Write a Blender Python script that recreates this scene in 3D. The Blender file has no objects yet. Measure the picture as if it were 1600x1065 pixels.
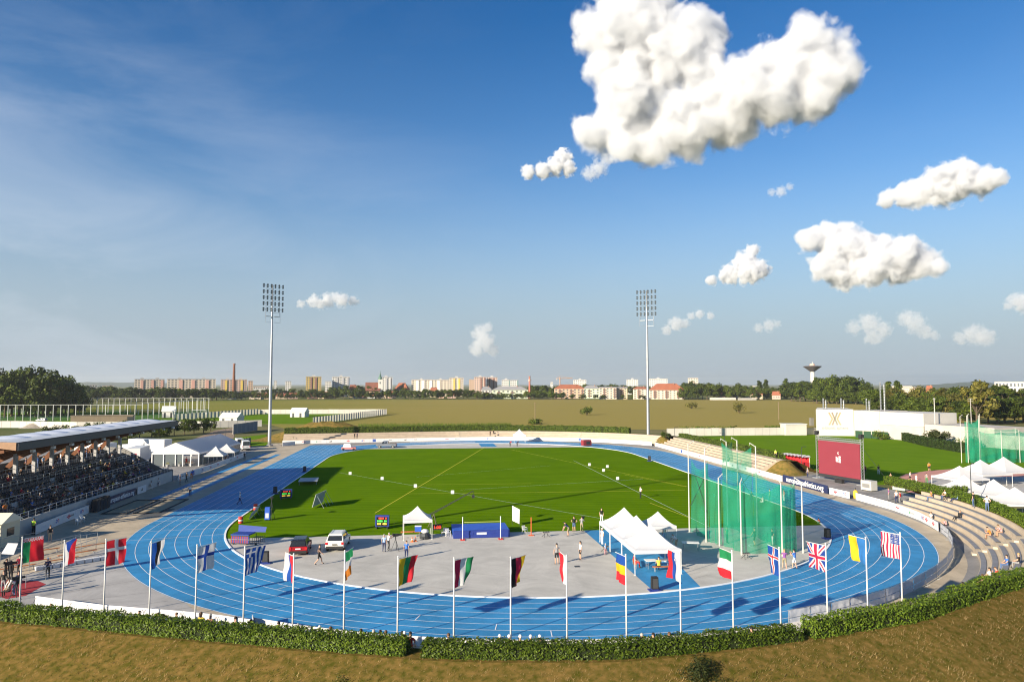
import bpy, math, random
from mathutils import Vector, Matrix, noise
random.seed(7)
SC = bpy.context.scene
COL = SC.collection
R = math.radians
PI = math.pi

# ------------------------------------------------------------------ camera
CX, CY, CZ = -11.811, -92.620, 16.845
FL, PIT, YAW = 0.688, 0.0619, -0.1081
cd = bpy.data.cameras.new("camera")
cam = bpy.data.objects.new("camera", cd)
COL.objects.link(cam)
cam.location = (CX, CY, CZ)
cam.rotation_euler = (PI / 2 + PIT, 0, YAW)
cd.sensor_width = 36
cd.lens = FL * 36
cd.clip_start = 0.5
cd.clip_end = 80000
SC.camera = cam

# ------------------------------------------------------------------ sky, sun, exposure
SUN_AZ, SUN_EL = 36.5, 18.0            # shadows fall towards (cos az, sin az)
SC.view_settings.view_transform = 'Standard'
SC.view_settings.look = 'None'
SC.view_settings.gamma = 1
SC.view_settings.exposure = 1.12
w = bpy.data.worlds.new("World")
SC.world = w
w.use_nodes = True
nt = w.node_tree
nt.nodes.clear()
wo = nt.nodes.new('ShaderNodeOutputWorld')
bg = nt.nodes.new('ShaderNodeBackground')
sky = nt.nodes.new('ShaderNodeTexSky')
sky.sky_type = 'NISHITA'
sky.sun_disc = False
sky.sun_elevation = R(SUN_EL)
sky.sun_rotation = R(233.5)
sky.altitude = 120
sky.air_density = 1.25
sky.dust_density = 0.9
sky.ozone_density = 3.2
bg.inputs['Strength'].default_value = 0.073
# thin high cirrus veil, part of the sky itself
tc = nt.nodes.new('ShaderNodeTexCoord')
mp = nt.nodes.new('ShaderNodeMapping')
mp.inputs['Rotation'].default_value = (0, 0, R(25))
mp.inputs['Scale'].default_value = (1.3, 3.2, 5.0)
n1 = nt.nodes.new('ShaderNodeTexNoise')
n1.inputs['Scale'].default_value = 1.6
n1.inputs['Detail'].default_value = 9
n1.inputs['Roughness'].default_value = 0.62
n1.inputs['Distortion'].default_value = 0.6
r1 = nt.nodes.new('ShaderNodeMapRange')
r1.inputs['From Min'].default_value = 0.42
r1.inputs['From Max'].default_value = 0.86
r1.inputs['To Max'].default_value = 0.66
sep = nt.nodes.new('ShaderNodeSeparateXYZ')
side = nt.nodes.new('ShaderNodeMapRange')      # veil thicker towards the west (left)
side.inputs['From Min'].default_value = 0.12
side.inputs['From Max'].default_value = -0.55
side.inputs['To Min'].default_value = 0.10
side.inputs['To Max'].default_value = 1.1
lowr = nt.nodes.new('ShaderNodeMapRange')      # and towards the horizon
lowr.inputs['From Min'].default_value = 0.46
lowr.inputs['From Max'].default_value = 0.10
lowr.inputs['To Min'].default_value = 0.30
lowr.inputs['To Max'].default_value = 1.0
mul = nt.nodes.new('ShaderNodeMath'); mul.operation = 'MULTIPLY'
mul2 = nt.nodes.new('ShaderNodeMath'); mul2.operation = 'MULTIPLY'
addv = nt.nodes.new('ShaderNodeMath'); addv.operation = 'MULTIPLY_ADD'
addv.inputs[1].default_value = 0.035
mix = nt.nodes.new('ShaderNodeMix'); mix.data_type = 'RGBA'
mix.inputs['B'].default_value = (4.6, 5.05, 5.7, 1)
L_ = nt.links.new
L_(tc.outputs['Generated'], mp.inputs['Vector'])
L_(mp.outputs[0], n1.inputs['Vector'])
L_(n1.outputs['Fac'], r1.inputs['Value'])
L_(tc.outputs['Generated'], sep.inputs[0])
L_(sep.outputs['X'], side.inputs['Value'])
L_(sep.outputs['Z'], lowr.inputs['Value'])
L_(side.outputs[0], mul.inputs[0]); L_(lowr.outputs[0], mul.inputs[1])
L_(mul.outputs[0], mul2.inputs[0]); L_(r1.outputs[0], mul2.inputs[1])
L_(mul.outputs[0], addv.inputs[0]); L_(mul2.outputs[0], addv.inputs[2])
L_(addv.outputs[0], mix.inputs['Factor'])
tint = nt.nodes.new('ShaderNodeValToRGB')          # clean deep blue high up
te = tint.color_ramp.elements
te[0].position = 0.02; te[0].color = (0.90, 1.0, 1.12, 1)
te[1].position = 0.50; te[1].color = (0.10, 0.475, 0.83, 1)
tmul = nt.nodes.new('ShaderNodeMix'); tmul.data_type = 'RGBA'; tmul.blend_type = 'MULTIPLY'; tmul.inputs['Factor'].default_value = 1
hz = nt.nodes.new('ShaderNodeMapRange')            # thick pale air near the horizon
hz.interpolation_type = 'SMOOTHERSTEP'
hz.inputs['From Min'].default_value = 0.36; hz.inputs['From Max'].default_value = -0.04
hz.inputs['To Max'].default_value = 0.93
hmix = nt.nodes.new('ShaderNodeMix'); hmix.data_type = 'RGBA'
hmix.inputs['B'].default_value = (2.55, 3.10, 3.75, 1)
L_(sep.outputs['Z'], tint.inputs[0]); L_(sep.outputs['Z'], hz.inputs['Value'])
L_(sky.outputs[0], tmul.inputs['A']); L_(tint.outputs[0], tmul.inputs['B'])
L_(tmul.outputs['Result'], hmix.inputs['A']); L_(hz.outputs[0], hmix.inputs['Factor'])
L_(hmix.outputs['Result'], mix.inputs['A'])
L_(mix.outputs['Result'], bg.inputs['Color'])
L_(bg.outputs[0], wo.inputs['Surface'])

sl = bpy.data.lights.new("sun", 'SUN')
sun = bpy.data.objects.new("sun", sl)
COL.objects.link(sun)
sl.energy = 5.0
sl.angle = R(0.53)
sl.color = (1.0, 0.87, 0.68)
sd = Vector((math.cos(R(SUN_AZ)) * math.cos(R(SUN_EL)), math.sin(R(SUN_AZ)) * math.cos(R(SUN_EL)), -math.sin(R(SUN_EL))))
sun.rotation_euler = sd.to_track_quat('-Z', 'Y').to_euler()
sun.location = (-60, -60, 60)

cy = SC.cycles
cy.use_denoising = True
cy.denoiser = 'OPENIMAGEDENOISE'
cy.max_bounces = 10
cy.diffuse_bounces = 3
cy.glossy_bounces = 2
cy.transparent_max_bounces = 16
cy.volume_bounces = 8
cy.volume_max_steps = 768
cy.volume_step_rate = 0.6
cy.filter_width = 1.15
cy.caustics_reflective = False
cy.caustics_refractive = False

# ------------------------------------------------------------------ helpers
def ray(px, py):
    x = (px - 800) / 1600.0; y = -(py - 532.5) / 1600.0
    c, s = math.cos(PIT), math.sin(PIT)
    d = Vector((x, c * FL - s * y, s * FL + c * y))
    c, s = math.cos(YAW), math.sin(YAW)
    return Vector((c * d.x - s * d.y, s * d.x + c * d.y, d.z))

def G(px, py, z=0.0):
    """The place on the level z that the surveyed picture position stands for."""
    d = ray(px, py); t = (z - CZ) / d.z
    return Vector((CX + d.x * t, CY + d.y * t, z))

def AT(px, py, D):
    """The place at horizontal distance D seen in that direction."""
    d = ray(px, py); t = D / math.hypot(d.x, d.y)
    return Vector((CX + d.x * t, CY + d.y * t, CZ + d.z * t))

def away(p):
    """Heading (rotation about z) that looks from the camera's stand towards p."""
    return math.atan2(-(p[0] - CX), p[1] - CY)

_mats = {}
def M(name, rgb, rough=0.75, var=0.0, scale=3.0, metal=0.0, spec=0.3, rgb2=None, detail=4, bump=0.0, coords='Object', stretch=None, contrast=1.0, wear=0.0):
    if name in _mats: return _mats[name]
    m = bpy.data.materials.new(name); m.use_nodes = True
    t = m.node_tree; b = t.nodes['Principled BSDF']
    b.inputs['Roughness'].default_value = rough
    b.inputs['Metallic'].default_value = metal
    b.inputs['Specular IOR Level'].default_value = spec
    b.inputs['Base Color'].default_value = (*rgb, 1)
    if var or rgb2:
        c = t.nodes.new('ShaderNodeTexCoord'); nz = t.nodes.new('ShaderNodeTexNoise')
        nz.inputs['Scale'].default_value = scale; nz.inputs['Detail'].default_value = detail
        src = c.outputs[coords]
        if stretch:
            mpn = t.nodes.new('ShaderNodeMapping'); mpn.inputs['Scale'].default_value = stretch
            t.links.new(src, mpn.inputs['Vector']); src = mpn.outputs[0]
        t.links.new(src, nz.inputs['Vector'])
        mr = t.nodes.new('ShaderNodeMapRange')
        mr.inputs['From Min'].default_value = 0.5 - 0.22 / contrast; mr.inputs['From Max'].default_value = 0.5 + 0.22 / contrast
        t.links.new(nz.outputs['Fac'], mr.inputs['Value'])
        mx = t.nodes.new('ShaderNodeMix'); mx.data_type = 'RGBA'
        a = rgb if rgb2 else tuple(max(0, k * (1 - var)) for k in rgb)
        d = rgb2 if rgb2 else tuple(min(1, k * (1 + var)) for k in rgb)
        mx.inputs['A'].default_value = (*a, 1); mx.inputs['B'].default_value = (*d, 1)
        t.links.new(mr.outputs[0], mx.inputs['Factor']); t.links.new(mx.outputs['Result'], b.inputs['Base Color'])
        if wear:       # stains and scuffs that belong to the surface
            gp = t.nodes.new('ShaderNodeNewGeometry'); n2 = t.nodes.new('ShaderNodeTexNoise'); n2.inputs['Scale'].default_value = 0.22; n2.inputs['Detail'].default_value = 14; n2.inputs['Roughness'].default_value = 0.72; n2.inputs['Distortion'].default_value = 1.2
            t.links.new(gp.outputs['Position'], n2.inputs['Vector'])
            m2 = t.nodes.new('ShaderNodeMapRange'); m2.inputs['From Min'].default_value = 0.30; m2.inputs['From Max'].default_value = 0.62; m2.inputs['To Min'].default_value = 1 - wear; m2.inputs['To Max'].default_value = 1 + wear * .25
            t.links.new(n2.outputs['Fac'], m2.inputs['Value'])
            vm = t.nodes.new('ShaderNodeVectorMath'); vm.operation = 'SCALE'; t.links.new(mx.outputs['Result'], vm.inputs[0]); t.links.new(m2.outputs[0], vm.inputs['Scale']); t.links.new(vm.outputs[0], b.inputs['Base Color'])
        if bump:
            bp = t.nodes.new('ShaderNodeBump'); bp.inputs['Strength'].default_value = bump
            t.links.new(nz.outputs['Fac'], bp.inputs['Height']); t.links.new(bp.outputs[0], b.inputs['Normal'])
    _mats[name] = m
    return m

def leafmat(name, c1, c2, trans=0.3, rough=0.6):
    """foliage: colour varies leaf by leaf, some light passes through"""
    if name in _mats: return _mats[name]
    m = bpy.data.materials.new(name); m.use_nodes = True
    t = m.node_tree; b = t.nodes['Principled BSDF']; o = t.nodes['Material Output']
    g = t.nodes.new('ShaderNodeNewGeometry'); oi = t.nodes.new('ShaderNodeObjectInfo')
    rp = t.nodes.new('ShaderNodeValToRGB')
    rp.color_ramp.elements[0].color = (*c1, 1); rp.color_ramp.elements[1].color = (*c2, 1)
    t.links.new(g.outputs['Random Per Island'], rp.inputs[0])
    hv = t.nodes.new('ShaderNodeHueSaturation')
    mr = t.nodes.new('ShaderNodeMapRange'); mr.inputs['To Min'].default_value = 0.75; mr.inputs['To Max'].default_value = 1.25
    t.links.new(oi.outputs['Random'], mr.inputs['Value']); t.links.new(mr.outputs[0], hv.inputs['Value'])
    t.links.new(rp.outputs[0], hv.inputs['Color'])
    b.inputs['Roughness'].default_value = rough; b.inputs['Specular IOR Level'].default_value = 0.2
    t.links.new(hv.outputs[0], b.inputs['Base Color'])
    tr = t.nodes.new('ShaderNodeBsdfTranslucent'); t.links.new(hv.outputs[0], tr.inputs['Color'])
    mx = t.nodes.new('ShaderNodeMixShader'); mx.inputs[0].default_value = trans
    t.links.new(b.outputs[0], mx.inputs[1]); t.links.new(tr.outputs[0], mx.inputs[2]); t.links.new(mx.outputs[0], o.inputs['Surface'])
    _mats[name] = m
    return m

def fabric(name, rgb, trans=0.35, var=0.06):
    """thin cloth: lit from either side"""
    if name in _mats: return _mats[name]
    m = M(name, rgb, 0.8, var, 6.0)
    t = m.node_tree; b = t.nodes['Principled BSDF']; o = t.nodes['Material Output']
    tr = t.nodes.new('ShaderNodeBsdfTranslucent'); tr.inputs['Color'].default_value = (*rgb, 1)
    mx = t.nodes.new('ShaderNodeMixShader'); mx.inputs[0].default_value = trans
    t.links.new(b.outputs[0], mx.inputs[1]); t.links.new(tr.outputs[0], mx.inputs[2]); t.links.new(mx.outputs[0], o.inputs['Surface'])
    return m

class MB:
    """collects faces and links them as ONE mesh object"""
    def __init__(s): s.v = []; s.f = []; s.m = []
    def face(s, pts, mi=0):
        i = len(s.v); s.v += [tuple(p) for p in pts]; s.f.append(tuple(range(i, i + len(pts)))); s.m.append(mi); return s
    def raw(s, vs, fs, mi=0):
        i = len(s.v); s.v += [tuple(p) for p in vs]
        for f in fs: s.f.append(tuple(i + k for k in f)); s.m.append(mi)
        return s
    def box(s, c, d, mi=0, rz=0.0, top=1.0):
        """box centred at c (x, y, BOTTOM z), size d; top < 1 tapers it"""
        x, y, z = d[0] / 2, d[1] / 2, d[2]; cs, sn = math.cos(rz), math.sin(rz)
        vs = []
        for zz, k in ((0, 1), (z, top)):
            for a, b in ((-x, -y), (x, -y), (x, y), (-x, y)):
                a *= k; b *= k
                vs.append((c[0] + a * cs - b * sn, c[1] + a * sn + b * cs, c[2] + zz))
        return s.raw(vs, [(3, 2, 1, 0), (4, 5, 6, 7), (0, 1, 5, 4), (1, 2, 6, 5), (2, 3, 7, 6), (3, 0, 4, 7)], mi)
    def bar(s, a, b, r, n=6, mi=0, r2=None, cap=True):
        a = Vector(a); b = Vector(b); d = (b - a)
        if d.length < 1e-6: return s
        q = d.to_track_quat('Z', 'Y').to_matrix(); r2 = r if r2 is None else r2
        vs = []
        for p, rr in ((a, r), (b, r2)):
            for k in range(n):
                t = 2 * PI * k / n
                vs.append(p + q @ Vector((rr * math.cos(t), rr * math.sin(t), 0)))
        fs = [(k, (k + 1) % n, n + (k + 1) % n, n + k) for k in range(n)]
        if cap: fs += [tuple(range(n - 1, -1, -1)), tuple(range(n, 2 * n))]
        return s.raw(vs, fs, mi)
    def tube(s, pts, r, n=6, mi=0):
        for a, b in zip(pts[:-1], pts[1:]): s.bar(a, b, r, n, mi)
        return s
    def prism(s, poly, z0, z1, mi=0):
        n = len(poly)
        vs = [(p[0], p[1], z0) for p in poly] + [(p[0], p[1], z1) for p in poly]
        fs = [tuple(range(n - 1, -1, -1)), tuple(range(n, 2 * n))] + [(k, (k + 1) % n, n + (k + 1) % n, n + k) for k in range(n)]
        return s.raw(vs, fs, mi)
    def extrude(s, prof, a, b, mi=0):
        """a closed outline prof of (sideways, up) carried from a to b (both on the level)"""
        a = Vector(a); b = Vector(b); d = (b - a).normalized(); nx = Vector((d.y, -d.x, 0))
        n = len(prof)
        vs = [a + nx * p[0] + Vector((0, 0, p[1])) for p in prof] + [b + nx * p[0] + Vector((0, 0, p[1])) for p in prof]
        fs = [tuple(range(n)), tuple(range(2 * n - 1, n - 1, -1))] + [(k, n + k, n + (k + 1) % n, (k + 1) % n) for k in range(n)]
        return s.raw(vs, fs, mi)
    def lathe(s, prof, n=16, c=(0, 0, 0), mi=0):
        vs = []
        for r, z in prof:
            for k in range(n):
                t = 2 * PI * k / n; vs.append((c[0] + r * math.cos(t), c[1] + r * math.sin(t), c[2] + z))
        fs = []
        for j in range(len(prof) - 1):
            for k in range(n): fs.append((j * n + k, j * n + (k + 1) % n, (j + 1) * n + (k + 1) % n, (j + 1) * n + k))
        fs.append(tuple(range(n - 1, -1, -1))); fs.append(tuple(range((len(prof) - 1) * n, len(prof) * n)))
        return s.raw(vs, fs, mi)
    def strip(s, A, B, mi=0):
        """quads between two equally long runs of points"""
        i = len(s.v); n = len(A); s.v += [tuple(p) for p in A] + [tuple(p) for p in B]
        for k in range(n - 1): s.f.append((i + k, i + k + 1, i + n + k + 1, i + n + k)); s.m.append(mi)
        return s
    def grid(s, fn, nu, nv, mi=0):
        i = len(s.v)
        for b in range(nv + 1):
            for a in range(nu + 1): s.v.append(tuple(fn(a / nu, b / nv)))
        for b in range(nv):
            for a in range(nu):
                k = i + b * (nu + 1) + a
                s.f.append((k, k + 1, k + nu + 2, k + nu + 1)); s.m.append(mi(a, b) if callable(mi) else mi)
        return s
    def blob(s, c, r, mi=0, n=8, k=5, sq=(1, 1, 1)):
        prof = [(r * math.sin(PI * j / k), -r * math.cos(PI * j / k)) for j in range(1, k)]
        i = len(s.v)
        s.lathe(prof, n, (0, 0, 0), mi)
        for q in range(i, len(s.v)):
            x, y, z = s.v[q]; s.v[q] = (c[0] + x * sq[0], c[1] + y * sq[1], c[2] + z * sq[2])
        return s
    def build(s, name, mats, parent=None, loc=(0, 0, 0), rz=0.0, smooth=False):
        me = bpy.data.meshes.new(name); me.from_pydata(s.v, [], s.f)
        for m in (mats if isinstance(mats, (list, tuple)) else [mats]): me.materials.append(m)
        if any(s.m): me.polygons.foreach_set('material_index', s.m)
        if smooth: me.polygons.foreach_set('use_smooth', [True] * len(s.f))
        me.update()
        return link(name, me, parent, loc, rz)

def link(name, me, parent=None, loc=(0, 0, 0), rz=0.0):
    o = bpy.data.objects.new(name, me); COL.objects.link(o)
    o.location = loc; o.rotation_euler = (0, 0, rz)
    if parent: o.parent = parent
    return o

def tag(o, label=None, cat=None, group=None, kind=None):
    if label: o['label'] = label
    if cat: o['category'] = cat
    if group: o['group'] = group
    if kind: o['kind'] = kind
    return o

def T(name, label, cat, loc=(0, 0, 0), rz=0.0, group=None):
    """an Empty at the thing's base that parents its parts"""
    o = bpy.data.objects.new(name, None); COL.objects.link(o)
    o.location = loc; o.rotation_euler = (0, 0, rz); o.empty_display_size = 0.3
    return tag(o, label, cat, group)

def copy_tree(o, parent=None):
    c = o.copy(); COL.objects.link(c)
    if parent: c.parent = parent
    for ch in list(o.children): copy_tree(ch, c)
    return c

def place(proto, used, name_label, loc, rz=0.0, group=None):
    """first call moves the prototype itself, later calls copy it"""
    o = proto if not used else copy_tree(proto)
    used.append(1)
    o.location = loc; o.rotation_euler = (0, 0, rz)
    o['label'] = name_label
    if group: o['group'] = group
    return o

_txt = {}
def text_mesh(body, size=1.0, bold=0.0):
    """flat lettering as a mesh, centred, standing in the xz plane, facing -y"""
    key = (body, size, bold)
    if key in _txt: return _txt[key]
    cu = bpy.data.curves.new("lettering", 'FONT'); cu.body = body; cu.size = size
    cu.align_x = 'CENTER'; cu.align_y = 'CENTER'; cu.offset = bold; cu.resolution_u = 2
    o = bpy.data.objects.new("lettering", cu); COL.objects.link(o)
    dg = bpy.context.evaluated_depsgraph_get()
    me = bpy.data.meshes.new_from_object(o.evaluated_get(dg))
    bpy.data.objects.remove(o); bpy.data.curves.remove(cu)
    me.transform(Matrix.Rotation(PI / 2, 4, 'X'))
    _txt[key] = ([v.co.copy() for v in me.vertices], [tuple(p.vertices) for p in me.polygons])
    bpy.data.meshes.remove(me)
    return _txt[key]

# ------------------------------------------------------------------ the ground and the oval
L75, R0, LANE = 75.0, 36.5, 1.22
def oval(r, n=64, z=0.0, a0=None, a1=None):
    """closed run round the stadium at distance r from the centre line"""
    P = []
    for k in range(n + 1):
        t = PI + PI * k / n; P.append(Vector((r * math.cos(t), r * math.sin(t), z)))
    for k in range(1, 16): P.append(Vector((r, L75 * k / 16, z)))
    for k in range(n + 1):
        t = PI * k / n; P.append(Vector((r * math.cos(t), L75 + r * math.sin(t), z)))
    for k in range(1, 16): P.append(Vector((-r, L75 - L75 * k / 16, z)))
    P.append(P[0].copy())
    return P

def sheet(name, poly, m, z):
    return tag(MB().face([(p[0], p[1], z) for p in poly]).build(name, m), kind='structure')

def groundmat():
    m = bpy.data.materials.new("ground_soil_grass"); m.use_nodes = True
    t = m.node_tree; b = t.nodes['Principled BSDF']; b.inputs['Roughness'].default_value = 0.95; b.inputs['Specular IOR Level'].default_value = 0.0
    g = t.nodes.new('ShaderNodeNewGeometry')
    nz = t.nodes.new('ShaderNodeTexNoise'); nz.inputs['Scale'].default_value = 0.02; nz.inputs['Detail'].default_value = 8
    rp = t.nodes.new('ShaderNodeValToRGB')
    e = rp.color_ramp.elements; e[0].position = 0.35; e[0].color = (0.075, 0.11, 0.03, 1); e[1].position = 0.66; e[1].color = (0.19, 0.17, 0.085, 1)
    t.links.new(g.outputs['Position'], nz.inputs['Vector']); t.links.new(nz.outputs['Fac'], rp.inputs[0]); t.links.new(rp.outputs[0], b.inputs['Base Color'])
    return m

def cropmat():
    """ripening crop: greener along the far and left margins, faint drill rows"""
    m = bpy.data.materials.new("ripening_crop"); m.use_nodes = True
    t = m.node_tree; b = t.nodes['Principled BSDF']; b.inputs['Roughness'].default_value = 0.95; b.inputs['Specular IOR Level'].default_value = 0.0
    g = t.nodes.new('ShaderNodeNewGeometry')
    mp = t.nodes.new('ShaderNodeMapping'); mp.inputs['Scale'].default_value = (0.0035, 0.022, 0.01); mp.inputs['Rotation'].default_value = (0, 0, R(6))
    nz = t.nodes.new('ShaderNodeTexNoise'); nz.inputs['Scale'].default_value = 1.0; nz.inputs['Detail'].default_value = 9; nz.inputs['Roughness'].default_value = 0.65
    n2 = t.nodes.new('ShaderNodeTexNoise'); n2.inputs['Scale'].default_value = 0.0045; n2.inputs['Detail'].default_value = 3
    n3 = t.nodes.new('ShaderNodeTexNoise'); n3.inputs['Scale'].default_value = 0.6; n3.inputs['Detail'].default_value = 4
    sp = t.nodes.new('ShaderNodeSeparateXYZ')
    fx = t.nodes.new('ShaderNodeMapRange'); fx.inputs['From Min'].default_value = -260; fx.inputs['From Max'].default_value = 40
    ad = t.nodes.new('ShaderNodeMath'); ad.operation = 'ADD'
    ad2 = t.nodes.new('ShaderNodeMath'); ad2.operation = 'MULTIPLY_ADD'; ad2.inputs[1].default_value = 0.9
    ad3 = t.nodes.new('ShaderNodeMath'); ad3.operation = 'MULTIPLY_ADD'; ad3.inputs[1].default_value = 0.35
    rp = t.nodes.new('ShaderNodeValToRGB'); e = rp.color_ramp.elements
    e[0].position = 0.55; e[0].color = (0.135, 0.175, 0.022, 1); e[1].position = 1.0; e[1].color = (0.295, 0.240, 0.072, 1)
    L = t.links.new
    L(g.outputs['Position'], mp.inputs['Vector']); L(mp.outputs[0], nz.inputs['Vector']); L(g.outputs['Position'], n2.inputs['Vector']); L(g.outputs['Position'], n3.inputs['Vector'])
    L(g.outputs['Position'], sp.inputs[0]); L(sp.outputs['X'], fx.inputs['Value'])
    L(fx.outputs[0], ad2.inputs[0]); L(n2.outputs['Fac'], ad2.inputs[2])
    L(nz.outputs['Fac'], ad3.inputs[0]); L(n3.outputs['Fac'], ad3.inputs[2])
    mm = t.nodes.new('ShaderNodeMath'); mm.operation = 'MULTIPLY'; mm.inputs[1].default_value = 0.46
    mm2 = t.nodes.new('ShaderNodeMath'); mm2.operation = 'MULTIPLY_ADD'; mm2.inputs[1].default_value = 0.62
    L(ad2.outputs[0], mm.inputs[0]); L(ad3.outputs[0], mm2.inputs[0]); L(mm.outputs[0], mm2.inputs[2])
    L(mm2.outputs[0], rp.inputs[0]); L(rp.outputs[0], b.inputs['Base Color'])
    return m

def lawnmat(name, c1, c2, stripe, rot=0.0, amount=0.5):
    """mown turf: mowing bands whose blades lean to and fro, mottled"""
    m = bpy.data.materials.new(name); m.use_nodes = True
    t = m.node_tree; b = t.nodes['Principled BSDF']; b.inputs['Roughness'].default_value = 0.9; b.inputs['Specular IOR Level'].default_value = 0.0
    g = t.nodes.new('ShaderNodeNewGeometry')
    mp = t.nodes.new('ShaderNodeMapping'); mp.inputs['Rotation'].default_value = (0, 0, rot)
    wv = t.nodes.new('ShaderNodeTexWave'); wv.wave_type = 'BANDS'; wv.bands_direction = 'Y'; wv.inputs['Scale'].default_value = stripe
    wv.inputs['Distortion'].default_value = 0.7; wv.inputs['Detail'].default_value = 3
    nz = t.nodes.new('ShaderNodeTexNoise'); nz.inputs['Scale'].default_value = 0.12; nz.inputs['Detail'].default_value = 10; nz.inputs['Roughness'].default_value = 0.7
    n2 = t.nodes.new('ShaderNodeTexNoise'); n2.inputs['Scale'].default_value = 5.0; n2.inputs['Detail'].default_value = 5
    a = t.nodes.new('ShaderNodeMath'); a.operation = 'MULTIPLY_ADD'; a.inputs[1].default_value = 0.42 * amount
    c = t.nodes.new('ShaderNodeMath'); c.operation = 'MULTIPLY_ADD'; c.inputs[1].default_value = 0.9; 
    d = t.nodes.new('ShaderNodeMath'); d.operation = 'SUBTRACT'; d.inputs[1].default_value = 0.32 + 0.15 * amount
    mx = t.nodes.new('ShaderNodeMix'); mx.data_type = 'RGBA'; mx.inputs['A'].default_value = (*c1, 1); mx.inputs['B'].default_value = (*c2, 1)
    L = t.links.new
    L(g.outputs['Position'], mp.inputs['Vector']); L(mp.outputs[0], wv.inputs['Vector']); L(g.outputs['Position'], nz.inputs['Vector']); L(g.outputs['Position'], n2.inputs['Vector'])
    h = t.nodes.new('ShaderNodeMath'); h.operation = 'MULTIPLY'; h.inputs[1].default_value = 0.3; L(n2.outputs['Fac'], h.inputs[0])
    L(nz.outputs['Fac'], c.inputs[0]); L(h.outputs[0], c.inputs[2])
    L(wv.outputs['Fac'], a.inputs[0]); L(c.outputs[0], a.inputs[2]); L(a.outputs[0], d.inputs[0]); L(d.outputs[0], mx.inputs['Factor'])
    L(mx.outputs['Result'], b.inputs['Base Color'])
    bp = t.nodes.new('ShaderNodeBump'); bp.inputs['Strength'].default_value = 0.35; bp.inputs['Distance'].default_value = 0.05
    L(n2.outputs['Fac'], bp.inputs['Height']); L(bp.outputs[0], b.inputs['Normal'])
    return m

BLUE = M('track_blue', (0.038, 0.24, 0.485), 0.62, 0.12, 0.35, spec=0.25, detail=9, coords='Object', wear=.30)
LINEW = M('line_white', (0.78, 0.79, 0.8), 0.7)
LINEY = M('line_yellow', (0.62, 0.55, 0.03), 0.8)
DGREY = M('grey_rubber', (0.49, 0.47, 0.425), 0.85, 0.05, 0.5, detail=8, wear=.22)
PLAZA = M('grey_plaza', (0.40, 0.385, 0.365), 0.85, 0.07, 0.4, detail=8, wear=.26)
BEIGE = M('beige_rubber', (0.47, 0.395, 0.29), 0.85, 0.08, 0.4, detail=8, wear=.30)
ASPH = M('asphalt_pale', (0.27, 0.26, 0.25), 0.9, 0.12, 0.3, detail=8, wear=.35)
LAWN = lawnmat('infield_turf', (0.060, 0.135, 0.002), (0.160, 0.262, 0.004), 0.16, R(9), 0.5)
PITCH = lawnmat('side_pitch_turf', (0.085, 0.165, 0.008), (0.17, 0.275, 0.016), 0.12, R(-8), 0.5)

# one ground sheet reaching the horizon
gb = MB(); n = 96
ring0 = [Vector((0, 0, -0.05))] * (n + 1)
for ra, rb in ((0, 300), (300, 1500), (1500, 6000), (6000, 40000)):
    A = [(ra * math.cos(2 * PI * k / n), ra * math.sin(2 * PI * k / n), -0.05) for k in range(n + 1)]
    B = [(rb * math.cos(2 * PI * k / n), rb * math.sin(2 * PI * k / n), -0.05) for k in range(n + 1)]
    if ra == 0: gb.face([B[k] for k in range(n)])
    else: gb.strip(A, B)
tag(gb.build('ground', groundmat()), kind='structure')
far_edge = [G(x, y) for x, y in ((325, 625.2), (500, 624.3), (800, 623.9), (1000, 624.2), (1200, 624.6), (1290, 624.8), (1420, 631), (1600, 641))]
near_edge = [G(1600, 655), Vector((150, 150, 0)), Vector((60, 170, 0)), Vector((0, 172, 0)), Vector((-70, 190, 0)), Vector((-88, 230, 0)), G(272, 650), G(60, 642)]
sheet('crop_field', far_edge + near_edge, cropmat(), -0.035)
sheet('training_pitch', [G(-60, 668), G(330, 661), G(400, 644.5), G(-60, 643)], PITCH, -0.03)
sheet('training_lawn', [G(270, 662), G(505, 662), G(606, 646), G(400, 645.5), G(272, 655)], PITCH, -0.026)
sheet('side_pitch', [(60, 132), (122, 138), (150, 90), (112, 40), (64, 20), (56, 24), (62, 60)], PITCH, -0.03)
tag(MB().face([(-115, -60, -0.02), (-52, -60, -0.02), (58, -60, -0.02), (62, 28, -0.02), (58, 75, -0.02), (50, 110, -0.02), (20, 128, -0.02), (-30, 128, -0.02), (-58, 118, -0.02), (-115, 100, -0.02)]).build('stadium_paving', ASPH), kind='structure')
# pale rubber apron round the track, then the track itself
ap = MB(); ap.face([(p.x, p.y, -0.012) for p in oval(48.6)[:-1]])
tag(ap.build('track_apron', BEIGE), kind='structure')
sheet('left_apron', [(-57.6, -30), (-46.0, -30), (-46.0, 118), (-57.6, 118)], BEIGE, -0.016)
sheet('corner_plaza', [G(0, 905), G(60, 893), G(160, 858), G(215, 835), (-40, -20), (-30, -36), (-20, -44), (-10, -48.3), (-10, -52), (-62, -52)], PLAZA, -0.008)
tk = MB(); A, B = oval(R0), oval(R0 + 8 * LANE + 0.05); tk.strip(A, B)
track = tag(tk.build('running_track', BLUE), kind='structure')
sheet('start_chute', [(-46.31, 75), (-36.5, 75), (-36.5, 110.5), (-46.31, 110.5)], BLUE, 0.004)
lw = 0.052
lines = MB()
for k in range(1, 9):
    r = R0 + k * LANE
    lines.strip(oval(r - lw / 2, z=0.008), oval(r + lw / 2, z=0.008))
    if k < 8: lines.box((-r, 92.7, 0.004), (lw, 35.4, 0.006))
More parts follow.
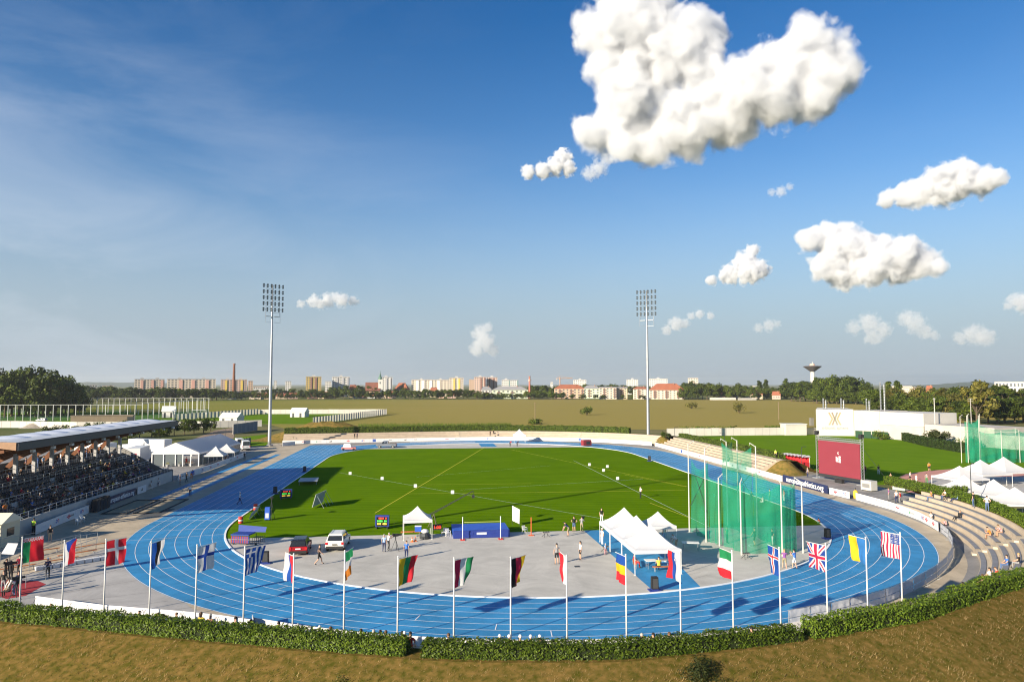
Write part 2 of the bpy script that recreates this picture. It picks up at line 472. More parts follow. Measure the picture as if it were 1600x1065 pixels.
def cross(r0, r1, ang, wd=0.06):
    c, s = math.cos(ang), math.sin(ang); t = Vector((-s, c, 0)) * wd / 2
    p, q = Vector((c * r0, s * r0, 0.012)), Vector((c * r1, s * r1, 0.012))
    lines.face([p - t, q - t, q + t, p + t])
for r, a in ((1, -140), (2, -128), (3, -117), (4, -108), (5, -100), (6, -95), (7, -78), (3, -150), (5, -147), (2, -60), (4, -40), (6, -30)):
    cross(R0 + r * LANE, R0 + (r + 1) * LANE, R(a))
for a in (-172, -166, -8, -25): cross(R0, R0 + 8 * LANE, R(a))
for yy in (0.0, 2.2, 64.0, 72.0):
    lines.face([(-46.2, yy, 0.012), (-36.6, yy, 0.012), (-36.6, yy + 0.07, 0.012), (-46.2, yy + 0.07, 0.012)])
    lines.face([(36.6, yy, 0.012), (46.2, yy, 0.012), (46.2, yy + 0.07, 0.012), (36.6, yy + 0.07, 0.012)])
lines.build('lane_lines', LINEW, track)
kb = MB(); A, B = oval(R0 - 0.2), oval(R0)
up = lambda P, z: [Vector((p.x, p.y, z)) for p in P]
kb.strip(up(A, 0.065), up(B, 0.065)); kb.strip(up(B, 0.0), up(B, 0.065)); kb.strip(up(A, 0.065), up(A, 0.0))
tag(kb.build('track_kerb', LINEW), kind='structure')

def clip_oval(r, y0, y1):
    P = [p for p in oval(r, 96)[:-1]]
    out = []
    n = len(P)
    for i in range(n):
        a, b = P[i], P[(i + 1) % n]
        ina, inb = y0 <= a.y <= y1, y0 <= b.y <= y1
        if ina: out.append(a)
        if ina != inb:
            yy = y0 if (min(a.y, b.y) < y0 <= max(a.y, b.y)) else y1
            t = (yy - a.y) / (b.y - a.y); out.append(a.lerp(b, t))
    return out
YN, YF = -11.2, 96.5
sheet('near_end_zone', clip_oval(R0 - 0.2, -50, YN), DGREY, 0.0)
sheet('far_end_zone', clip_oval(R0 - 0.2, YF, 140), DGREY, 0.0)
sheet('infield_lawn', clip_oval(R0 - 0.2, YN, YF), LAWN, 0.003)
# runway across the near zone, run-ups beside the home straight, far-end strips
sheet('javelin_runway', [(5.4, YN + 0.02), (12.6, YN + 0.02), G(1097, 919), G(1019, 921)], BLUE, 0.005)
sheet('pole_vault_runway', [(-50.2, 14), (-48.98, 14), (-48.98, 85), (-50.2, 85)], BLUE, -0.004)
sheet('long_jump_runway', [(-53.6, 14), (-52.4, 14), (-52.4, 88), (-53.6, 88)], BLUE, -0.004)
sheet('far_runway', [G(752, 697.5), G(777, 697.5), G(762, 686), G(742, 686)], BLUE, 0.006)
sheet('dark_mat', [(-49.7, 3.0), (-49.7, 9.0), (-46.9, 9.0), (-46.9, 3.0)], M('dark_grey_rubber', (0.09, 0.095, 0.1), 0.9), -0.004)
stp = MB()
for a, b, wd in (((598, 694.5), (748, 694.5), 0.5), ((598, 692.2), (745, 692.2), 0.35), ((640, 690.3), (742, 690), 0.5), ((790, 694), (905, 693), 0.4)):
    p, q = G(*a), G(*b); t = Vector((0, wd, 0)); stp.face([(p.x, p.y - wd, 0.006), (q.x, q.y - wd, 0.006), (q.x, q.y + wd, 0.006), (p.x, p.y + wd, 0.006)])
tag(stp.build('far_zone_lines', LINEW), kind='structure')
# throwing-sector and pitch lines on the grass
fl = MB(); fy = MB()
def gline(b, p, q, wd=0.05, z=0.010):
    p, q = G(*p), G(*q); d = (q - p).normalized(); t = Vector((-d.y, d.x, 0)) * wd
    b.face([(p.x - t.x, p.y - t.y, z), (q.x - t.x, q.y - t.y, z), (q.x + t.x, q.y + t.y, z), (p.x + t.x, p.y + t.y, z)])
gline(fl, (530, 738), (948, 811), 0.04); gline(fl, (896, 719), (1125, 831), 0.04)
gline(fl, (720, 765), (1005, 748), 0.03); gline(fl, (650, 745), (860, 727), 0.02)
gline(fy, (586, 801), (760, 697), 0.06); gline(fy, (638, 771), (835, 769), 0.06); gline(fy, (835, 769), (1070, 765), 0.06)
gline(fy, (665, 757), (830, 755), 0.05); gline(fy, (798, 702), (1075, 760), 0.05); gline(fy, (1015, 785), (1076, 808), 0.05); gline(fy, (975, 741), (1072, 760), 0.05)
tag(fl.build('sector_lines', M('line_white_chalk', (0.55, 0.6, 0.5), 0.8)), kind='structure')
tag(fy.build('pitch_lines', LINEY), kind='structure')
# sand pits with dark frames beside the home straight
SAND = M('pit_sand', (0.40, 0.33, 0.22), 0.95, 0.12, 2.0)
DARKR = M('dark_rubber', (0.03, 0.03, 0.032), 0.8)
for nm, x0 in (('long_jump_pit', -54.9), ('triple_jump_pit', -50.9)):
    o = sheet(nm, [(x0, 6.0), (x0 + 2.9, 6.0), (x0 + 2.9, 16.6), (x0, 16.6)], SAND, -0.002)
    k = MB(); 
    for c, d in (((x0 - .1, 11.3), (.2, 11.2)), ((x0 + 3.0, 11.3), (.2, 11.2)), ((x0 + 1.45, 5.8), (2.9, .2)), ((x0 + 1.45, 16.7), (2.9, .2))):
        k.box((c[0], c[1], -0.01), (d[0], d[1], 0.10))
    k.build('pit_frame', DARKR, o)
# crimson side track and grey training apron to the right
PINK = M('pink_rubber', (0.50, 0.235, 0.19), 0.85, 0.1, 0.4)
sheet('warm_up_track', [G(1392, 760), G(1400, 747), G(1415, 740), G(1450, 735), G(1490, 732), G(1600, 731), G(1600, 745), G(1500, 742), G(1460, 745), G(1448, 752), G(1470, 765), G(1440, 775)], PINK, -0.014)
sheet('warm_up_apron', [G(1448, 752), G(1460, 745), G(1500, 742), G(1640, 745), G(1640, 800), G(1500, 770)], PLAZA, -0.018)

# joints between the rolled strips of the grey plaza and the near zone
sm_ = MB()
def seam(p, q, z=0.0105, wd=0.02):
    p, q = G(*p), G(*q); d = (q - p).normalized(); t = Vector((-d.y, d.x, 0)) * wd
    sm_.face([(p.x - t.x, p.y - t.y, z), (q.x - t.x, q.y - t.y, z), (q.x + t.x, q.y + t.y, z), (p.x + t.x, p.y + t.y, z)])
for p, q in (((92, 942), (230, 925)), ((60, 932), (214, 906)), ((140, 955), (262, 938)), ((205, 962), (300, 948)), ((120, 905), (205, 884)), ((150, 880), (200, 868))): seam(p, q, -0.002)
for p, q in (((1075, 906), (1105, 898)), ((1066, 880), (1185, 846)), ((1040, 905), (1095, 893)), ((560, 905), (800, 930)), ((480, 870), (840, 905)), ((640, 846), (905, 852))): seam(p, q, 0.0045, .014)
tag(sm_.build('paving_joints', M('joint_dark', (.16, .155, .15), .9)), kind='structure')

# ------------------------------------------------------------------ air, hills, clouds
def hazebox():
    m = bpy.data.materials.new("summer_haze"); m.use_nodes = True
    t = m.node_tree; t.nodes.clear()
    o = t.nodes.new('ShaderNodeOutputMaterial'); v = t.nodes.new('ShaderNodeVolumePrincipled')
    v.inputs['Color'].default_value = (0.94, 0.97, 1.0, 1); v.inputs['Density'].default_value = 0.000085; v.inputs['Anisotropy'].default_value = 0.35
    t.links.new(v.outputs[0], o.inputs['Volume'])
    tag(MB().box((0, 2500, -1.5), (13000, 13000, 110)).build('haze', m), kind='stuff')
hazebox()

def hill(name, label, x0, x1, D, tops):
    """a long low wooded ridge D metres off between two directions; tops = heights along it"""
    b = MB(); n = 60; A, B, C = [], [], []
    for k in range(n + 1):
        f = k / n; p = AT(x0 + (x1 - x0) * f, 600, D); q = AT(x0 + (x1 - x0) * f, 600, D + 900)
        i = f * (len(tops) - 1); j = min(int(i), len(tops) - 2); h = tops[j] + (tops[j + 1] - tops[j]) * (i - j)
        h += 4 * noise.noise((f * 23, D * 0.01, 0)) 
        A.append((p.x, p.y, -0.5)); B.append((q.x, q.y, h)); r = AT(x0 + (x1 - x0) * f, 600, D + 2200); C.append((r.x, r.y, -0.5))
    b.strip(A, B); b.strip(B, C)
    tag(b.build(name, M('hill_woods', (0.045, 0.07, 0.04), 0.95, 0.3, 0.004)), kind='structure')
hill('hills', '', 40, 330, 6200, [2, 26, 40, 36, 40, 24, 2])
hill('hills', '', 1380, 1680, 5200, [2, 8, 20, 36, 30, 22, 20, 5])

def cloudmat(name, dens, size, puffs, turb, seed, col=(.885, .90, .93)):
    """water vapour heaped in puffs: thick in the heart, torn by turbulence towards the rim"""
    m = bpy.data.materials.new(name); m.use_nodes = True
    t = m.node_tree; t.nodes.clear(); N = t.nodes.new; L = t.links.new
    o = N('ShaderNodeOutputMaterial'); v = N('ShaderNodeVolumePrincipled')
    v.inputs['Color'].default_value = (*col, 1); v.inputs['Anisotropy'].default_value = 0.0
    c = N('ShaderNodeTexCoord'); P = c.outputs['Object']; field = None
    for p, r in puffs:
        d = N('ShaderNodeVectorMath'); d.operation = 'DISTANCE'; L(P, d.inputs[0]); d.inputs[1].default_value = p
        k = N('ShaderNodeMath'); k.operation = 'MULTIPLY_ADD'; L(d.outputs['Value'], k.inputs[0]); k.inputs[1].default_value = -1 / r; k.inputs[2].default_value = 1
        if field is None: field = k.outputs[0]
        else:
            x = N('ShaderNodeMath'); x.operation = 'SMOOTH_MAX'; x.inputs[2].default_value = .12; L(field, x.inputs[0]); L(k.outputs[0], x.inputs[1]); field = x.outputs[0]
    mp = N('ShaderNodeMapping'); mp.inputs['Location'].default_value = (seed * 7.3, seed * 3.1, 1.7); mp.inputs['Scale'].default_value = (1.75 / size,) * 3; L(P, mp.inputs['Vector'])
    nz = N('ShaderNodeTexNoise'); nz.inputs['Scale'].default_value = 1.0; nz.inputs['Detail'].default_value = 8; nz.inputs['Roughness'].default_value = 0.57; nz.inputs['Distortion'].default_value = 0.25
    L(mp.outputs[0], nz.inputs['Vector'])
    w_ = N('ShaderNodeMath'); w_.operation = 'MULTIPLY_ADD'; w_.inputs[1].default_value = turb; L(nz.outputs['Fac'], w_.inputs[0])
    s_ = N('ShaderNodeMath'); s_.operation = 'SUBTRACT'; L(field, s_.inputs[0]); s_.inputs[1].default_value = turb * .5; L(s_.outputs[0], w_.inputs[2])
    mr = N('ShaderNodeMapRange'); mr.interpolation_type = 'SMOOTHSTEP'; mr.inputs['From Min'].default_value = 0.10; mr.inputs['From Max'].default_value = 0.46; mr.inputs['To Max'].default_value = dens
    L(w_.outputs[0], mr.inputs['Value']); L(mr.outputs[0], v.inputs['Density']); L(v.outputs[0], o.inputs['Volume'])
    return m

def cloud(label, D, blobs, dens=9.0, rough=1.0, seed=0, vox=44):
    """cumulus: puffs (direction x, y, radius) heaped into one body; dens = optical depth across a puff"""
    rnd = random.Random(seed)
    k = D / math.sqrt(1100.8 ** 2 + 200 ** 2)
    c0 = AT(sum(b[0] for b in blobs) / len(blobs), sum(b[1] for b in blobs) / len(blobs), D)
    b = MB()
    fw = Vector((c0.x - CX, c0.y - CY, 0)).normalized(); puffs = []
    for px, py, r in blobs:
        p = AT(px, py, D) - c0; rr = r * k * 1.27
        p += fw * rnd.uniform(-0.4, 0.4) * rr
        b.blob(p, rr * 1.14, 0, 14, 9, (1, 1, 1)); puffs.append((tuple(p), rr))
    rm = max(x[2] for x in blobs) * k
    o = b.build('cloud', cloudmat('cloud_vapour', dens * (0.72 if dens > 4 else .30) / rm, rm, puffs, 1.6 * rough, seed), None, c0)
    md = o.modifiers.new('r', 'REMESH'); md.mode = 'VOXEL'
    xs = [v.co.x for v in o.data.vertices]; ys = [v.co.y for v in o.data.vertices]
    sz = max(max(xs) - min(xs), max(ys) - min(ys)); md.voxel_size = sz / vox
    dg = bpy.context.evaluated_depsgraph_get()
    me = bpy.data.meshes.new_from_object(o.evaluated_get(dg)); o.modifiers.clear()
    old = o.data; o.data = me; bpy.data.meshes.remove(old)
    me.name = 'cloud'
    return tag(o, label, 'cloud')

cloud('largest white cloud, heart shaped and billowing high above the right mast', 3600, [
    (985, 48, 62), (935, 52, 40), (1010, 20, 44), (1000, 90, 62), (955, 95, 40), (1050, 95, 48), (1075, 70, 44), (1115, 50, 26), (1095, 110, 42),
    (985, 150, 52), (960, 190, 46), (920, 205, 28), (1010, 210, 44), (1060, 195, 50), (1110, 175, 52), (1160, 150, 52), (1215, 125, 54), (1265, 90, 56),
    (1255, 60, 32), (1300, 115, 42), (1265, 140, 46), (1210, 165, 40), (1150, 190, 36), (1080, 225, 28), (1025, 235, 26), (975, 228, 24), (1180, 115, 30)], seed=3, vox=64)
cloud('small ragged wisp just left below the great heart shaped cloud', 3700, [(825, 268, 11), (848, 266, 13), (868, 258, 15), (880, 245, 14), (888, 262, 12)], dens=5, rough=1.2, seed=5)
cloud('thin torn shred hanging under the left end of the great cloud', 3650, [(920, 272, 11), (935, 262, 13), (948, 250, 10)], dens=2.2, rough=1.5, seed=8)
cloud('lens shaped grey white cloud high at the right edge of the sky', 3300, [
    (1385, 312, 12), (1410, 305, 16), (1440, 298, 21), (1475, 288, 27), (1502, 280, 26), (1530, 283, 21), (1555, 281, 13)], dens=8, seed=11)
cloud('bulky cream white cloud low on the right above the water tower', 9500, [
    (1268, 375, 20), (1300, 372, 24), (1318, 388, 32), (1350, 395, 30), (1385, 405, 30), (1410, 395, 24), (1435, 408, 24), (1460, 417, 14), (1290, 415, 22), (1320, 425, 24), (1360, 424, 22), (1400, 424, 18)], seed=14, vox=54)
cloud('small puffy cloud left of the bulky cream white cloud', 6800, [(1112, 438, 8), (1140, 428, 15), (1165, 412, 19), (1172, 425, 18), (1190, 420, 12), (1176, 392, 10)], dens=6, rough=1.2, seed=17)
cloud('tiny grey wisp beneath the right end of the great cloud', 3000, [(1206, 300, 6), (1220, 299, 8), (1234, 292, 6)], dens=1.6, rough=1.4, seed=20)
cloud('small white cloud just right of the left floodlight mast head', 7000, [(470, 475, 6), (490, 470, 10), (512, 468, 11), (535, 469, 11), (552, 470, 8), (524, 464, 8), (500, 474, 9)], dens=3.5, rough=1.3, seed=23)
cloud('small upright pinkish cloud above the middle of the town', 9000, [(750, 520, 13), (757, 535, 16), (745, 545, 12), (770, 547, 10), (762, 512, 9)], dens=2.6, seed=26)
cloud('low puff to the right of the right floodlight mast', 9000, [(1042, 515, 8), (1056, 506, 11), (1070, 505, 8)], dens=2.6, seed=29)
cloud('flat little cloud above the low puff near the right mast', 9000, [(1080, 494, 6), (1093, 491, 7), (1110, 493, 6)], dens=2.2, seed=31)
cloud('faint low puff, third from the right above the far trees', 9500, [(1335, 512, 10), (1358, 505, 14), (1378, 515, 12), (1365, 525, 12)], dens=1.8, rough=1.3, seed=34)
cloud('faint slanting cloud between two low puffs at right', 9500, [(1415, 497, 11), (1430, 505, 13), (1445, 518, 10), (1460, 522, 7)], dens=1.8, rough=1.3, seed=37)
cloud('low pale cloud near the right end of the horizon', 9500, [(1500, 528, 9), (1522, 522, 13), (1540, 528, 11)], dens=2.0, rough=1.2, seed=40)
cloud('cloud cut by the right edge of the view above the horizon', 9000, [(1585, 470, 9), (1600, 472, 13), (1575, 478, 6), (1618, 474, 12)], dens=3.0, seed=43)
cloud('dim shred of cloud between the right mast and the low puffs', 9500, [(1185, 512, 7), (1202, 508, 9), (1214, 506, 6)], dens=1.4, rough=1.3, seed=46)

# ------------------------------------------------------------------ terraces, banks, hedges
def resample(P, step):
    P = [Vector((p[0], p[1], 0)) for p in P]; out = [P[0]]; acc = 0
    for a, b in zip(P[:-1], P[1:]):
        d = (b - a).length; t = step - acc
        while t <= d: out.append(a + (b - a) * (t / d)); t += step
        acc = (acc + d) % step
    if (out[-1] - P[-1]).length > step * 0.3: out.append(P[-1])
    return out
def smooth(P, it=2):
    for _ in range(it):
        Q = [P[0]]
        for a, b in zip(P[:-1], P[1:]): Q += [a * 0.75 + b * 0.25, a * 0.25 + b * 0.75]
        Q.append(P[-1]); P = Q
    return P
def offset(P, d, z=0.0):
    """a run of points moved sideways; positive d is to the right of the way it runs"""
    out = []
    for i, p in enumerate(P):
        t = (P[min(i + 1, len(P) - 1)] - P[max(i - 1, 0)]).normalized()
        out.append(Vector((p.x + t.y * d, p.y - t.x * d, z)))
    return out
def arc(r, a0, a1, cy=0.0, n=48):
    return [Vector((r * math.cos(R(a0 + (a1 - a0) * k / n)), cy + r * math.sin(R(a0 + (a1 - a0) * k / n)), 0)) for k in range(n + 1)]

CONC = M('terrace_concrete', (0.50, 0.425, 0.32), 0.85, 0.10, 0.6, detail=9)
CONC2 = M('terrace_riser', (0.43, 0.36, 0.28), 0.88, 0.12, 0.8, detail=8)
PLANK = M('grey_seat_strip', (0.20, 0.205, 0.225), 0.7, 0.12, 1.5)
PLANK2 = M('brown_seat_strip', (0.30, 0.22, 0.18), 0.7, 0.12, 1.5)
def terrace(label, front, rows=6, tread=0.87, rise=0.40, z0=0.0, plank=PLANK, side=1, aisles=(), pw=0.34, ext=1.0, top_strip=True):
    """stepped standing terrace rising away from its front line (side 1: to the right of the way it runs)"""
    t = T('terrace', label, 'terrace', (0, 0, 0))
    b = MB()
    for i in range(rows):
        d0, d1 = i * tread, (i + 1) * tread + (ext if i == rows - 1 else 0); z = z0 + (i + 1) * rise
        lo = offset(front, side * d0, z - rise if i else -0.02); A = offset(front, side * d0, z); B = offset(front, side * d1, z)
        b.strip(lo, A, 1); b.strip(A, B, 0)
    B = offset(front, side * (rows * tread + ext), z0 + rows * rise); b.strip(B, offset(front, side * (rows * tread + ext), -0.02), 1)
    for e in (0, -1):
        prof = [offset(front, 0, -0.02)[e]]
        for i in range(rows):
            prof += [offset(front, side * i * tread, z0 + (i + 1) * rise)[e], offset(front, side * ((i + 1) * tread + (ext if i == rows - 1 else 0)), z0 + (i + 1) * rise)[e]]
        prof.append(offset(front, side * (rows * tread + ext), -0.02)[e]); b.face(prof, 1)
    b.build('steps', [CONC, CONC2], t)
    for i in range(rows if top_strip else rows - 1):
        z = z0 + (i + 1) * rise; s = MB()
        a0 = offset(front, side * (i * tread + 0.05), z + 0.002); A = offset(front, side * (i * tread + 0.05), z + 0.07); B = offset(front, side * (i * tread + 0.05 + pw), z + 0.07); b1 = offset(front, side * (i * tread + 0.05 + pw), z + 0.002)
        cuts = sorted(aisles); n = len(front); segs = []; k0 = 0
        for c in cuts:
            k = int(c * (n - 1)); segs.append((k0, k - 1)); k0 = k + 1
        segs.append((k0, n - 1))
        for q0, q1 in segs:
            if q1 <= q0: continue
            s.strip(a0[q0:q1 + 1], A[q0:q1 + 1]); s.strip(A[q0:q1 + 1], B[q0:q1 + 1]); s.strip(B[q0:q1 + 1], b1[q0:q1 + 1])
        s.build('seat_strip', plank, t)
        for c in cuts:
            k = int(c * (n - 1)); p = offset(front, side * (i * tread - 0.2), z - rise)[k]; q = offset(front, side * (i * tread - 0.2), 0)[min(k + 1, n - 1)]; 
            ang = math.atan2(q.y - p.y, q.x - p.x)
            MB().box((p.x, p.y, p.z), (1.0, 0.38, rise / 2), 0, ang).build('aisle_step', CONC, t)
    return t

near_front = arc(49.6, -116, -2.5, n=120)
terrace('stepped concrete terrace with grey seat strips curving round the near bend', near_front, aisles=(0.25, 0.5, 0.735), side=1, ext=-0.6, pw=0.42, top_strip=False)
rs_front = [Vector((49.0, 37.5 + k, 0)) for k in range(0, 60)]
terrace('straight stepped terrace behind the throwing cage on the back straight', rs_front, aisles=(0.5,), side=1, plank=PLANK2, pw=0.22)
far_front = smooth([Vector(p) for p in ((48.6, 98.5, 0), (45.2, 104, 0), (38.5, 110.5, 0), (29, 116.5, 0), (17, 121, 0), (4, 123.2, 0), (-10, 122.3, 0), (-23, 120.4, 0), (-40, 117.6, 0), (-55, 115.5, 0))], 2)
terrace('long stepped terrace curving round the far bend below its hedge', far_front, aisles=(0.35, 0.62), side=1, plank=PLANK2, pw=0.22)

GRASSDRY = M('dry_bank_grass', (0.066, 0.064, 0.010), 0.95, 0, 2.6, rgb2=(0.195, 0.122, 0.038), detail=14, bump=1.0, spec=0.0, contrast=1.1)
GRASSBANK = M('far_bank_grass', (0.085, 0.085, 0.016), 0.95, 0, 1.4, rgb2=(0.25, 0.155, 0.045), detail=10, bump=0.5, spec=0.1)

# the hedge line on top of the near terrace and the grass bank falling away outside it
hedge_px = ((-150, 958), (-60, 965), (0, 972), (100, 980), (232, 994), (445, 1013), (542, 1021), (706, 1032), (852, 1033), (971, 1032), (1076, 1023), (1259, 1003), (1398, 979), (1431, 976), (1598, 919))
hz0 = 2.4
hl = [G(x, y, hz0) for x, y in hedge_px]
hl = [Vector((p.x, p.y, 0)) for p in hl]
a1 = math.degrees(math.atan2(hl[-1].y, hl[-1].x))
hl += arc(55.4, a1 + 3, 6, n=24)
hl = resample(smooth(resample(hl, 2.5), 2), 0.5)
bank = MB()
inner = offset(hl, -1.3, hz0 + 0.05)
rows_b = [inner, offset(hl, 0.2, hz0 + 0.012), offset(hl, 1.5, hz0 - 0.45), offset(hl, 4, hz0 - 1.5), offset(hl, 8, hz0 - 3.2), offset(hl, 14, hz0 - 5.5), offset(hl, 30, -6)]
for A, B in zip(rows_b[:-1], rows_b[1:]): bank.strip(A, B)
tag(bank.build('grass_bank', GRASSDRY), kind='structure')

LEAF = leafmat('laurel_leaf', (0.045, 0.085, 0.010), (0.165, 0.235, 0.022), 0.35, 0.45)
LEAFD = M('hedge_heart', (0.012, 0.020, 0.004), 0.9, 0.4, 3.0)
LEAFF = leafmat('clipped_leaf', (0.055, 0.09, 0.012), (0.12, 0.165, 0.02), 0.3)
def hedge(label, path, width, h, z, leaf, dens, m=LEAF, seed=1, group=None, wob=0.12, drop=0.0):
    """clipped hedge along a run of points; leaves stand out all over it"""
    rnd = random.Random(seed)
    o0 = path[len(path) // 2]
    b = MB(); n = len(path)
    L = offset(path, -width / 2); Rr = offset(path, width / 2)
    def wb(i, s): return 1 + wob * noise.noise((i * 0.35, s * 5.0, seed))
    k = 0.80
    rowsv = []
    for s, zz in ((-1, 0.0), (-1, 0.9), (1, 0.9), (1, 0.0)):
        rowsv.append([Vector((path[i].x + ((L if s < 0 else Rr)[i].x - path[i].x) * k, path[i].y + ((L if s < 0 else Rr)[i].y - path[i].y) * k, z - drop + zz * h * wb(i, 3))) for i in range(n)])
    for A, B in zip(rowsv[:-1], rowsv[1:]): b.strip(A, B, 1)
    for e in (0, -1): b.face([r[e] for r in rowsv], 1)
    for i in range(n - 1):
        d = (path[i + 1] - path[i]).length; t = (path[i + 1] - path[i]).normalized(); nr = Vector((t.y, -t.x, 0))
        for sd, area in ((-1, h), (1, h), (0, width)):
            c = dens * d * area; c = int(c) + (rnd.random() < c % 1)
            for _ in range(c):
                p = path[i].lerp(path[i + 1], rnd.random()); u = rnd.random(); hh = h * wb(i, 3)
                seam = noise.noise((p.x * 1.15, p.y * 1.15, seed * 3.3))        # plants stand side by side: thinner where two meet
                if seam < -0.22 and rnd.random() < min(.45, -seam * 1.2) and sd: continue
                hh += .16 * seam * h
                if sd == 0: q = p + nr * (u - 0.5) * width + Vector((0, 0, z + hh + rnd.gauss(0, 0.05)))
                else: q = p + nr * sd * (width / 2 * (0.90 + 0.16 * noise.noise((p.x * 1.3, p.y * 1.3, u * 2))) + rnd.gauss(0, 0.04)) + Vector((0, 0, z - drop + u * (hh + drop)))
                dirn = Vector((nr.x * sd + rnd.gauss(0, 0.55), nr.y * sd + rnd.gauss(0, 0.55), (1.0 if sd == 0 else 0.45) + rnd.gauss(0, 0.5))).normalized()
                a = dirn.orthogonal().normalized(); a = (Matrix.Rotation(rnd.random() * 6.3, 3, dirn) @ a); c2 = dirn.cross(a)
                s = leaf * rnd.uniform(0.7, 1.3)
                b.face((q - a * s, q + c2 * s * 0.45, q + a * s, q - c2 * s * 0.45))
    for i in (0, n - 1):
        e = path[i]; t = (path[min(i + 1, n - 1)] - path[max(i - 1, 0)]).normalized() * (-1 if i == 0 else 1); nr = Vector((t.y, -t.x, 0))
        for _ in range(int(dens * h * width * 1.2)):
            q = e + nr * (rnd.random() - 0.5) * width + t * rnd.uniform(-0.1, 0.12) + Vector((0, 0, z + rnd.random() * h))
            dirn = (t + Vector((rnd.gauss(0, .5), rnd.gauss(0, .5), rnd.gauss(0.3, .5)))).normalized(); a = dirn.orthogonal().normalized(); c2 = dirn.cross(a); s = leaf
            b.face((q - a * s, q + c2 * s * 0.45, q + a * s, q - c2 * s * 0.45))
    return tag(b.build('hedge', [m, LEAFD]), label, 'hedge', group)

def nearest(P, q): return min(range(len(P)), key=lambda i: (P[i] - Vector((q.x, q.y, 0))).length)
mid = offset(hl, -0.62)
g0, g1 = nearest(mid, G(632, 1025, hz0)), nearest(mid, G(664, 1025, hz0))
g2, g3 = nearest(mid, G(1262, 1003, hz0)), nearest(mid, G(1282, 1000, hz0))
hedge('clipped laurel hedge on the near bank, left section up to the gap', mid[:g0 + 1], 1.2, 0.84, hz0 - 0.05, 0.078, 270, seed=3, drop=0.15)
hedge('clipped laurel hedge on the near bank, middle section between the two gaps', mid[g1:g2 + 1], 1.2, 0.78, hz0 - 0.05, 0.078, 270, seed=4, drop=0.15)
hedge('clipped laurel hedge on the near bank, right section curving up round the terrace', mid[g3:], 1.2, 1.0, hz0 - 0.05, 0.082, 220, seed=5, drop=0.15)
# tufts of dry and green grass on the bank
def bank_tufts():
    rnd = random.Random(12); b = MB(); n = len(hl)
    lim = [i for i in range(n) if hl[i].y < -34]
    offs = {d: offset(hl, d) for d in (0, 6)}
    for _ in range(60000):
        i = rnd.choice(lim); f = rnd.random() ** 1.3 * (5.0 if abs(hl[i].x + 8) < 25 else 9.0); p = offs[0][i].lerp(offs[6][i], f / 6) + Vector((rnd.uniform(-.3, .3), rnd.uniform(-.3, .3), 0))
        z = hz0 - 0.02 - (0.33 * f if f < 1.5 else 0.45 + (f - 1.5) * 0.42)
        dry = noise.noise((p.x * 0.5, p.y * 0.5, 3)) + rnd.gauss(0, 0.35)
        hgt = rnd.uniform(0.05, 0.17) * (1.6 if dry > 0.55 else 1)
        a = rnd.random() * 6.3; dx, dy = math.cos(a) * 0.014, math.sin(a) * 0.014
        lean = Vector((rnd.gauss(0.05, 0.06), rnd.gauss(-0.02, 0.06), hgt))
        q = Vector((p.x, p.y, z - 0.02))
        b.face((q + Vector((-dx, -dy, 0)), q + Vector((dx, dy, 0)), q + lean), 0 if dry > 0.12 else 1)
    o = b.build('bank_grass', [leafmat('dry_blade', (0.13, 0.09, 0.03), (0.40, 0.28, 0.13), 0.2), leafmat('green_blade', (0.045, 0.055, 0.008), (0.13, 0.12, 0.02), 0.2)])
    tag(o, 'dry and green grass tufts on the near bank', 'grass', kind='stuff')
bank_tufts()

def shrub(name, label, loc, r, h, m, n, leaf, seed, cat='shrub', group=None, stems=True):
    rnd = random.Random(seed); t = T(name, label, cat, loc, 0, group); b = MB()
    lobes = [(Vector((rnd.gauss(0, r * .45), rnd.gauss(0, r * .45), h * rnd.uniform(.3, .75))), r * rnd.uniform(.35, .6)) for _ in range(9)]
    for _ in range(n):
        c, rr = rnd.choice(lobes); d = Vector((rnd.gauss(0, 1), rnd.gauss(0, 1), rnd.gauss(0, .8))).normalized(); q = c + d * rr * rnd.uniform(.6, 1.05)
        if q.z < 0.03: q.z = 0.05
        dn = (d + Vector((rnd.gauss(0, .5), rnd.gauss(0, .5), rnd.gauss(0.3, .5)))).normalized(); a = dn.orthogonal().normalized(); a = Matrix.Rotation(rnd.random() * 6.3, 3, dn) @ a; c2 = dn.cross(a); s = leaf * rnd.uniform(.6, 1.4)
        b.face((q - a * s, q + c2 * s * .5, q + a * s, q - c2 * s * .5))
    b.build('foliage', m, t)
    s = MB()
    for c, rr in lobes: s.bar((0, 0, -0.05), c, 0.03 * r, 5, 0, 0.012 * r)
    s.build('stem', M('bark_brown', (0.10, 0.075, 0.05), 0.9, 0.3, 5), t)
    return t
DKL = leafmat('dark_leaf', (0.018, 0.032, 0.008), (0.06, 0.07, 0.018), 0.2)
pb = G(1098, 1072, 1.45); shrub('shrub', 'dark loose shrub growing out of the near grass bank below the hedge', (pb.x, pb.y, 1.25), 1.25, 1.35, DKL, 3600, 0.05, 21)
pb = G(533, 1072, 1.5); shrub('shrub', 'small sparse weed bush on the near bank below the hedge, left of the gap', (pb.x, pb.y, 1.40), 0.4, 0.65, leafmat('weed_leaf', (0.05, 0.065, 0.015), (0.12, 0.12, 0.03), .3), 160, 0.045, 22)
# ornamental clipped bushes at the end of the near terrace
pb = G(1490, 771, 1.6); shrub('round_bush', 'round light green bush at the head of the near terrace', (pb.x, pb.y, 1.0), 1.25, 2.0, LEAF, 1600, 0.13, 23, 'bush')
ur = [G(1500, 776, 2.3), G(1530, 790, 2.4), G(1560, 812, 2.4)]

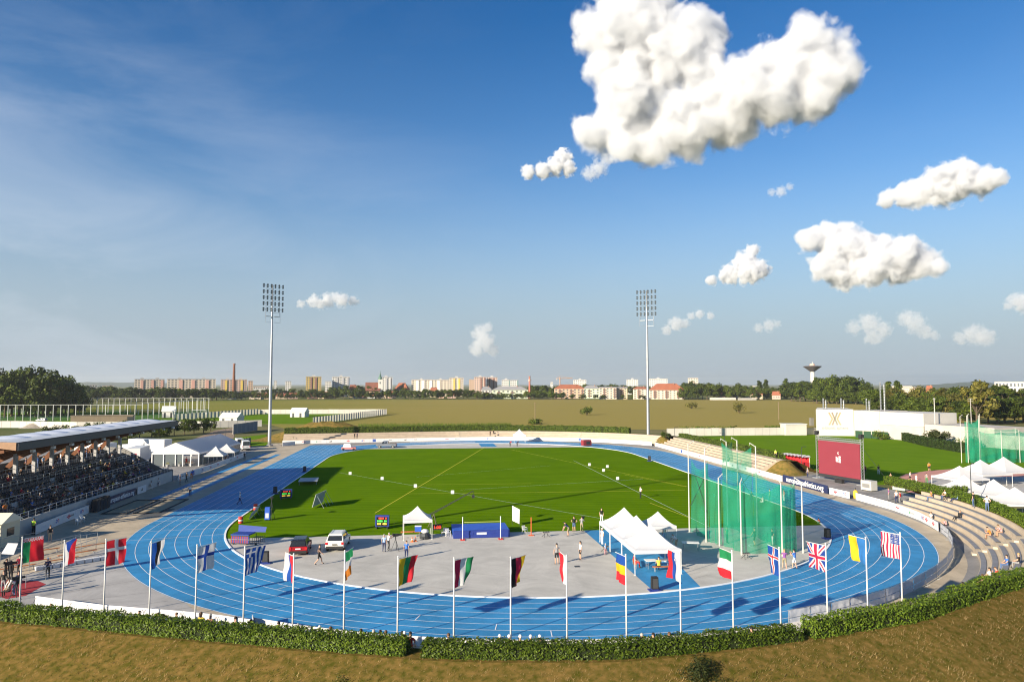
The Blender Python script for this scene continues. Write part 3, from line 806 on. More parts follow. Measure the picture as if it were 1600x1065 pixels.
# the far hedge and banks
fh = offset(far_front, 7.0)
hedge('long low dark green hedge along the top of the far bend terrace', resample(fh[8:], 0.6), 1.5, 1.75, 2.35, 0.17, 48, LEAFF, seed=31)
bk = MB()
A = offset(far_front, 6.2, 2.38); B = offset(far_front, 9.0, 2.3); C = offset(far_front, 16, -0.06)
bk.strip(A, B); bk.strip(B, C)
tag(bk.build('far_bank', GRASSBANK), kind='structure')
hedge('clipped hedge along the top of the back straight terrace beside the pitch', resample([Vector((55.6, 40, 0)), Vector((55.6, 97, 0))], 0.6), 1.2, 1.15, 2.3, 0.15, 50, LEAFF, seed=32)
bk = MB(); A = [Vector((54.2, 36.5, 2.38)), Vector((54.2, 98, 2.38))]; B = [Vector((57, 36.5, 2.25)), Vector((57, 98, 2.25))]; C = [Vector((61, 34, -0.06)), Vector((61, 101, -0.06))]
bk.strip(A, B); bk.strip(B, C)
tag(bk.build('side_bank', GRASSBANK), kind='structure')
def mound(name, c, rx, ry, h, rz=0.0, m=GRASSBANK, n=22):
    b = MB()
    def fn(u, v):
        a = u * 2 * PI; k = v; x, y = rx * k * math.cos(a), ry * k * math.sin(a)
        zz = h * (0.5 + 0.5 * math.cos(PI * min(1, k))) * (1 + 0.12 * noise.noise((c[0] + x, c[1] + y, 2))) - 0.06
        return (c[0] + x * math.cos(rz) - y * math.sin(rz), c[1] + x * math.sin(rz) + y * math.cos(rz), zz)
    b.grid(fn, n * 2, 10)
    return tag(b.build(name, m, smooth=True), kind='structure')
mound('earth_mound', (54.6, 37.2), 4.6, 5.2, 2.5)
mound('earth_mound', (52.0, 100.5), 4.2, 6.0, 2.6)
mound('earth_mound', (-45, 131), 25, 9.5, 5.6, R(6))
mound('gravel_pile', G(330 / 5.92, 668), 6, 5, 2.4, 0, M('gravel_grey', (0.27, 0.24, 0.20), 0.95, 0.25, 1.0))
pb = G(1033, 685, 2.5); shrub('round_bush', 'small round bush on the mound at the end of the far bend hedge', (51.5, 98.0, 2.1), 1.3, 1.8, LEAFF, 700, 0.16, 33, 'bush')

# ------------------------------------------------------------------ people
SKIN = [M('skin_light', (0.50, 0.30, 0.21), 0.6), M('skin_tan', (0.36, 0.20, 0.125), 0.6)]
HAIRM = {'dark': M('hair_dark', (0.02, 0.014, 0.01), 0.6), 'brown': M('hair_brown', (0.09, 0.05, 0.025), 0.6), 'grey': M('hair_grey', (0.35, 0.33, 0.3), 0.7), 'blond': M('hair_blond', (0.38, 0.26, 0.11), 0.6), 'cap': M('white_cap_cloth', (0.78, 0.78, 0.78), 0.8)}
CLOTH = {}
for k_, c_ in dict(white=(.78, .78, .77), black=(.018, .018, .02), navy=(.02, .03, .09), blue=(.05, .16, .5), red=(.5, .03, .03), orange=(.75, .2, .03), yellow=(.72, .55, .06), lime=(.5, .75, .06), green=(.05, .22, .08), grey=(.25, .25, .26), beige=(.45, .36, .25), purple=(.2, .07, .25), pink=(.65, .3, .32), denim=(.09, .14, .27), khaki=(.27, .23, .14), lightblue=(.3, .45, .68), crimson=(.33, .02, .05), bare=(.40, .23, .15)).items():
    CLOTH[k_] = M(k_ + '_cloth', c_, 0.85, 0.08, 9.0)
SHOE = M('shoe_dark', (0.03, 0.03, 0.03), 0.7)

V = Vector
def pose(kind):
    """joint places of a 1.76 m figure facing +y"""
    J = dict(pelvis=V((0, 0, .96)), waist=V((0, .0, 1.12)), chest=V((0, 0, 1.34)), neck=V((0, 0, 1.50)), jaw=V((0, .025, 1.57)), brow=V((0, .015, 1.68)), crown=V((0, 0, 1.745)))
    for s, n in ((-1, 'l'), (1, 'r')):
        J['sh' + n] = V((.185 * s, 0, 1.43)); J['el' + n] = V((.235 * s, -.03, 1.15)); J['wr' + n] = V((.245 * s, .05, .90)); J['ha' + n] = V((.245 * s, .075, .83))
        J['hi' + n] = V((.10 * s, 0, .90)); J['kn' + n] = V((.115 * s, .03, .50)); J['an' + n] = V((.12 * s, -.01, .09)); J['to' + n] = V((.14 * s, .16, .035))
    up = ('waist', 'chest', 'neck', 'jaw', 'brow', 'crown', 'shl', 'shr', 'ell', 'elr', 'wrl', 'wrr', 'hal', 'har')
    def shift(d, names):
        for n in names: J[n] += V(d)
    if kind == 'walk':
        J['knl'] += V((0, .16, .03)); J['anl'] += V((0, .30, .02)); J['tol'] += V((0, .30, .06)); J['knr'] += V((0, -.06, 0)); J['anr'] += V((0, -.34, .08)); J['tor'] += V((0, -.33, .02))
        J['ell'] += V((0, -.10, .02)); J['wrl'] += V((0, -.16, .06)); J['hal'] += V((0, -.15, .07)); J['elr'] += V((0, .10, .02)); J['wrr'] += V((-.02, .24, .10)); J['har'] += V((-.02, .27, .12))
        shift((0, .05, 0), up)
    elif kind in ('sit', 'sitlean', 'sitback'):
        shift((0, -.02, -.46), ('pelvis', 'hil', 'hir') + up)
        for s, n in ((-1, 'l'), (1, 'r')):
            J['hi' + n] = V((.10 * s, 0.02, .48)); J['kn' + n] = V((.13 * s, .44, .50)); J['an' + n] = V((.13 * s, .42, .09)); J['to' + n] = V((.15 * s, .59, .04))
            J['el' + n] = V((.24 * s, .08, .72)); J['wr' + n] = V((.14 * s, .29, .62)); J['ha' + n] = V((.10 * s, .36, .60))
        if kind == 'sitlean':
            for n in up: z = J[n].z - .5; J[n] += V((0, .45 * z, -.08 * z))
            for s, n in ((-1, 'l'), (1, 'r')): J['el' + n] = V((.2 * s, .36, .66)); J['wr' + n] = V((.08 * s, .50, .80)); J['ha' + n] = V((.04 * s, .50, .88))
        if kind == 'sitback':
            for n in up: z = J[n].z - .5; J[n] += V((0, -.35 * z, -.05 * z))
            for s, n in ((-1, 'l'), (1, 'r')): J['el' + n] = V((.28 * s, -.42, .72)); J['wr' + n] = V((.30 * s, -.52, .50)); J['ha' + n] = V((.31 * s, -.54, .44)); J['kn' + n] = V((.14 * s, .46, .58)); J['an' + n] = V((.14 * s, .72, .2)); J['to' + n] = V((.15 * s, .86, .26))
    elif kind == 'camera':     # both hands up on a camera at eye height
        for s, n in ((-1, 'l'), (1, 'r')): J['el' + n] = V((.27 * s, .16, 1.20)); J['wr' + n] = V((.12 * s, .34, 1.38)); J['ha' + n] = V((.10 * s, .40, 1.43))
        shift((0, .05, -.02), ('chest', 'neck', 'jaw', 'brow', 'crown')); J['knl'] += V((-.04, .08, 0)); J['anl'] += V((-.06, .12, 0)); J['tol'] += V((-.06, .12, 0)); J['anr'] += V((.04, -.12, 0)); J['tor'] += V((.04, -.12, 0))
    elif kind == 'bend':
        for n in up: z = J[n].z - .96; J[n] = J[n] + V((0, .62 * z, -.34 * z))
        for s, n in ((-1, 'l'), (1, 'r')): J['el' + n] = V((.22 * s, .50, .92)); J['wr' + n] = V((.16 * s, .58, .70)); J['ha' + n] = V((.14 * s, .61, .63)); J['hi' + n] += V((0, -.08, 0)); J['kn' + n] += V((0, .04, -.01))
        J['pelvis'] += V((0, -.08, 0))
    elif kind == 'hips':       # hands on hips
        for s, n in ((-1, 'l'), (1, 'r')): J['el' + n] = V((.36 * s, -.08, 1.20)); J['wr' + n] = V((.20 * s, .02, 1.04)); J['ha' + n] = V((.15 * s, .05, 1.01))
    elif kind == 'phone':      # one hand raised to the chest
        J['elr'] = V((.24, .06, 1.17)); J['wrr'] = V((.13, .26, 1.26)); J['har'] = V((.10, .31, 1.31)); J['ell'] = V((-.24, .05, 1.17)); J['wrl'] = V((-.14, .25, 1.18)); J['hal'] = V((-.09, .31, 1.2))
        for n in ('jaw', 'brow', 'crown'): J[n] += V((0, .03, -.01))
    elif kind == 'throw':      # turning with both arms low to one side
        for s, n in ((-1, 'l'), (1, 'r')): J['el' + n] = V((.16 * s + .18, .24, 1.18)); J['wr' + n] = V((.06 * s + .32, .36, .95)); J['ha' + n] = V((.05 * s + .36, .40, .90)); J['kn' + n] += V((.06 * s, .08, -.04)); J['an' + n] += V((.1 * s, 0, 0)); J['to' + n] += V((.12 * s, 0, 0))
        shift((0, .03, -.04), up + ('pelvis', 'hil', 'hir'))
    return J

EDGES = [('pelvis', 'waist'), ('waist', 'chest'), ('chest', 'neck'), ('neck', 'jaw'), ('jaw', 'brow'), ('brow', 'crown'), ('chest', 'shl'), ('chest', 'shr')]
for n_ in 'lr': EDGES += [('sh' + n_, 'el' + n_), ('el' + n_, 'wr' + n_), ('wr' + n_, 'ha' + n_), ('pelvis', 'hi' + n_), ('hi' + n_, 'kn' + n_), ('kn' + n_, 'an' + n_), ('an' + n_, 'to' + n_)]
RAD = dict(pelvis=(.155, .115), waist=(.135, .10), chest=(.165, .115), neck=(.056, .058), jaw=(.068, .075), brow=(.080, .098), crown=(.055, .062), sh=(.068, .062), el=(.046, .046), wr=(.033, .03), ha=(.040, .026), hi=(.095, .10), kn=(.062, .065), an=(.042, .045), to=(.045, .03))
_body = {}
def body_mesh(kind, shorts=False, bare_arms=True):
    """one continuous skin grown over the joints; slots: 0 skin, 1 shirt, 2 trousers, 3 shoes, 4 dark of the eyes"""
    key = (kind, shorts, bare_arms)
    if key in _body: return _body[key]
    J = pose(kind); names = list(J); idx = {n: i for i, n in enumerate(names)}
    me = bpy.data.meshes.new('person'); me.from_pydata([J[n] for n in names], [(idx[a], idx[b]) for a, b in EDGES], [])
    o = bpy.data.objects.new('tmp', me); COL.objects.link(o)
    md = o.modifiers.new('s', 'SKIN'); md.use_smooth_shade = True
    for n in names:
        sv = me.skin_vertices[0].data[idx[n]]; sv.radius = RAD.get(n) or RAD[n[:2]]; sv.use_root = n == 'pelvis'
    sb = o.modifiers.new('d', 'SUBSURF'); sb.levels = 1; sb.render_levels = 1
    dg = bpy.context.evaluated_depsgraph_get()
    out = bpy.data.meshes.new_from_object(o.evaluated_get(dg)); bpy.data.objects.remove(o); bpy.data.meshes.remove(me)
    def near(p):
        best, bd, bt = None, 9, 0
        for a, b in EDGES:
            A, B = J[a], J[b]; d = B - A; t = max(0, min(1, (p - A).dot(d) / d.length_squared)); q = (A + d * t - p).length - 0.5 * ((RAD.get(a) or RAD[a[:2]])[0] + (RAD.get(b) or RAD[b[:2]])[0])
            if q < bd: best, bd, bt = (a, b), q, t
        return best, bt
    b = MB(); vs = [v.co.copy() for v in out.vertices]; b.v = [tuple(v) for v in vs]
    for p in out.polygons:
        (e0, e1), t = near(p.center); mi = 1
        if e0 in ('neck', 'jaw', 'brow') or (e0 == 'chest' and e1 == 'neck' and t > .75): mi = 0
        elif e0[:2] == 'wr' or (e0[:2] == 'el' and bare_arms) or (e0[:2] == 'sh' and bare_arms and t > .6): mi = 0
        elif e1[:2] == 'hi' or e0[:2] == 'hi' or (e0 == 'pelvis' and t < .35): mi = 2 if not (shorts and e0[:2] == 'hi' and t > .85) else 0
        elif e0[:2] == 'kn': mi = 0 if shorts else 2
        elif e0[:2] == 'an': mi = 3
        b.f.append(tuple(p.vertices)); b.m.append(mi)
    bpy.data.meshes.remove(out)
    # face: nose, eyes, ears
    fz = J['brow'].lerp(J['jaw'], 0.25); up = (J['crown'] - J['jaw']).normalized(); fw = V((0, 1, 0)); fw = (fw - up * fw.dot(up)).normalized()
    b.raw([fz + fw * .092 + V((-.013, 0, 0)) - up * .035, fz + fw * .092 + V((.013, 0, 0)) - up * .035, fz + fw * .118 - up * .036, fz + fw * .088 + up * .012], [(0, 1, 2), (1, 3, 2), (3, 0, 2)], 0)
    for s in (-1, 1):
        b.blob(fz + fw * .083 + V((.032 * s, 0, 0)) + up * .008, .011, 4, 5, 4); b.blob(fz + V((.082 * s, 0, 0)) - up * .01, .026, 0, 5, 4, (.4, .7, 1.2))
    # hands: five fingers each
    for s, n in ((-1, 'l'), (1, 'r')):
        w, h = J['wr' + n], J['ha' + n]; d = (h - w).normalized(); sd = d.cross(V((s, .2, .3))).normalized()
        for k, ln in enumerate((.062, .072, .068, .052)):
            r0 = h + sd * (.024 - .016 * k) + d * .015; mid_ = r0 + d * ln * .55; tip = mid_ + (d * .8 + V((-s * .5, 0, 0))).normalized() * ln * .5
            b.bar(r0, mid_, .0095, 5, 0, .0085); b.bar(mid_, tip, .0085, 5, 0, .006)
        r0 = w.lerp(h, .5) + sd * .028; b.bar(r0, r0 + (d + sd * .7).normalized() * .055, .011, 5, 0, .008)
    me = bpy.data.meshes.new('person'); me.from_pydata(b.v, [], b.f); me.polygons.foreach_set('material_index', b.m); me.polygons.foreach_set('use_smooth', [True] * len(b.f))
    for m in (SKIN[0], CLOTH['white'], CLOTH['navy'], SHOE, HAIRM['dark']): me.materials.append(m)
    # hair shell
    hm = {}
    up_ = up; c = J['brow'] + up * .012 - fw * .008
    for style in ('short', 'long', 'cap'):
        q = MB(); prof = []
        def pt(u, v):
            az = u * 2 * PI; lat = v * PI * (.56 if style != 'long' else .60); x, y, z = math.sin(lat) * math.cos(az), math.sin(lat) * math.sin(az), math.cos(lat)
            front = max(0, y) * (1 if lat > 1.0 else .2)
            k = 1.0 - .12 * front
            return c + V((x * .093 * k, 0, 0)) + fw * (y * .108 * k) + up_ * (z * .098 + (0.03 * front if z < .25 else 0))
        q.grid(pt, 12, 6)
        if style == 'long':
            q.bar(c - fw * .085 + up_ * .0, c - fw * .13 - up_ * .20, .045, 7, 0, .02)
        if style == 'cap':
            q.raw([c + fw * .085 + V((-.07, 0, 0)) + up_ * .03, c + fw * .085 + V((.07, 0, 0)) + up_ * .03, c + fw * .17 + V((.05, 0, 0)) + up_ * .012, c + fw * .17 + V((-.05, 0, 0)) + up_ * .012], [(0, 1, 2, 3)])
        hme = bpy.data.meshes.new('hair'); hme.from_pydata(q.v, [], q.f); hme.polygons.foreach_set('use_smooth', [True] * len(q.f)); hme.materials.append(HAIRM['dark']); hm[style] = hme
    _body[key] = (me, hm)
    return _body[key]

def person(label, loc, face, kind='stand', shirt='white', legs='navy', hair='dark', style='short', shorts=False, arms=True, skin=0, scale=1.0, group=None, sit_drop=0.0):
    """face = heading in radians the person looks along (0 = +x)"""
    me, hm = body_mesh(kind, shorts, arms)
    o = bpy.data.objects.new('person', me); COL.objects.link(o)
    o.location = (loc[0], loc[1], (loc[2] if len(loc) > 2 else 0.0) - sit_drop); o.rotation_euler = (0, 0, face - PI / 2); o.scale = (scale,) * 3
    for i, m in ((0, SKIN[skin]), (1, CLOTH[shirt]), (2, CLOTH[legs])):
        o.material_slots[i].link = 'OBJECT'; o.material_slots[i].material = m
    h = bpy.data.objects.new('cap' if style == 'cap' else 'hair', hm[style]); COL.objects.link(h); h.parent = o
    h.material_slots[0].link = 'OBJECT'; h.material_slots[0].material = HAIRM['cap' if style == 'cap' else hair]
    return tag(o, label, 'person', group)

def PP(px, py, label, deg, kind='stand', z=0.0, **k): return person(label, G(px, py, z), R(deg), kind, **k)
RV = random.Random(99)
def rscale(): return RV.uniform(.95, 1.05)

# ------------------------------------------------------------------ floodlight masts
STEEL = M('galvanised_steel', (0.36, 0.38, 0.40), 0.45, 0.10, 1.0, metal=0.6)
WHITEP = M('white_paint', (0.66, 0.66, 0.65), 0.5, 0.04, 2.0)
DARKM = M('dark_metal', (0.05, 0.055, 0.06), 0.5, metal=0.4)
GLASS = M('lamp_glass', (0.07, 0.08, 0.09), 0.25, spec=0.4)
def mast(label, loc, face, H=45.0):
    t = T('floodlight_mast', label, 'floodlight mast', loc, face)      # +y faces the field
    b = MB(); b.lathe([(0.48, 0), (0.46, 1.5), (0.34, H * .55), (0.22, H - 9), (0.17, H - .4)], 14); b.build('pole', STEEL, t, smooth=True)
    MB().lathe([(0.9, 0), (0.9, 0.35)], 14).build('base_plate', M('base_concrete', (.35, .34, .32), .9), t)
    f = MB(); w = 2.75
    for k in range(5):
        z = H - 0.7 - k * 1.65; f.bar((-w - .3, .22, z), (w + .3, .22, z), .05, 5); f.bar((-w * .72, .22, z - .9), (w * .72, .22, z - .9), .035, 5)
    for s in (-1, 1): f.bar((s * w * .72, .22, H - .6), (s * w * .72, .22, H - 9.4), .05, 5)
    f.build('lamp_frame', STEEL, t)
    pl = MB()
    for s in (-1, 1):
        pl.box((s * 1.2, .15, H - 9.3), (1.5, .9, .08)); pl.bar((s * 2.1, .5, H - 11), (s * 2.1, .5, H - 8.2), .035, 5); pl.bar((s * .3, .5, H - 10.9), (s * 2.1, .5, H - 11), .035, 5)
    pl.build('platform', STEEL, t)
    pr = None
    for k in range(5):
        for c in range(6):
            for q in (0, 1):
                x = -w + c * (2 * w / 5); z = H - .7 - k * 1.65 + (.28 if q == 0 else -.30)
                if pr is None:
                    l = MB(); d = V((0, .9, -.42)).normalized(); l.bar(V((0, .05, 0)), V((0, .05, 0)) + d * .22, .12, 9, 0, .27); l.bar(V((0, .05, 0)) + d * .22, V((0, .05, 0)) + d * .25, .27, 9, 1); l.bar((0, 0, -.2), (0, .08, 0), .03, 4)
                    pr = l.build('lamp', [M('lamp_housing', (.12, .125, .13), .6), GLASS], t); o = pr
                else: o = pr.copy(); COL.objects.link(o); o.parent = t
                o.location = (x, .28, z)
    return t
lm = V((-57.1, 108.7, 0)); rmast = V((50.15, 109.1, 0))
def toward(p, q): return math.atan2(-(q[0] - p[0]), q[1] - p[1])
mast('tall grey floodlight mast at the far left corner of the track', lm, toward(lm, (0, 30)))
mast('tall grey floodlight mast behind the far right bend terrace', rmast, toward(rmast, (5, 40)))
mast('floodlight mast near the left end of the near bend, casting a long shadow', (-57.0, -34.5, 0), toward((-57, -34.5), (0, 40)))

# ------------------------------------------------------------------ flags on poles along the near bend
FC = dict(w=(.66, .66, .66), r=(.60, .025, .04), g=(.02, .26, .09), b=(.02, .06, .30), k=(.015, .015, .018), y=(.80, .52, .02), lb=(.04, .20, .52), o=(.80, .26, .03), dr=(.50, .02, .07), hb=(.015, .08, .36))
FM = {k: fabric('flag_' + n, FC[k], .42) for k, n in dict(w='white', r='red', g='green', b='blue', k='black', y='yellow', lb='sky_blue', o='orange', dr='crimson', hb='royal_blue').items()}
FK = list(FM); FI = {k: i for i, k in enumerate(FK)}
def d_bars(*c): return lambda s, t: c[min(len(c) - 1, int(t * len(c)))]          # stacked in the usual sense
def d_cols(*c): return lambda s, t: c[min(len(c) - 1, int(s * len(c)))]
def d_cross(bgc, cr, inner=None, wd=.075, wi=.035, cs=.38):
    def f(s, t):
        a, b = abs(s - cs) * 1.5, abs(t - .5)
        if inner and (a < wi * 1.15 or b < wi * 1.15): return inner
        return cr if (a < wd * 1.2 or b < wd * 1.2) else bgc
    return f
def d_cz(s, t):
    if s < .5 * (1 - abs(2 * t - 1)): return 'b'
    return 'w' if t < .5 else 'r'
def d_by(s, t):
    if s < .13: return 'r' if (int(t * 16) + int(s * 30)) % 2 else 'w'
    return 'r' if t < .66 else 'g'
def d_gr(s, t):
    if s < .37 and t < .55: return 'w' if abs(s - .185) < .035 or abs(t - .277) < .055 else 'hb'
    return 'hb' if int(t * 9) % 2 == 0 else 'w'
def d_us(s, t):
    if s < .42 and t < .54: return 'w' if (int(s * 30) % 2 == 0 and int(t * 26) % 2 == 0) else 'b'
    return 'dr' if int(t * 13) % 2 == 0 else 'w'
def d_uk(s, t):
    x, y = (s - .5) * 1.6, t - .5
    if abs(x) < .09 or abs(y) < .09: return 'dr'
    if abs(x) < .155 or abs(y) < .155: return 'w'
    d = min(abs(x * .625 - y), abs(x * .625 + y))
    return 'dr' if d < .045 else ('w' if d < .13 else 'b')
def d_si(s, t):
    if (s - .26) ** 2 * 2 + (t - .33) ** 2 < .011: return 'w' if (s - .26) ** 2 * 2 + (t - .33) ** 2 < .004 else 'hb'
    return ('w', 'hb', 'r')[min(2, int(t * 3))]
POLE = M('pole_white', (0.62, 0.62, 0.60), 0.4, 0.03, 2)
FLAGS = [  # pole x, base y, top y, side, shown width, taper, pattern, flipped, label
    (31, 938, 840, 1, 29, .02, d_by, True, 'red and green flag with a red and white woven band, leftmost of the row'),
    (97, 948, 845, 1, 15, .25, d_cz, False, 'white and red flag with a blue wedge, second pole from the left'),
    (162, 954, 843, 1, 29, .03, d_cross('r', 'w', cs=.36), False, 'red flag with a white cross on its pole beside the grey plaza'),
    (233, 960, 847, 1, 21, .55, d_bars('hb', 'k', 'w'), False, 'blue, black and white striped flag on its pole left of the blue bend'),
    (305, 967, 852, 1, 29, .40, d_cross('w', 'b', wd=.085, cs=.40), False, 'white flag with a dark blue cross'),
    (380, 976, 855, 1, 31, .55, d_gr, False, 'blue and white striped flag with a small white cross in its corner'),
    (457, 983, 866, -1, 13, -.3, d_bars('r', 'hb', 'w'), False, 'narrow folded white, blue and red flag below the red car'),
    (537, 986, 861, 1, 14, .4, d_cols('g', 'w', 'o'), False, 'furled green, white and orange flag below the white car'),
    (621, 989, 870, 1, 31, .62, d_bars('y', 'g', 'r'), False, 'yellow, green and red flag on its pole'),
    (709, 993, 872, 1, 31, .62, d_bars('dr', 'w', 'g'), False, 'red, white and green upright striped flag near the middle'),
    (798, 995, 871, 1, 25, .62, d_bars('k', 'dr', 'y'), False, 'black, red and yellow flag at the middle of the row'),
    (886, 995, 868, -1, 11, .3, d_bars('w', 'r'), False, 'narrow white and red flag just right of the middle of the row'),
    (979, 992, 867, -1, 17, -.15, d_cols('hb', 'y', 'r'), False, 'blue, yellow and red flag drooping from its pole'),
    (1064, 988, 863, -1, 19, -.05, d_si, False, 'white, blue and red flag with a small shield in front of the white tents'),
    (1146, 985, 861, -1, 19, .0, d_cols('g', 'w', 'r'), False, 'green, white and red flag with level stripes before the throwing cage'),
    (1220, 975, 856, -1, 17, .1, d_cross('hb', 'w', 'r', cs=.36), False, 'blue flag with a red cross edged in white'),
    (1293, 962, 850, -1, 29, .25, d_uk, False, 'blue flag with red and white upright and slanting crosses'),
    (1356, 952, 840, -1, 25, .35, d_bars('lb', 'y'), False, 'blue and yellow flag, second pole from the right'),
    (1410, 944, 833, -1, 27, -.05, d_us, False, 'red and white striped flag with starred blue corner, rightmost of the row')]
def flags():
    for i, (px, yb, yt, side, wpx, tp, pat, flip, lab) in enumerate(FLAGS):
        p = G(px, yb, 2.25); D = math.hypot(p.x - CX, p.y - CY); d = ray(px, yt); top = CZ + d.z / math.hypot(d.x, d.y) * D
        t = T('flag_pole', lab, 'flag', (p.x, p.y, 1.6), 0, 'flags on poles along the near bend')
        h = top - 1.6
        b = MB(); b.bar((0, 0, -.4), (0, 0, h), .055, 8, 0, .038); b.blob((0, 0, h + .03), .06, 0, 8, 5); b.build('pole', POLE, t, smooth=True)
        vw = V((p.x - CX, p.y - CY, 0)).normalized(); rt = V((vw.y, -vw.x, 0))
        depth = D * vw.dot(V((-math.sin(YAW), math.cos(YAW), 0)))
        W, Hh = 1.28, 1.62
        cs = min(.98, .92 * wpx / (W * 1100.8 / depth)); ax = (rt * side * cs + vw * math.sqrt(1 - cs * cs)).normalized(); nx = V((ax.y, -ax.x, 0))
        nu, nv = 36, 52; ph = i * 1.7
        def fn(a, b):
            wave = (.11 * math.sin(5.2 * a + 2.1 * b + ph) + .05 * math.sin(11 * a - 5 * b + ph * 2)) * a ** .7 * (.5 + .8 * b) + .035 * math.sin(9 * b + ph)
            sag = (1 - abs(tp) * .62 * b * (1 if tp >= 0 else -.55)) if tp >= 0 else (1 + .25 * -tp * b)
            x = .06 + a * W * sag; z = h - .12 - b * Hh * (1 - .16 * max(0, tp) * a) + (.09 * max(tp, 0) - .10 * max(-tp, 0)) * a
            return ax * x + nx * wave + V((0, 0, z))
        g = MB(); g.grid(fn, nu, nv, lambda a, b: FI[pat((b + .5) / nv, (1 - (a + .5) / nu) if flip else (a + .5) / nu)])
        fl_ = g.build('flag', [FM[k] for k in FK], t, smooth=True)
        b = MB(); b.bar((0, 0, h - .09), ax * (W + .08) + V((0, 0, h - .09 + (.09 * max(tp, 0) - .10 * max(-tp, 0)))), .018, 5); b.build('flag_arm', POLE, t)
flags()

# ------------------------------------------------------------------ advertising boards
BW = M('board_white', (0.64, 0.64, 0.65), 0.45, 0.03, 0.8)
BNAVY = M('board_navy', (0.02, 0.028, 0.085), 0.45)
BRED = M('board_red', (0.55, 0.03, 0.04), 0.5)
INK = {k: M('ink_' + k, c, 0.6) for k, c in dict(red=(.6, .03, .05), blue=(.03, .10, .42), black=(.02, .02, .02), grey=(.28, .29, .31), green=(.05, .3, .12), yellow=(.75, .6, .05), white=(.85, .85, .85), pale=(.52, .55, .60)).items()}
def logo(b, kind, x, z, h, inks):
    """flat emblem in the xz plane facing -y, about h high"""
    def ring(cx, cz, r0, r1, a0, a1, mi, n=10):
        A = [(cx + r0 * math.cos(R(a0 + (a1 - a0) * k / n)), 0, cz + r0 * math.sin(R(a0 + (a1 - a0) * k / n))) for k in range(n + 1)]
        B = [(cx + r1 * math.cos(R(a0 + (a1 - a0) * k / n)), 0, cz + r1 * math.sin(R(a0 + (a1 - a0) * k / n))) for k in range(n + 1)]
        b.strip(A, B, mi)
    def rect(x0, x1, z0, z1, mi): b.face([(x0, 0, z0), (x1, 0, z0), (x1, 0, z1), (x0, 0, z1)], mi)
    m = inks.index
    if kind == 'arch':
        ring(x - h * .35, z - h * .3, h * .35, h * .62, 20, 175, m('red')); ring(x + h * .45, z - h * .3, h * .3, h * .55, 15, 150, m('red')); rect(x - h * .2, x + h * .2, z - h * .45, z - h * .3, m('grey'))
    elif kind == 'bar':
        rect(x - h * 1.4, x - h * .95, z - h * .3, z + h * .3, m('green'))
        for k in range(6): rect(x - h * .8 + k * h * .38, x - h * .55 + k * h * .38, z - h * .2, z + h * .22, m('grey'))
    elif kind == 'blue': rect(x - h * .9, x + h * .9, z - h * .75, z + h * .75, m('blue')); rect(x - h * .5, x + h * .1, z - h * .2, z + h * .2, m('white')); ring(x + h * .4, z, h * .12, h * .26, 0, 360, m('white'))
    elif kind == 'swoosh': ring(x - h * .3, z, h * .18, h * .42, 0, 360, m('blue')); ring(x + h * .5, z, h * .2, h * .4, -90, 180, m('red'))
    elif kind == 'tri':
        for k in range(3): x0 = x - h * .7 + k * h * .4; b.face([(x0, 0, z - h * .4), (x0 + h * .3, 0, z - h * .4), (x0 + h * .3 + h * .1 * k, 0, z - h * .1 + h * .2 * k), (x0 + h * .1 * k, 0, z + h * .05 + h * .2 * k)], m('black'))
    elif kind == 'words':
        for k in range(7): rect(x - h * 1.3 + k * h * .38, x - h * 1.07 + k * h * .38, z - h * .18, z + h * (.2 if k % 3 else .3), m('black' if k < 4 else 'pale'))
    elif kind == 'oval':
        ring(x, z, h * .3, h * .5, 0, 360, m('red')); rect(x - h * .9, x + h * .9, z - h * .12, z + h * .12, m('red'))
    elif kind == 'pale':
        for k in range(4): rect(x - h * .9 + k * h * .5, x - h * .6 + k * h * .5, z - h * .25, z + h * .2, m('pale'))
IK = list(INK)
BG = 'perimeter boards round the track'
def board(p, q, label, face=BW, marks=(), h=0.95, words=None, wcol='white', wsize=.62, group=BG, thick=.06):
    """a free-standing board from p to q; its printed side looks to the left of the way p -> q turned (towards -y of the thing)"""
    p = V((p[0], p[1], 0)); q = V((q[0], q[1], 0)); L = (q - p).length - .03; c = (p + q) / 2; rz = math.atan2(q.y - p.y, q.x - p.x)
    t = T('advert_board', label, 'advert board', (c.x, c.y, 0), rz, group)
    MB().box((0, 0, .04), (L, thick, h)).build('panel', face, t)
    s = MB()
    for k in range(max(2, int(L / 1.6) + 1)):
        x = -L / 2 + .1 + (L - .2) * k / max(1, int(L / 1.6)) if L > 1.6 else (-L / 2 + .1 + (L - .2) * k)
        s.bar((x, thick / 2 + .02, h * .9), (x, .5, 0.01), .02, 4); s.bar((x, thick / 2, .02), (x, .52, .02), .02, 4)
    s.build('brace', DARKM, t)
    if marks:
        b = MB()
        for kind, f in marks: logo(b, kind, (f - .5) * L, .04 + h * .52, h * .52, IK)
        o = b.build('logo', [INK[k] for k in IK], t); o.location = (0, -thick / 2 - .004, 0)
    if words:
        vs, fs = text_mesh(words, wsize, .012); b = MB(); b.raw(vs, fs); o = b.build('lettering', INK[wcol], t); o.location = (0, -thick / 2 - .005, .04 + h * .5)
    return t

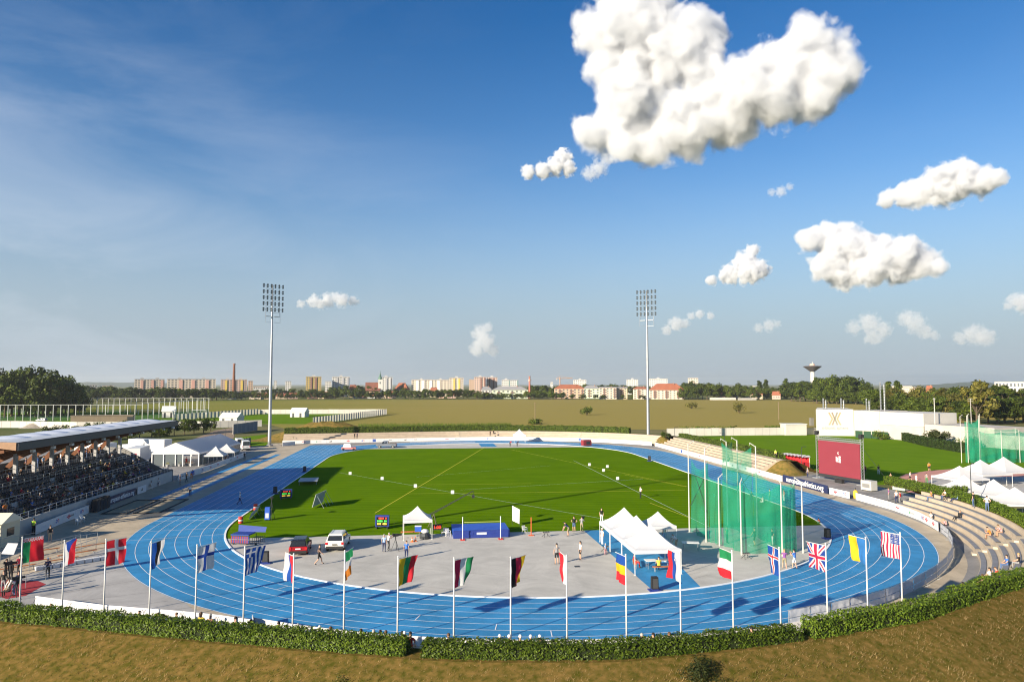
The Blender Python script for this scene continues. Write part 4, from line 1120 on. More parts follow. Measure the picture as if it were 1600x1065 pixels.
# boards behind the far bend, left to right
fp = list(reversed(resample(offset(far_front, -1.1), 0.25)))
ends = [0]
kinds = ['pale', 'arch', 'bar', 'tri', 'oval', 'swoosh', 'blue', 'words', 'tri', 'words', 'pale', 'arch', 'bar', 'pale', 'swoosh']
desc = dict(pale='faint grey lettering', arch='a red double arch emblem', bar='a green mark and grey lettering', tri='a small black slanted bar emblem', oval='a red oval emblem', swoosh='a blue ring and red curl', blue='a bright blue panel', words='dark lettering')
n_seg = 27; Ltot = len(fp) - 1
for k in range(n_seg):
    i0 = int(Ltot * k / n_seg); i1 = int(Ltot * (k + 1) / n_seg); kd = kinds[k % 15] if k < 15 else ('pale', 'words', 'pale', 'swoosh', 'pale', 'tri', 'blue', 'pale', 'words', 'pale', 'bar', 'pale')[k - 15]
    third = ('left end', 'middle', 'right end')[min(2, k * 3 // n_seg)]
    board(fp[i0], fp[i1], 'white board with %s, far bend %s' % (desc[kd], third), BW, ((kd, .5),) if k % 3 else ((kd, .3), (('pale', 'words', 'swoosh')[k % 3], .72)), h=1.0)
# back straight boards (far to near)
bs = [V((48.3, y, 0)) for y in (97, 91, 85, 79, 73, 67, 61, 55, 49, 43, 37, 31, 25.4)]
bk_ = ['pale', 'words', 'pale', 'blue', 'pale', 'arch', 'words', 'pale', 'tri', 'swoosh', 'arch', 'pale']
for k in range(12):
    where = ('beyond the cage', 'seen through the throwing cage', 'before the brown earth mound')[k // 4]
    board(bs[k], bs[k + 1], 'white board with %s %s' % (desc[bk_[k]], where), BW, ((bk_[k], .5),), h=1.0)
board((48.3, 25.2), (48.6, 11.6), 'dark blue board with a white web address in front of the big screen', BNAVY, (), h=1.25, words='european-athletics.org', wsize=1.25)
board((48.7, 11.3), (49.2, 6.8), 'short white board with red and blue emblems right of the dark blue board', BW, (('oval', .3), ('swoosh', .75)), h=1.0)
nb = [G(1337.5, 780.7), G(1367, 789), G(1392, 796), G(1414, 804), G(1437, 813), G(1452, 821), G(1466, 830)]
for k, (mk, wd, lab) in enumerate([((('pale', .5),), None, 'white board with faint lettering nearest the yellow cone'), ((), 'TOYOTA', 'white board with a short word in grey capitals on the right bend'),
        ((('arch', .5),), None, 'white board with red double arch on the right bend'), ((('bar', .5),), None, 'white board with green mark and grey bars on the right bend'),
        ((('swoosh', .35), ('oval', .75)), None, 'white board with blue ring and red oval on the right bend'), ((('oval', .5), ('pale', .8)), None, 'white board with red oval at the start of the grey barriers')]):
    board(nb[k], nb[k + 1], lab, BW, mk, h=1.0, words=wd, wcol='grey', wsize=.75)
# fabric covered barriers round the near right bend
FAB = fabric('barrier_fabric', (.55, .56, .60), .25, .10)
def barrier(p, q, label, m=FAB, h=1.15, group='fabric covered barriers on the near bend'):
    c = (p + q) / 2; L = (q - p).length - .05
    t = T('crowd_barrier', label, 'barrier', (c.x, c.y, 0), math.atan2(q.y - p.y, q.x - p.x), group)
    f = MB()
    for a, b in (((-L / 2, 0, .04), (-L / 2, 0, h)), ((L / 2, 0, .04), (L / 2, 0, h)), ((-L / 2, 0, h), (L / 2, 0, h)), ((-L / 2, 0, h * .52), (L / 2, 0, h * .52)), ((-L / 2, 0, .12), (L / 2, 0, .12))): f.bar(a, b, .022, 6)
    for s in (-1, 1): f.bar((s * L * .42, -.3, .02), (s * L * .42, .3, .02), .02, 5)
    f.build('frame', STEEL, t)
    for z0, z1 in ((.16, h * .5), (h * .54, h - .03)):
        g = MB(); sd = random.random() * 9
        g.grid(lambda u, v: ((u - .5) * (L - .1), .03 + .05 * noise.noise((u * 6, v * 3, sd)), z0 + (z1 - z0) * v), 14, 4); g.build('fabric', m, t, smooth=True)
    return t
ba = [G(1470, 833), G(1482, 843), G(1489, 857), G(1489, 872), G(1480, 888), G(1464, 903), G(1446, 914), G(1427, 925), G(1406, 934), G(1384, 943), G(1357, 951), G(1328, 959), G(1298, 966), G(1266, 972), G(1232, 979)]
for k in range(14):
    barrier(ba[k], ba[k + 1], 'barrier with grey fabric on the outer side of the right bend' if k < 8 else 'barrier with pale creased fabric standing just behind the near hedge at right', FAB if k < 8 else fabric('barrier_fabric_pale', (.68, .69, .72), .3, .06), group='grey fabric barriers' if k < 8 else 'pale fabric barriers')
# low white wall boards along the near side, seen from behind over the hedge
wl = [G(55, 948), G(110, 956), G(165, 963), G(225, 968), G(285, 973), G(340, 979), G(395, 987)]
wl += [p for p in arc(47.4, -121, -68, n=13)]
for k in range(len(wl) - 1):
    if (wl[k + 1] - wl[k]).length < .6: continue
    board(wl[k + 1], wl[k], 'plain white board back seen over the left part of the near hedge' if k < 7 else 'plain white board back between the near hedge and the blue bend', BW, (), h=.8 if k < 7 else .6, group='white board backs on the left' if k < 7 else 'white board backs along the near bend')
# boards before the stand, near to far
lb = [(-56.4, -6.9), (-56.6, -3.4), (-56.8, -.2), (-56.9, 3.2), (-57.0, 6.6)]
for k, (mk, lab) in enumerate([((('pale', .5),), 'blank white board at the near end of the stand boards'), ((('swoosh', .5),), 'white stand board with a dark round emblem, second from the near end'), ((('oval', .4), ('words', .75)), 'white stand board with red oval and dark lettering'), ((('swoosh', .4), ('pale', .8)), 'white stand board with blue ring next to the dark speaker stacks')]):
    board(lb[k], lb[k + 1], lab, BW, mk, h=1.05)
board((-57.1, 12.0), (-57.2, 21.6), 'dark blue board with a white web address below the stand', BNAVY, (), h=1.1, words='european-athletics.org', wsize=.95)
board((-57.2, 22.4), (-57.1, 25.4), 'short white board with dark emblem at the end of the stand board row', BW, (('tri', .5),), h=1.1)
lb = [(-56.6, 38), (-56.4, 42.5), (-56.2, 47), (-56.0, 51.5), (-55.9, 56), (-55.9, 60.5), (-55.9, 65), (-55.9, 70), (-56.0, 75), (-56.0, 80)]
for k, kd in enumerate(('words', 'blue', 'swoosh', 'arch', 'arch', 'pale', 'bar', 'oval', 'pale')):
    board(lb[k], lb[k + 1], 'white board with %s beside the marquee, %s' % (desc[kd], 'its near half' if k < 4 else 'its far half'), BW, ((kd, .5),), h=1.05)
board(G(441, 697), G(461, 695), 'white board at the far left corner beside the floodlight mast', BW, (('pale', .5),), h=1.0)
t_ = board(G(733, 684.5), G(772, 684.5), 'red banner with white lettering standing before the far bend terrace', BRED, (), h=1.9)
b_ = MB()
for x0, x1, z0, z1 in ((-3.0, -.9, .6, 1.35), (-.5, .2, .5, 1.45), (.6, 2.6, .6, 1.35)):
    for k in range(max(1, int((x1 - x0) / .5))): b_.face([(x0 + k * .5, 0, z0), (x0 + k * .5 + .32, 0, z0), (x0 + k * .5 + .32, 0, z1), (x0 + k * .5, 0, z1)])
o_ = b_.build('lettering', INK['white'], t_); o_.location = (0, -.036, 0)

# ------------------------------------------------------------------ the covered grandstand
SCONC = M('stand_concrete', (0.24, 0.235, 0.23), 0.85, 0.10, 0.7, detail=8)
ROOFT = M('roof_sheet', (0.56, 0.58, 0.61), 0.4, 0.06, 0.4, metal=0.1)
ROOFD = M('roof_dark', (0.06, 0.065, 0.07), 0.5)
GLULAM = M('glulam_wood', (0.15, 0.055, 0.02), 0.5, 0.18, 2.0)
SEATC = M('seat_dark_blue', (0.025, 0.032, 0.055), 0.5)
S0, S1 = -24.0, 38.0
def stand():
    t = T('grandstand', 'covered grandstand with wooden brackets and dark seats on the left of the track', 'grandstand', (-64, 7, 0))
    O = V((-64, 7, 0))
    def P(b, name, m, sm=False):
        b.v = [(x - O.x, y - O.y, z) for x, y, z in b.v]; return b.build(name, m, t, smooth=sm)
    yc, Ly = (S0 + S1) / 2, S1 - S0
    row = lambda i: (-59.2 - .80 * i, 1.30 + .42 * i)
    b = MB(); b.box((-57.75, yc, 0), (.22, Ly, 1.75)); P(b, 'front_wall', M('front_wall_concrete', (.46, .45, .43), .85, .08, 1.0))
    b = MB(); b.box((-58.5, yc, 0), (1.3, Ly, 1.15))
    for i in range(9):
        x, z = row(i); b.box((x - .40 + .0, yc, 0), (.80, Ly, z))
    b.box((-68.2, yc, 0), (4.4, Ly, 5.0)); P(b, 'tiers', SCONC)
    b = MB(); b.box((-70.6, yc, 0), (.25, Ly, 6.1)); P(b, 'back_wall', SCONC)
    # stepped end wall
    b = MB(); prof = [(-57.6, 0), (-57.6, 2.0), (-59.4, 2.15), (-66.2, 5.9), (-70.4, 6.1), (-70.4, 0)]
    A = [(x, S1 + .01, z) for x, z in prof]; Bq = [(x, S1 + .26, z) for x, z in prof]; b.face(A); b.face(list(reversed(Bq)))
    for k in range(6): b.face([A[k], Bq[k], Bq[(k + 1) % 6], A[(k + 1) % 6]])
    P(b, 'end_wall', SCONC)
    for i in (3, 6):
        x, z = row(i); b = MB(); b.box((x + .05, yc, z - .3), (.12, Ly, .62)); P(b, 'tier_wall', M('tier_wall_paint', (.36, .37, .39), .8, .06, 1.0))
    RAIL = M('rail_steel', (.55, .57, .60), .4, metal=.5)
    for x, z, hh in ((-57.72, 1.75, .75), (row(3)[0] + .05, row(3)[1] + .3, .75), (row(6)[0] + .05, row(6)[1] + .3, .75), (-66.2, 5.0, 1.0)):
        b = MB(); b.bar((x, S0, z + hh), (x, S1, z + hh), .028, 6); b.bar((x, S0, z + hh * .5), (x, S1, z + hh * .5), .018, 5)
        y = S0
        while y <= S1: b.bar((x, y, z), (x, y, z + hh), .024, 5); y += 1.5
        P(b, 'railing', RAIL)
    ys = [6.2 + 4.35 * k for k in range(-4, 8) if 6.2 + 4.35 * k <= S1]
    for y in ys:
        if y > -12:
            b = MB(); b.box((-66.0, y, 4.9), (.42, .42, 3.5)); P(b, 'column', M('column_concrete', (.40, .40, .41), .8, .06, 1.0))
            b = MB(); cv = [V((-57.6, y, 9.75)), V((-61, y, 9.25)), V((-64, y, 8.65)), V((-66.2, y, 8.1)), V((-68.2, y, 7.1)), V((-69.6, y, 5.6)), V((-70.3, y, 3.6))]
            th = [.22, .36, .5, .6, .55, .45, .35]
            up_ = [c + V((0, 0, k * .5)) for c, k in zip(cv, th)]; dn = [c - V((0, 0, k * .9)) if i < 4 else c + V((.8 * k, 0, -.5 * k)) for i, (c, k) in enumerate(zip(cv, th))]
            for s in (-.11, .11):
                U = [p + V((0, s, 0)) for p in up_]; D = [p + V((0, s, 0)) for p in dn]; b.strip(U, D)
            b.strip([p + V((0, -.11, 0)) for p in up_], [p + V((0, .11, 0)) for p in up_]); b.strip([p + V((0, -.11, 0)) for p in dn], [p + V((0, .11, 0)) for p in dn])
            P(b, 'roof_bracket', GLULAM)
            b = MB(); b.bar((-66, y, 8.2), (-60.5, y, 9.35), .10, 6); P(b, 'strut', M('strut_grey', (.30, .32, .34), .5, metal=.3))
    # roof: shallow shell from y -11 to 36 with fascia and domed rooflights
    r0, r1 = -11.0, 36.6
    b = MB(); prof = [(-56.6, 10.62), (-58.5, 10.70), (-62, 10.62), (-67, 10.25), (-73, 9.5), (-73, 9.3), (-67, 9.95), (-62, 10.25), (-58.4, 10.02), (-56.6, 9.78)]
    A = [(x, r0 + .3, z) for x, z in prof]; Bq = [(x, r1, z) for x, z in prof]
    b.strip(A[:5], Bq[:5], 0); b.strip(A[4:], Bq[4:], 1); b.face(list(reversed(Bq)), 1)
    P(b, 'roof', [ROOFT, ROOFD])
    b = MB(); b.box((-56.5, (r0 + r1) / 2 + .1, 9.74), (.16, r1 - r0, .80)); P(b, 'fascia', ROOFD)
    b = MB(); E0 = [(x, r0, z) for x, z in prof]; E1 = [(x, r0 + .29, z) for x, z in prof]; b.face(E0)
    for k in range(len(prof)): b.face([E0[k], E1[k], E1[(k + 1) % len(prof)], E0[(k + 1) % len(prof)]])
    P(b, 'end_panel', M('end_panel_wood', (.33, .20, .12), .6, .12, 2.0))
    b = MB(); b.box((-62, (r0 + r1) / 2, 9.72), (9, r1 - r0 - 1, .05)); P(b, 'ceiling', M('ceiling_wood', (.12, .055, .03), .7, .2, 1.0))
    DOME = M('rooflight_acrylic', (.46, .50, .60), .25, spec=.5)
    for y in ys:
        if r0 < y < r1:
            b = MB(); b.grid(lambda u, v: (-58.4 - 5.6 * u, y + 2.2 + (v - .5) * 2.7, 10.66 - .28 * u * u + .42 * math.sin(PI * v) * math.sin(PI * u) ** .6 - .05), 10, 8)
            P(b, 'rooflight', DOME, True)
        if y > -10:
            b = MB(); b.box((-57.6, y + 1, 9.15), (.35, .5, .3)); b.bar((-57.6, y + 1, 9.4), (-57.6, y + 1, 9.75), .03, 5); P(b, 'floodlight', M('lamp_white', (.7, .7, .68), .5))
    # seats: the hundred nearest as parts, the rest as one
    sm = None; cells = []
    for i in range(9):
        x, z = row(i); y = S0 + .6
        while y < S1 - .4:
            if abs((y + 100) % 13.05 - 6.5) > .8: cells.append((math.hypot(x - CX, y - CY), x - .30, y, z))
            y += .52
    cells = [c for c in cells if c[2] > -6.5]
    cells.sort()
    def seat(b, x=0, y=0, z=0):
        b.box((x + .08, y, z + .36), (.40, .42, .05)); b.raw([(x - .12, y - .21, z + .40), (x - .12, y + .21, z + .40), (x - .18, y + .21, z + .78), (x - .18, y - .21, z + .78), (x - .16, y - .21, z + .40), (x - .16, y + .21, z + .40), (x - .22, y + .21, z + .78), (x - .22, y - .21, z + .78)], [(0, 1, 2, 3), (7, 6, 5, 4), (3, 2, 6, 7), (0, 3, 7, 4), (1, 5, 6, 2)]); b.bar((x, y, z), (x, y, z + .37), .04, 4)
    for k, (_, x, y, z) in enumerate(cells[:100]):
        if sm is None: b = MB(); seat(b); sm = b.build('seat', SEATC, t); o = sm
        else: o = sm.copy(); COL.objects.link(o); o.parent = t
        o.location = (x - O.x, y - O.y, z)
    b = MB()
    for _, x, y, z in cells[100:]: seat(b, x, y, z)
    o = P(b, 'seat_rows', SEATC); o['kind'] = 'stuff'
    return cells, row, ys
cells, srow, posts = stand()
tops = ['white', 'navy', 'black', 'crimson', 'grey', 'lightblue', 'blue', 'yellow', 'black', 'navy', 'denim', 'purple', 'white', 'grey', 'navy', 'black']
ordn = ['first', 'second', 'third', 'fourth', 'fifth', 'sixth', 'seventh', 'eighth', 'ninth', 'tenth', 'eleventh', 'twelfth', 'thirteenth']
def crowd():
    rnd = random.Random(5); used = {}; taken = set()
    pick = [c for c in cells if c[2] > -4]
    rnd.shuffle(pick)
    pick.sort(key=lambda c: rnd.random() + (0 if c[3] < 3.2 else .25))
    n = 0; vis = [p for p in posts if p > -12]
    for _, x, y, z in pick:
        key = (round(z, 1), int(y / 1.1))
        if key in taken: continue
        i = round((z - 1.30) / .42); pk = min(range(len(vis)), key=lambda k: abs(vis[k] - y))
        c = rnd.choice(tops); lg = rnd.choice(['denim', 'black', 'navy', 'beige', 'grey']); cap = rnd.random() < .2
        lab = 'spectator in %s top and %s trousers%s, stand row %d by %s column' % (c, lg, ' and white cap' if cap else '', i + 1, ordn[pk])
        if lab in used: continue
        used[lab] = 1; taken.add(key)
        person(lab, (x + .05, y, z - .06), R(rnd.uniform(-25, 25)), rnd.choice(['sit', 'sit', 'sitlean']), c, lg, rnd.choice(['dark', 'brown', 'grey', 'blond']), 'cap' if cap else rnd.choice(['short', 'short', 'long']), arms=rnd.random() < .7, skin=rnd.random() < .3, scale=rnd.uniform(.94, 1.04), group='spectators seated in the grandstand')
        n += 1
        if n >= 100: break
    for k in range(22):
        y = rnd.uniform(0, 34); c = rnd.choice(tops); lg = rnd.choice(['denim', 'black', 'navy']); pk = min(range(len(vis)), key=lambda j: abs(vis[j] - y))
        lab = 'person in %s top and %s trousers standing behind the stand seats by %s column' % (c, lg, ordn[pk])
        if lab in used: continue
        used[lab] = 1
        person(lab, (-66.6 - rnd.uniform(0, 1.5), y, 5.0), R(rnd.uniform(-40, 40)), rnd.choice(['stand', 'hips', 'phone']), c, lg, rnd.choice(['dark', 'brown']), 'short', scale=rnd.uniform(.94, 1.04), group='people standing along the top of the grandstand')
crowd()

# ------------------------------------------------------------------ tents
TENTW = fabric('tent_white', (.70, .70, .71), .28, .02)
def canopy(label, loc, rz=0.0, w=3.0, d=3.0, eave=2.1, peak=3.3, val=.32, m=TENTW, group=None, wallm=None):
    """pop-up tent: four concave roof slopes with a valance on four legs"""
    t = T('canopy_tent', label, 'tent', loc, rz, group); b = MB(); n = 8
    cs = [(-w / 2, -d / 2), (w / 2, -d / 2), (w / 2, d / 2), (-w / 2, d / 2)]
    for k in range(4):
        (x0, y0), (x1, y1) = cs[k], cs[(k + 1) % 4]
        def fn(u, v):
            ex, ey = x0 + (x1 - x0) * u, y0 + (y1 - y0) * u
            z = eave + (peak - eave) * (v ** 1.55) - .05 * math.sin(PI * u) * (1 - v) * 1.2
            return (ex * (1 - v), ey * (1 - v), z)
        b.grid(fn, n, 8)
        b.grid(lambda u, v: ((x0 + (x1 - x0) * u) * (1.004 + .004 * math.sin(u * 25)), (y0 + (y1 - y0) * u) * (1.004 + .004 * math.sin(u * 25)), eave - val * (1 - v) - .05 * math.sin(PI * u) * v * 1.2), n, 1)
    b.build('roof', m, t, smooth=False)
    for x, y in cs:
        l = MB(); l.box((x * .985, y * .985, 0), (.05, .05, eave)); l.box((x * .985, y * .985, 0), (.16, .16, .02)); l.build('leg', WHITEP, t)
    f = MB()
    for k in range(4): f.bar((cs[k][0] * .98, cs[k][1] * .98, eave - .12), (cs[(k + 1) % 4][0] * .98, cs[(k + 1) % 4][1] * .98, eave - .12), .018, 4)
    f.build('frame', WHITEP, t)
    return t
for (x, y), lab in (((8.0, -19.35), 'white canopy tent at the grass end of the row of three on the blue runway'), ((8.0, -23.85), 'white canopy tent in the middle of the row of three on the blue runway'), ((8.0, -28.4), 'white canopy tent with tables beneath, nearest of the row of three')):
    canopy(lab, (x, y, 0), 0, 4.3, 4.45, 2.2, 4.0, .36)
canopy('smaller white canopy tent behind the row of three, beside the cage', (11.75, -19.0, 0), 0, 3.0, 3.0, 2.2, 3.45)
canopy('white canopy tent on the grass edge left of the high jump mat', (-13.7, -12.6, 0), R(4), 3.1, 3.1, 2.15, 3.4)
canopy('white canopy tent on the far track before the far bend boards', (12.8, 114.2, 0), 0, 3.4, 3.4, 2.3, 3.9, .5)
canopy('white pop up tent beside the near right corner of the marquee', (-57.9, 63.4, 0), R(2), 4.0, 4.0, 2.2, 3.9)
canopy('white pop up tent behind the corner tent of the marquee', (-57.7, 70.5, 0), R(2), 4.4, 4.4, 2.3, 3.8)
for k, (x, y, s, pk, lab) in enumerate(((71.7, 12.8, 5.6, 3.9, 'white peaked tent by the crimson track, leftmost of the rear tent row'), (80.0, 18.4, 6.2, 4.2, 'grey white peaked tent in the middle of the rear tent row'), (86.2, 20.6, 6.0, 4.4, 'grey white peaked tent at the right end of the rear tent row'),
        (63.9, 2.2, 4.6, 3.9, 'white peaked tent behind the near terrace hedge, leftmost of the front row'), (64.3, -2.8, 4.8, 3.95, 'white peaked tent behind the black lamp post, middle of the front row'), (61.4, -9.6, 5.0, 3.9, 'white peaked tent at the right edge, end of the front row'))):
    canopy(lab, (x, y, 0), R(-8 if k > 2 else 8), s, s, 2.15, pk, .3)
# marquee
def marquee():
    t = T('marquee', 'large white gabled marquee with open front beyond the grandstand', 'marquee', (-65.2, 61, 0), R(-3))
    w, L, e, r = 9.6, 26.0, 2.8, 4.9
    b = MB()
    for s in (-1, 1): b.face([(s * w / 2, 0, e), (0, 0, r), (0, L, r), (s * w / 2, L, e)]); b.face([(s * w / 2, 0, e - .35), (s * w / 2, 0, e), (s * w / 2, L, e), (s * w / 2, L, e - .35)])
    b.build('roof', fabric('marquee_roof', (.76, .78, .82), .5, .03), t)
    b = MB()
    for y in (0, L): MB().face([(-w / 2, y, e - .35), (w / 2, y, e - .35), (w / 2, y, e), (0, y, r), (-w / 2, y, e)]).build('gable', TENTW, t)
    for y in [k * L / 5 for k in range(6)]:
        for s in (-1, 1): MB().box((s * (w / 2 - .08), y + (.08 if y == 0 else 0), 0), (.18, .18, e - .1)).build('post', WHITEP, t)
    for x in (-2.4, 0, 1.5, 3.1): MB().box((x, .08, 0), (.16, .14, e - .3)).build('post', WHITEP, t)
    CW = M('clear_plastic_dark', (.10, .12, .13), .15, spec=.6)
    for k in range(5): MB().face([(w / 2 - .02, k * L / 5 + .2, .1), (w / 2 - .02, (k + 1) * L / 5 - .2, .1), (w / 2 - .02, (k + 1) * L / 5 - .2, e - .4), (w / 2 - .02, k * L / 5 + .2, e - .4)]).build('clear_wall', CW, t)
    for x0, x1 in ((-4.6, -2.5), (-2.3, -.1), (.1, 1.4)): MB().face([(x0, .2, .1), (x1, .2, .1), (x1, .2, e - .4), (x0, .2, e - .4)]).build('clear_wall', CW, t)
    MB().box((0, L - .3, 0), (w - .3, .1, e - .3)).build('back_wall', TENTW, t)
marquee()
for k, (px, py, c) in enumerate(((262, 729, 'yellow'), (281, 728, 'yellow'), (292, 727, 'yellow'), (298, 727.5, 'orange'))):
    p = G(px, py); t = T('flower_tub', ('yellow flowers in a tub at the left of the marquee front', 'yellow flowers in a tub at the middle of the marquee front', 'yellow flowers in a tub beside the marquee door', 'orange flowers in a tub at the marquee corner')[k], 'flower tub', p)
    MB().lathe([(.3, 0), (.42, .45)], 10).build('tub', M('tub_grey', (.3, .3, .3), .8), t)
    b = MB(); rr = random.Random(k)
    for _ in range(60):
        q = V((rr.gauss(0, .22), rr.gauss(0, .22), .5 + rr.random() * .4)); b.face((q + V((-.06, 0, 0)), q + V((0, -.06, .03)), q + V((.06, 0, 0)), q + V((0, .06, .04))), rr.random() > .55)
    b.build('flowers', [LEAFF, CLOTH[c]], t)

# ------------------------------------------------------------------ vehicles
TYRE = M('tyre_rubber', (.02, .02, .02), .8); RIM = M('rim_alloy', (.45, .46, .48), .35, metal=.7); CGLASS = M('car_glass', (.02, .024, .028), .08, spec=.7); BLACKP = M('black_plastic', (.025, .025, .026), .6)
TAILR = M('tail_lamp_red', (.45, .01, .015), .25, spec=.6); HEADL = M('head_lamp_clear', (.7, .72, .74), .15, spec=.6); PLATE = M('plate_white', (.75, .75, .74), .5)
def car(label, loc, rz, paint, kind='hatch', cat='car', name='car', roofm=None):
    """car with its nose along +y"""
    t = T(name, label, cat, loc, rz)
    SP = dict(hatch=(4.1, 1.76, .30, .92, 1.50), suv=(4.6, 1.85, .38, 1.05, 1.70), pickup=(5.3, 1.9, .45, 1.10, 1.80), van=(5.6, 2.0, .35, 1.25, 2.45), wagon=(4.6, 1.8, .32, .95, 1.5))
    L, W, z0, zb, zr = SP[kind]; f, r = L / 2, -L / 2
    if kind == 'pickup': low = [(r, z0 + .1), (r, zb), (f - 1.4, zb), (f - .15, zb - .16), (f, zb - .35), (f, z0 + .12), (f - .15, z0), (r + .1, z0)]; cab = [(-.55, zb), (-.40, zr), (.75, zr), (f - 1.35, zb)]
    elif kind == 'van': low = [(r, z0), (r, zb), (f - 1.0, zb), (f - .12, zb - .32), (f, zb - .5), (f, z0 + .1), (f - .15, z0)]; cab = [(r + .01, zb), (r + .12, zr), (f - 1.75, zr), (f - .85, zb)]
    else: low = [(r, z0 + .12), (r + .02, zb - .05), (r + .10, zb), (f - 1.2, zb), (f - .2, zb - .14), (f, zb - .32), (f, z0 + .15), (f - .2, z0), (r + .2, z0)]; cab = [(r + .06, zb), (r + .48, zr - .05), (r + .75, zr), (.35, zr), (f - 1.15, zb)]
    b = MB()
    def shell(poly, ws, mi=0):
        cy = sum(p[0] for p in poly) / len(poly); cz = sum(p[1] for p in poly) / len(poly)
        rings = []
        for x, k in ((-ws[0], .93), (-ws[0] + .07, 1), (ws[0] - .07, 1), (ws[0], .93)):
            ring = []
            for y, z in poly:
                tt = max(0, min(1, (z - ws[2]) / (ws[3] - ws[2]))) if ws[3] > ws[2] else 0
                xx = x * (1 + (ws[1] / ws[0] - 1) * tt); ring.append((xx, cy + (y - cy) * (k if k == 1 else .985), cz + (z - cz) * (1 if k == 1 else .95)))
            rings.append(ring)
        for A, Bq in zip(rings[:-1], rings[1:]): b.strip(A + A[:1], Bq + Bq[:1], mi)
        b.face(rings[0], mi); b.face(list(reversed(rings[-1])), mi)
    shell(low, (W / 2, W / 2 * .97, z0, zb)); shell(cab, (W / 2 - .07, W / 2 - .26 if kind != 'van' else W / 2 - .16, zb, zr), 1)
    b.build('body', [paint, roofm or paint], t)
    zc = lambda z: (W / 2 - .07) + ((W / 2 - .26 if kind != 'van' else W / 2 - .16) - (W / 2 - .07)) * (z - zb) / (zr - zb)
    def pane(name, pts): MB().face(pts).build(name, CGLASS, t)
    za, zt = zb + .06, zr - .14
    def edge(i, j, z): (y0, a), (y1, c) = cab[i], cab[j]; return y0 + (y1 - y0) * (z - a) / (c - a)
    yr0, yr1 = edge(0, 1, za) - .02, edge(0, 1, min(zt, cab[1][1] - .02)) - .02; zt1 = min(zt, cab[1][1] - .02)
    pane('rear_window', [(-zc(za) + .10, yr0, za), (zc(za) - .10, yr0, za), (zc(zt1) - .06, yr1, zt1), (-zc(zt1) + .06, yr1, zt1)])
    n_ = len(cab); yf0, yf1 = edge(n_ - 1, n_ - 2, za) + .02, edge(n_ - 1, n_ - 2, zt) + .02
    pane('windscreen', [(zc(za) - .10, yf0, za), (-zc(za) + .10, yf0, za), (-zc(zt) + .06, yf1, zt), (zc(zt) - .06, yf1, zt)])
    ya, yb_ = (r + .75 if kind not in ('pickup', 'van') else (-.30 if kind == 'pickup' else f - 2.9)), f - 1.75
    for s in (-1, 1):
        for u0, u1 in ((ya, (ya + yb_) / 2 - .05), ((ya + yb_) / 2 + .05, yb_ + .15)):
            q = [(s * (zc(za) + .006), u0, za), (s * (zc(za) + .006), u1 + (.15 if u1 > 0 else 0), za), (s * (zc(zt) + .006), u1 - .1, zt), (s * (zc(zt) + .006), u0 + .12, zt)]
            pane('side_window', q if s > 0 else q[::-1])
        MB().box((s * (W / 2 + .05), f - 1.75, zb - .02), (.18, .10, .15)).build('mirror', BLACKP if kind != 'suv' else paint, t)
        hl = MB(); hl.box((s * (W / 2 - .28), f - .05, zb - .42), (.36, .12, .15)); hl.build('headlight', HEADL, t)
        tl = MB(); tl.box((s * (W / 2 - .13), r - .005, zb - .30), (.24, .06, .24)); tl.build('tail_light', TAILR, t)
        for y in (f - .85, r + .85):
            wr = .33 if kind in ('hatch', 'wagon') else .37
            w_ = MB(); w_.bar((s * (W / 2 - .20), y, wr), (s * (W / 2 + .015), y, wr), wr, 16); wo_ = w_.build('wheel', TYRE, t)
            rm = MB(); rm.bar((s * (W / 2 + .012), y, wr), (s * (W / 2 + .03), y, wr), wr * .62, 10); rm.build('rim', RIM, wo_)
    MB().box((0, r - .03, z0 - .02), (W * .92, .12, .24)).build('bumper', BLACKP, t); MB().box((0, f + .02, z0 - .02), (W * .9, .1, .2)).build('bumper', BLACKP, t)
    MB().box((0, r - .055, zb - .26 if kind != 'suv' else zb - .34), (.50, .03, .11)).build('number_plate', PLATE if kind != 'suv' else BLACKP, t)
    if kind == 'suv':
        b = MB()
        for s in (-1, 1): b.bar((s * .58, r + .8, zr + .06), (s * .58, .3, zr + .06), .022, 5); [b.bar((s * .58, y, zr - .02), (s * .58, y, zr + .06), .02, 4) for y in (r + .85, .25)]
        b.build('roof_rail', STEEL, t)
    if kind == 'pickup': MB().box((0, r + 1.0, zb + .005), (W - .3, 1.75, .03)).build('bed_cover', BLACKP, t)
    return t
REDP = M('paint_red', (.30, .008, .012), .22, spec=.6); WHP = M('paint_white', (.72, .71, .66), .25, spec=.55); GRP = M('paint_grey', (.20, .22, .26), .28, metal=.3, spec=.5); VANW = M('van_white', (.62, .62, .62), .3)
c = (G(449, 868) + G(479, 868)) / 2; car('red car with a dark roof parked on the near grey zone', (c.x, c.y + 1.9, 0), R(3), REDP, 'hatch', roofm=M('paint_black', (.015, .016, .02), .25, spec=.6))
c = (G(509, 862) + G(539, 861)) / 2; car('white sport utility car beside the red car on the near grey zone', (c.x, c.y + 2.1, 0), R(-2), WHP, 'suv')
c = (G(590, 699) + G(618, 699)) / 2; car('grey pickup truck standing on the far end zone', (c.x, c.y, 0), R(84), GRP, 'pickup', 'pickup truck', 'pickup_truck')
for px, py, lab, rz in ((378, 704, 'white van parked behind the marquee, nearest of the two', 20), (368, 700, 'white van parked behind the marquee, farther of the two', 24)):
    p = G(px, py); car(lab, (p.x, p.y + 3, 0), R(rz), VANW, 'van', 'van', 'van')
p = G(65, 658); car('white car parked far off by the training pitch fence', (p.x, p.y, 0), R(80), VANW, 'wagon')
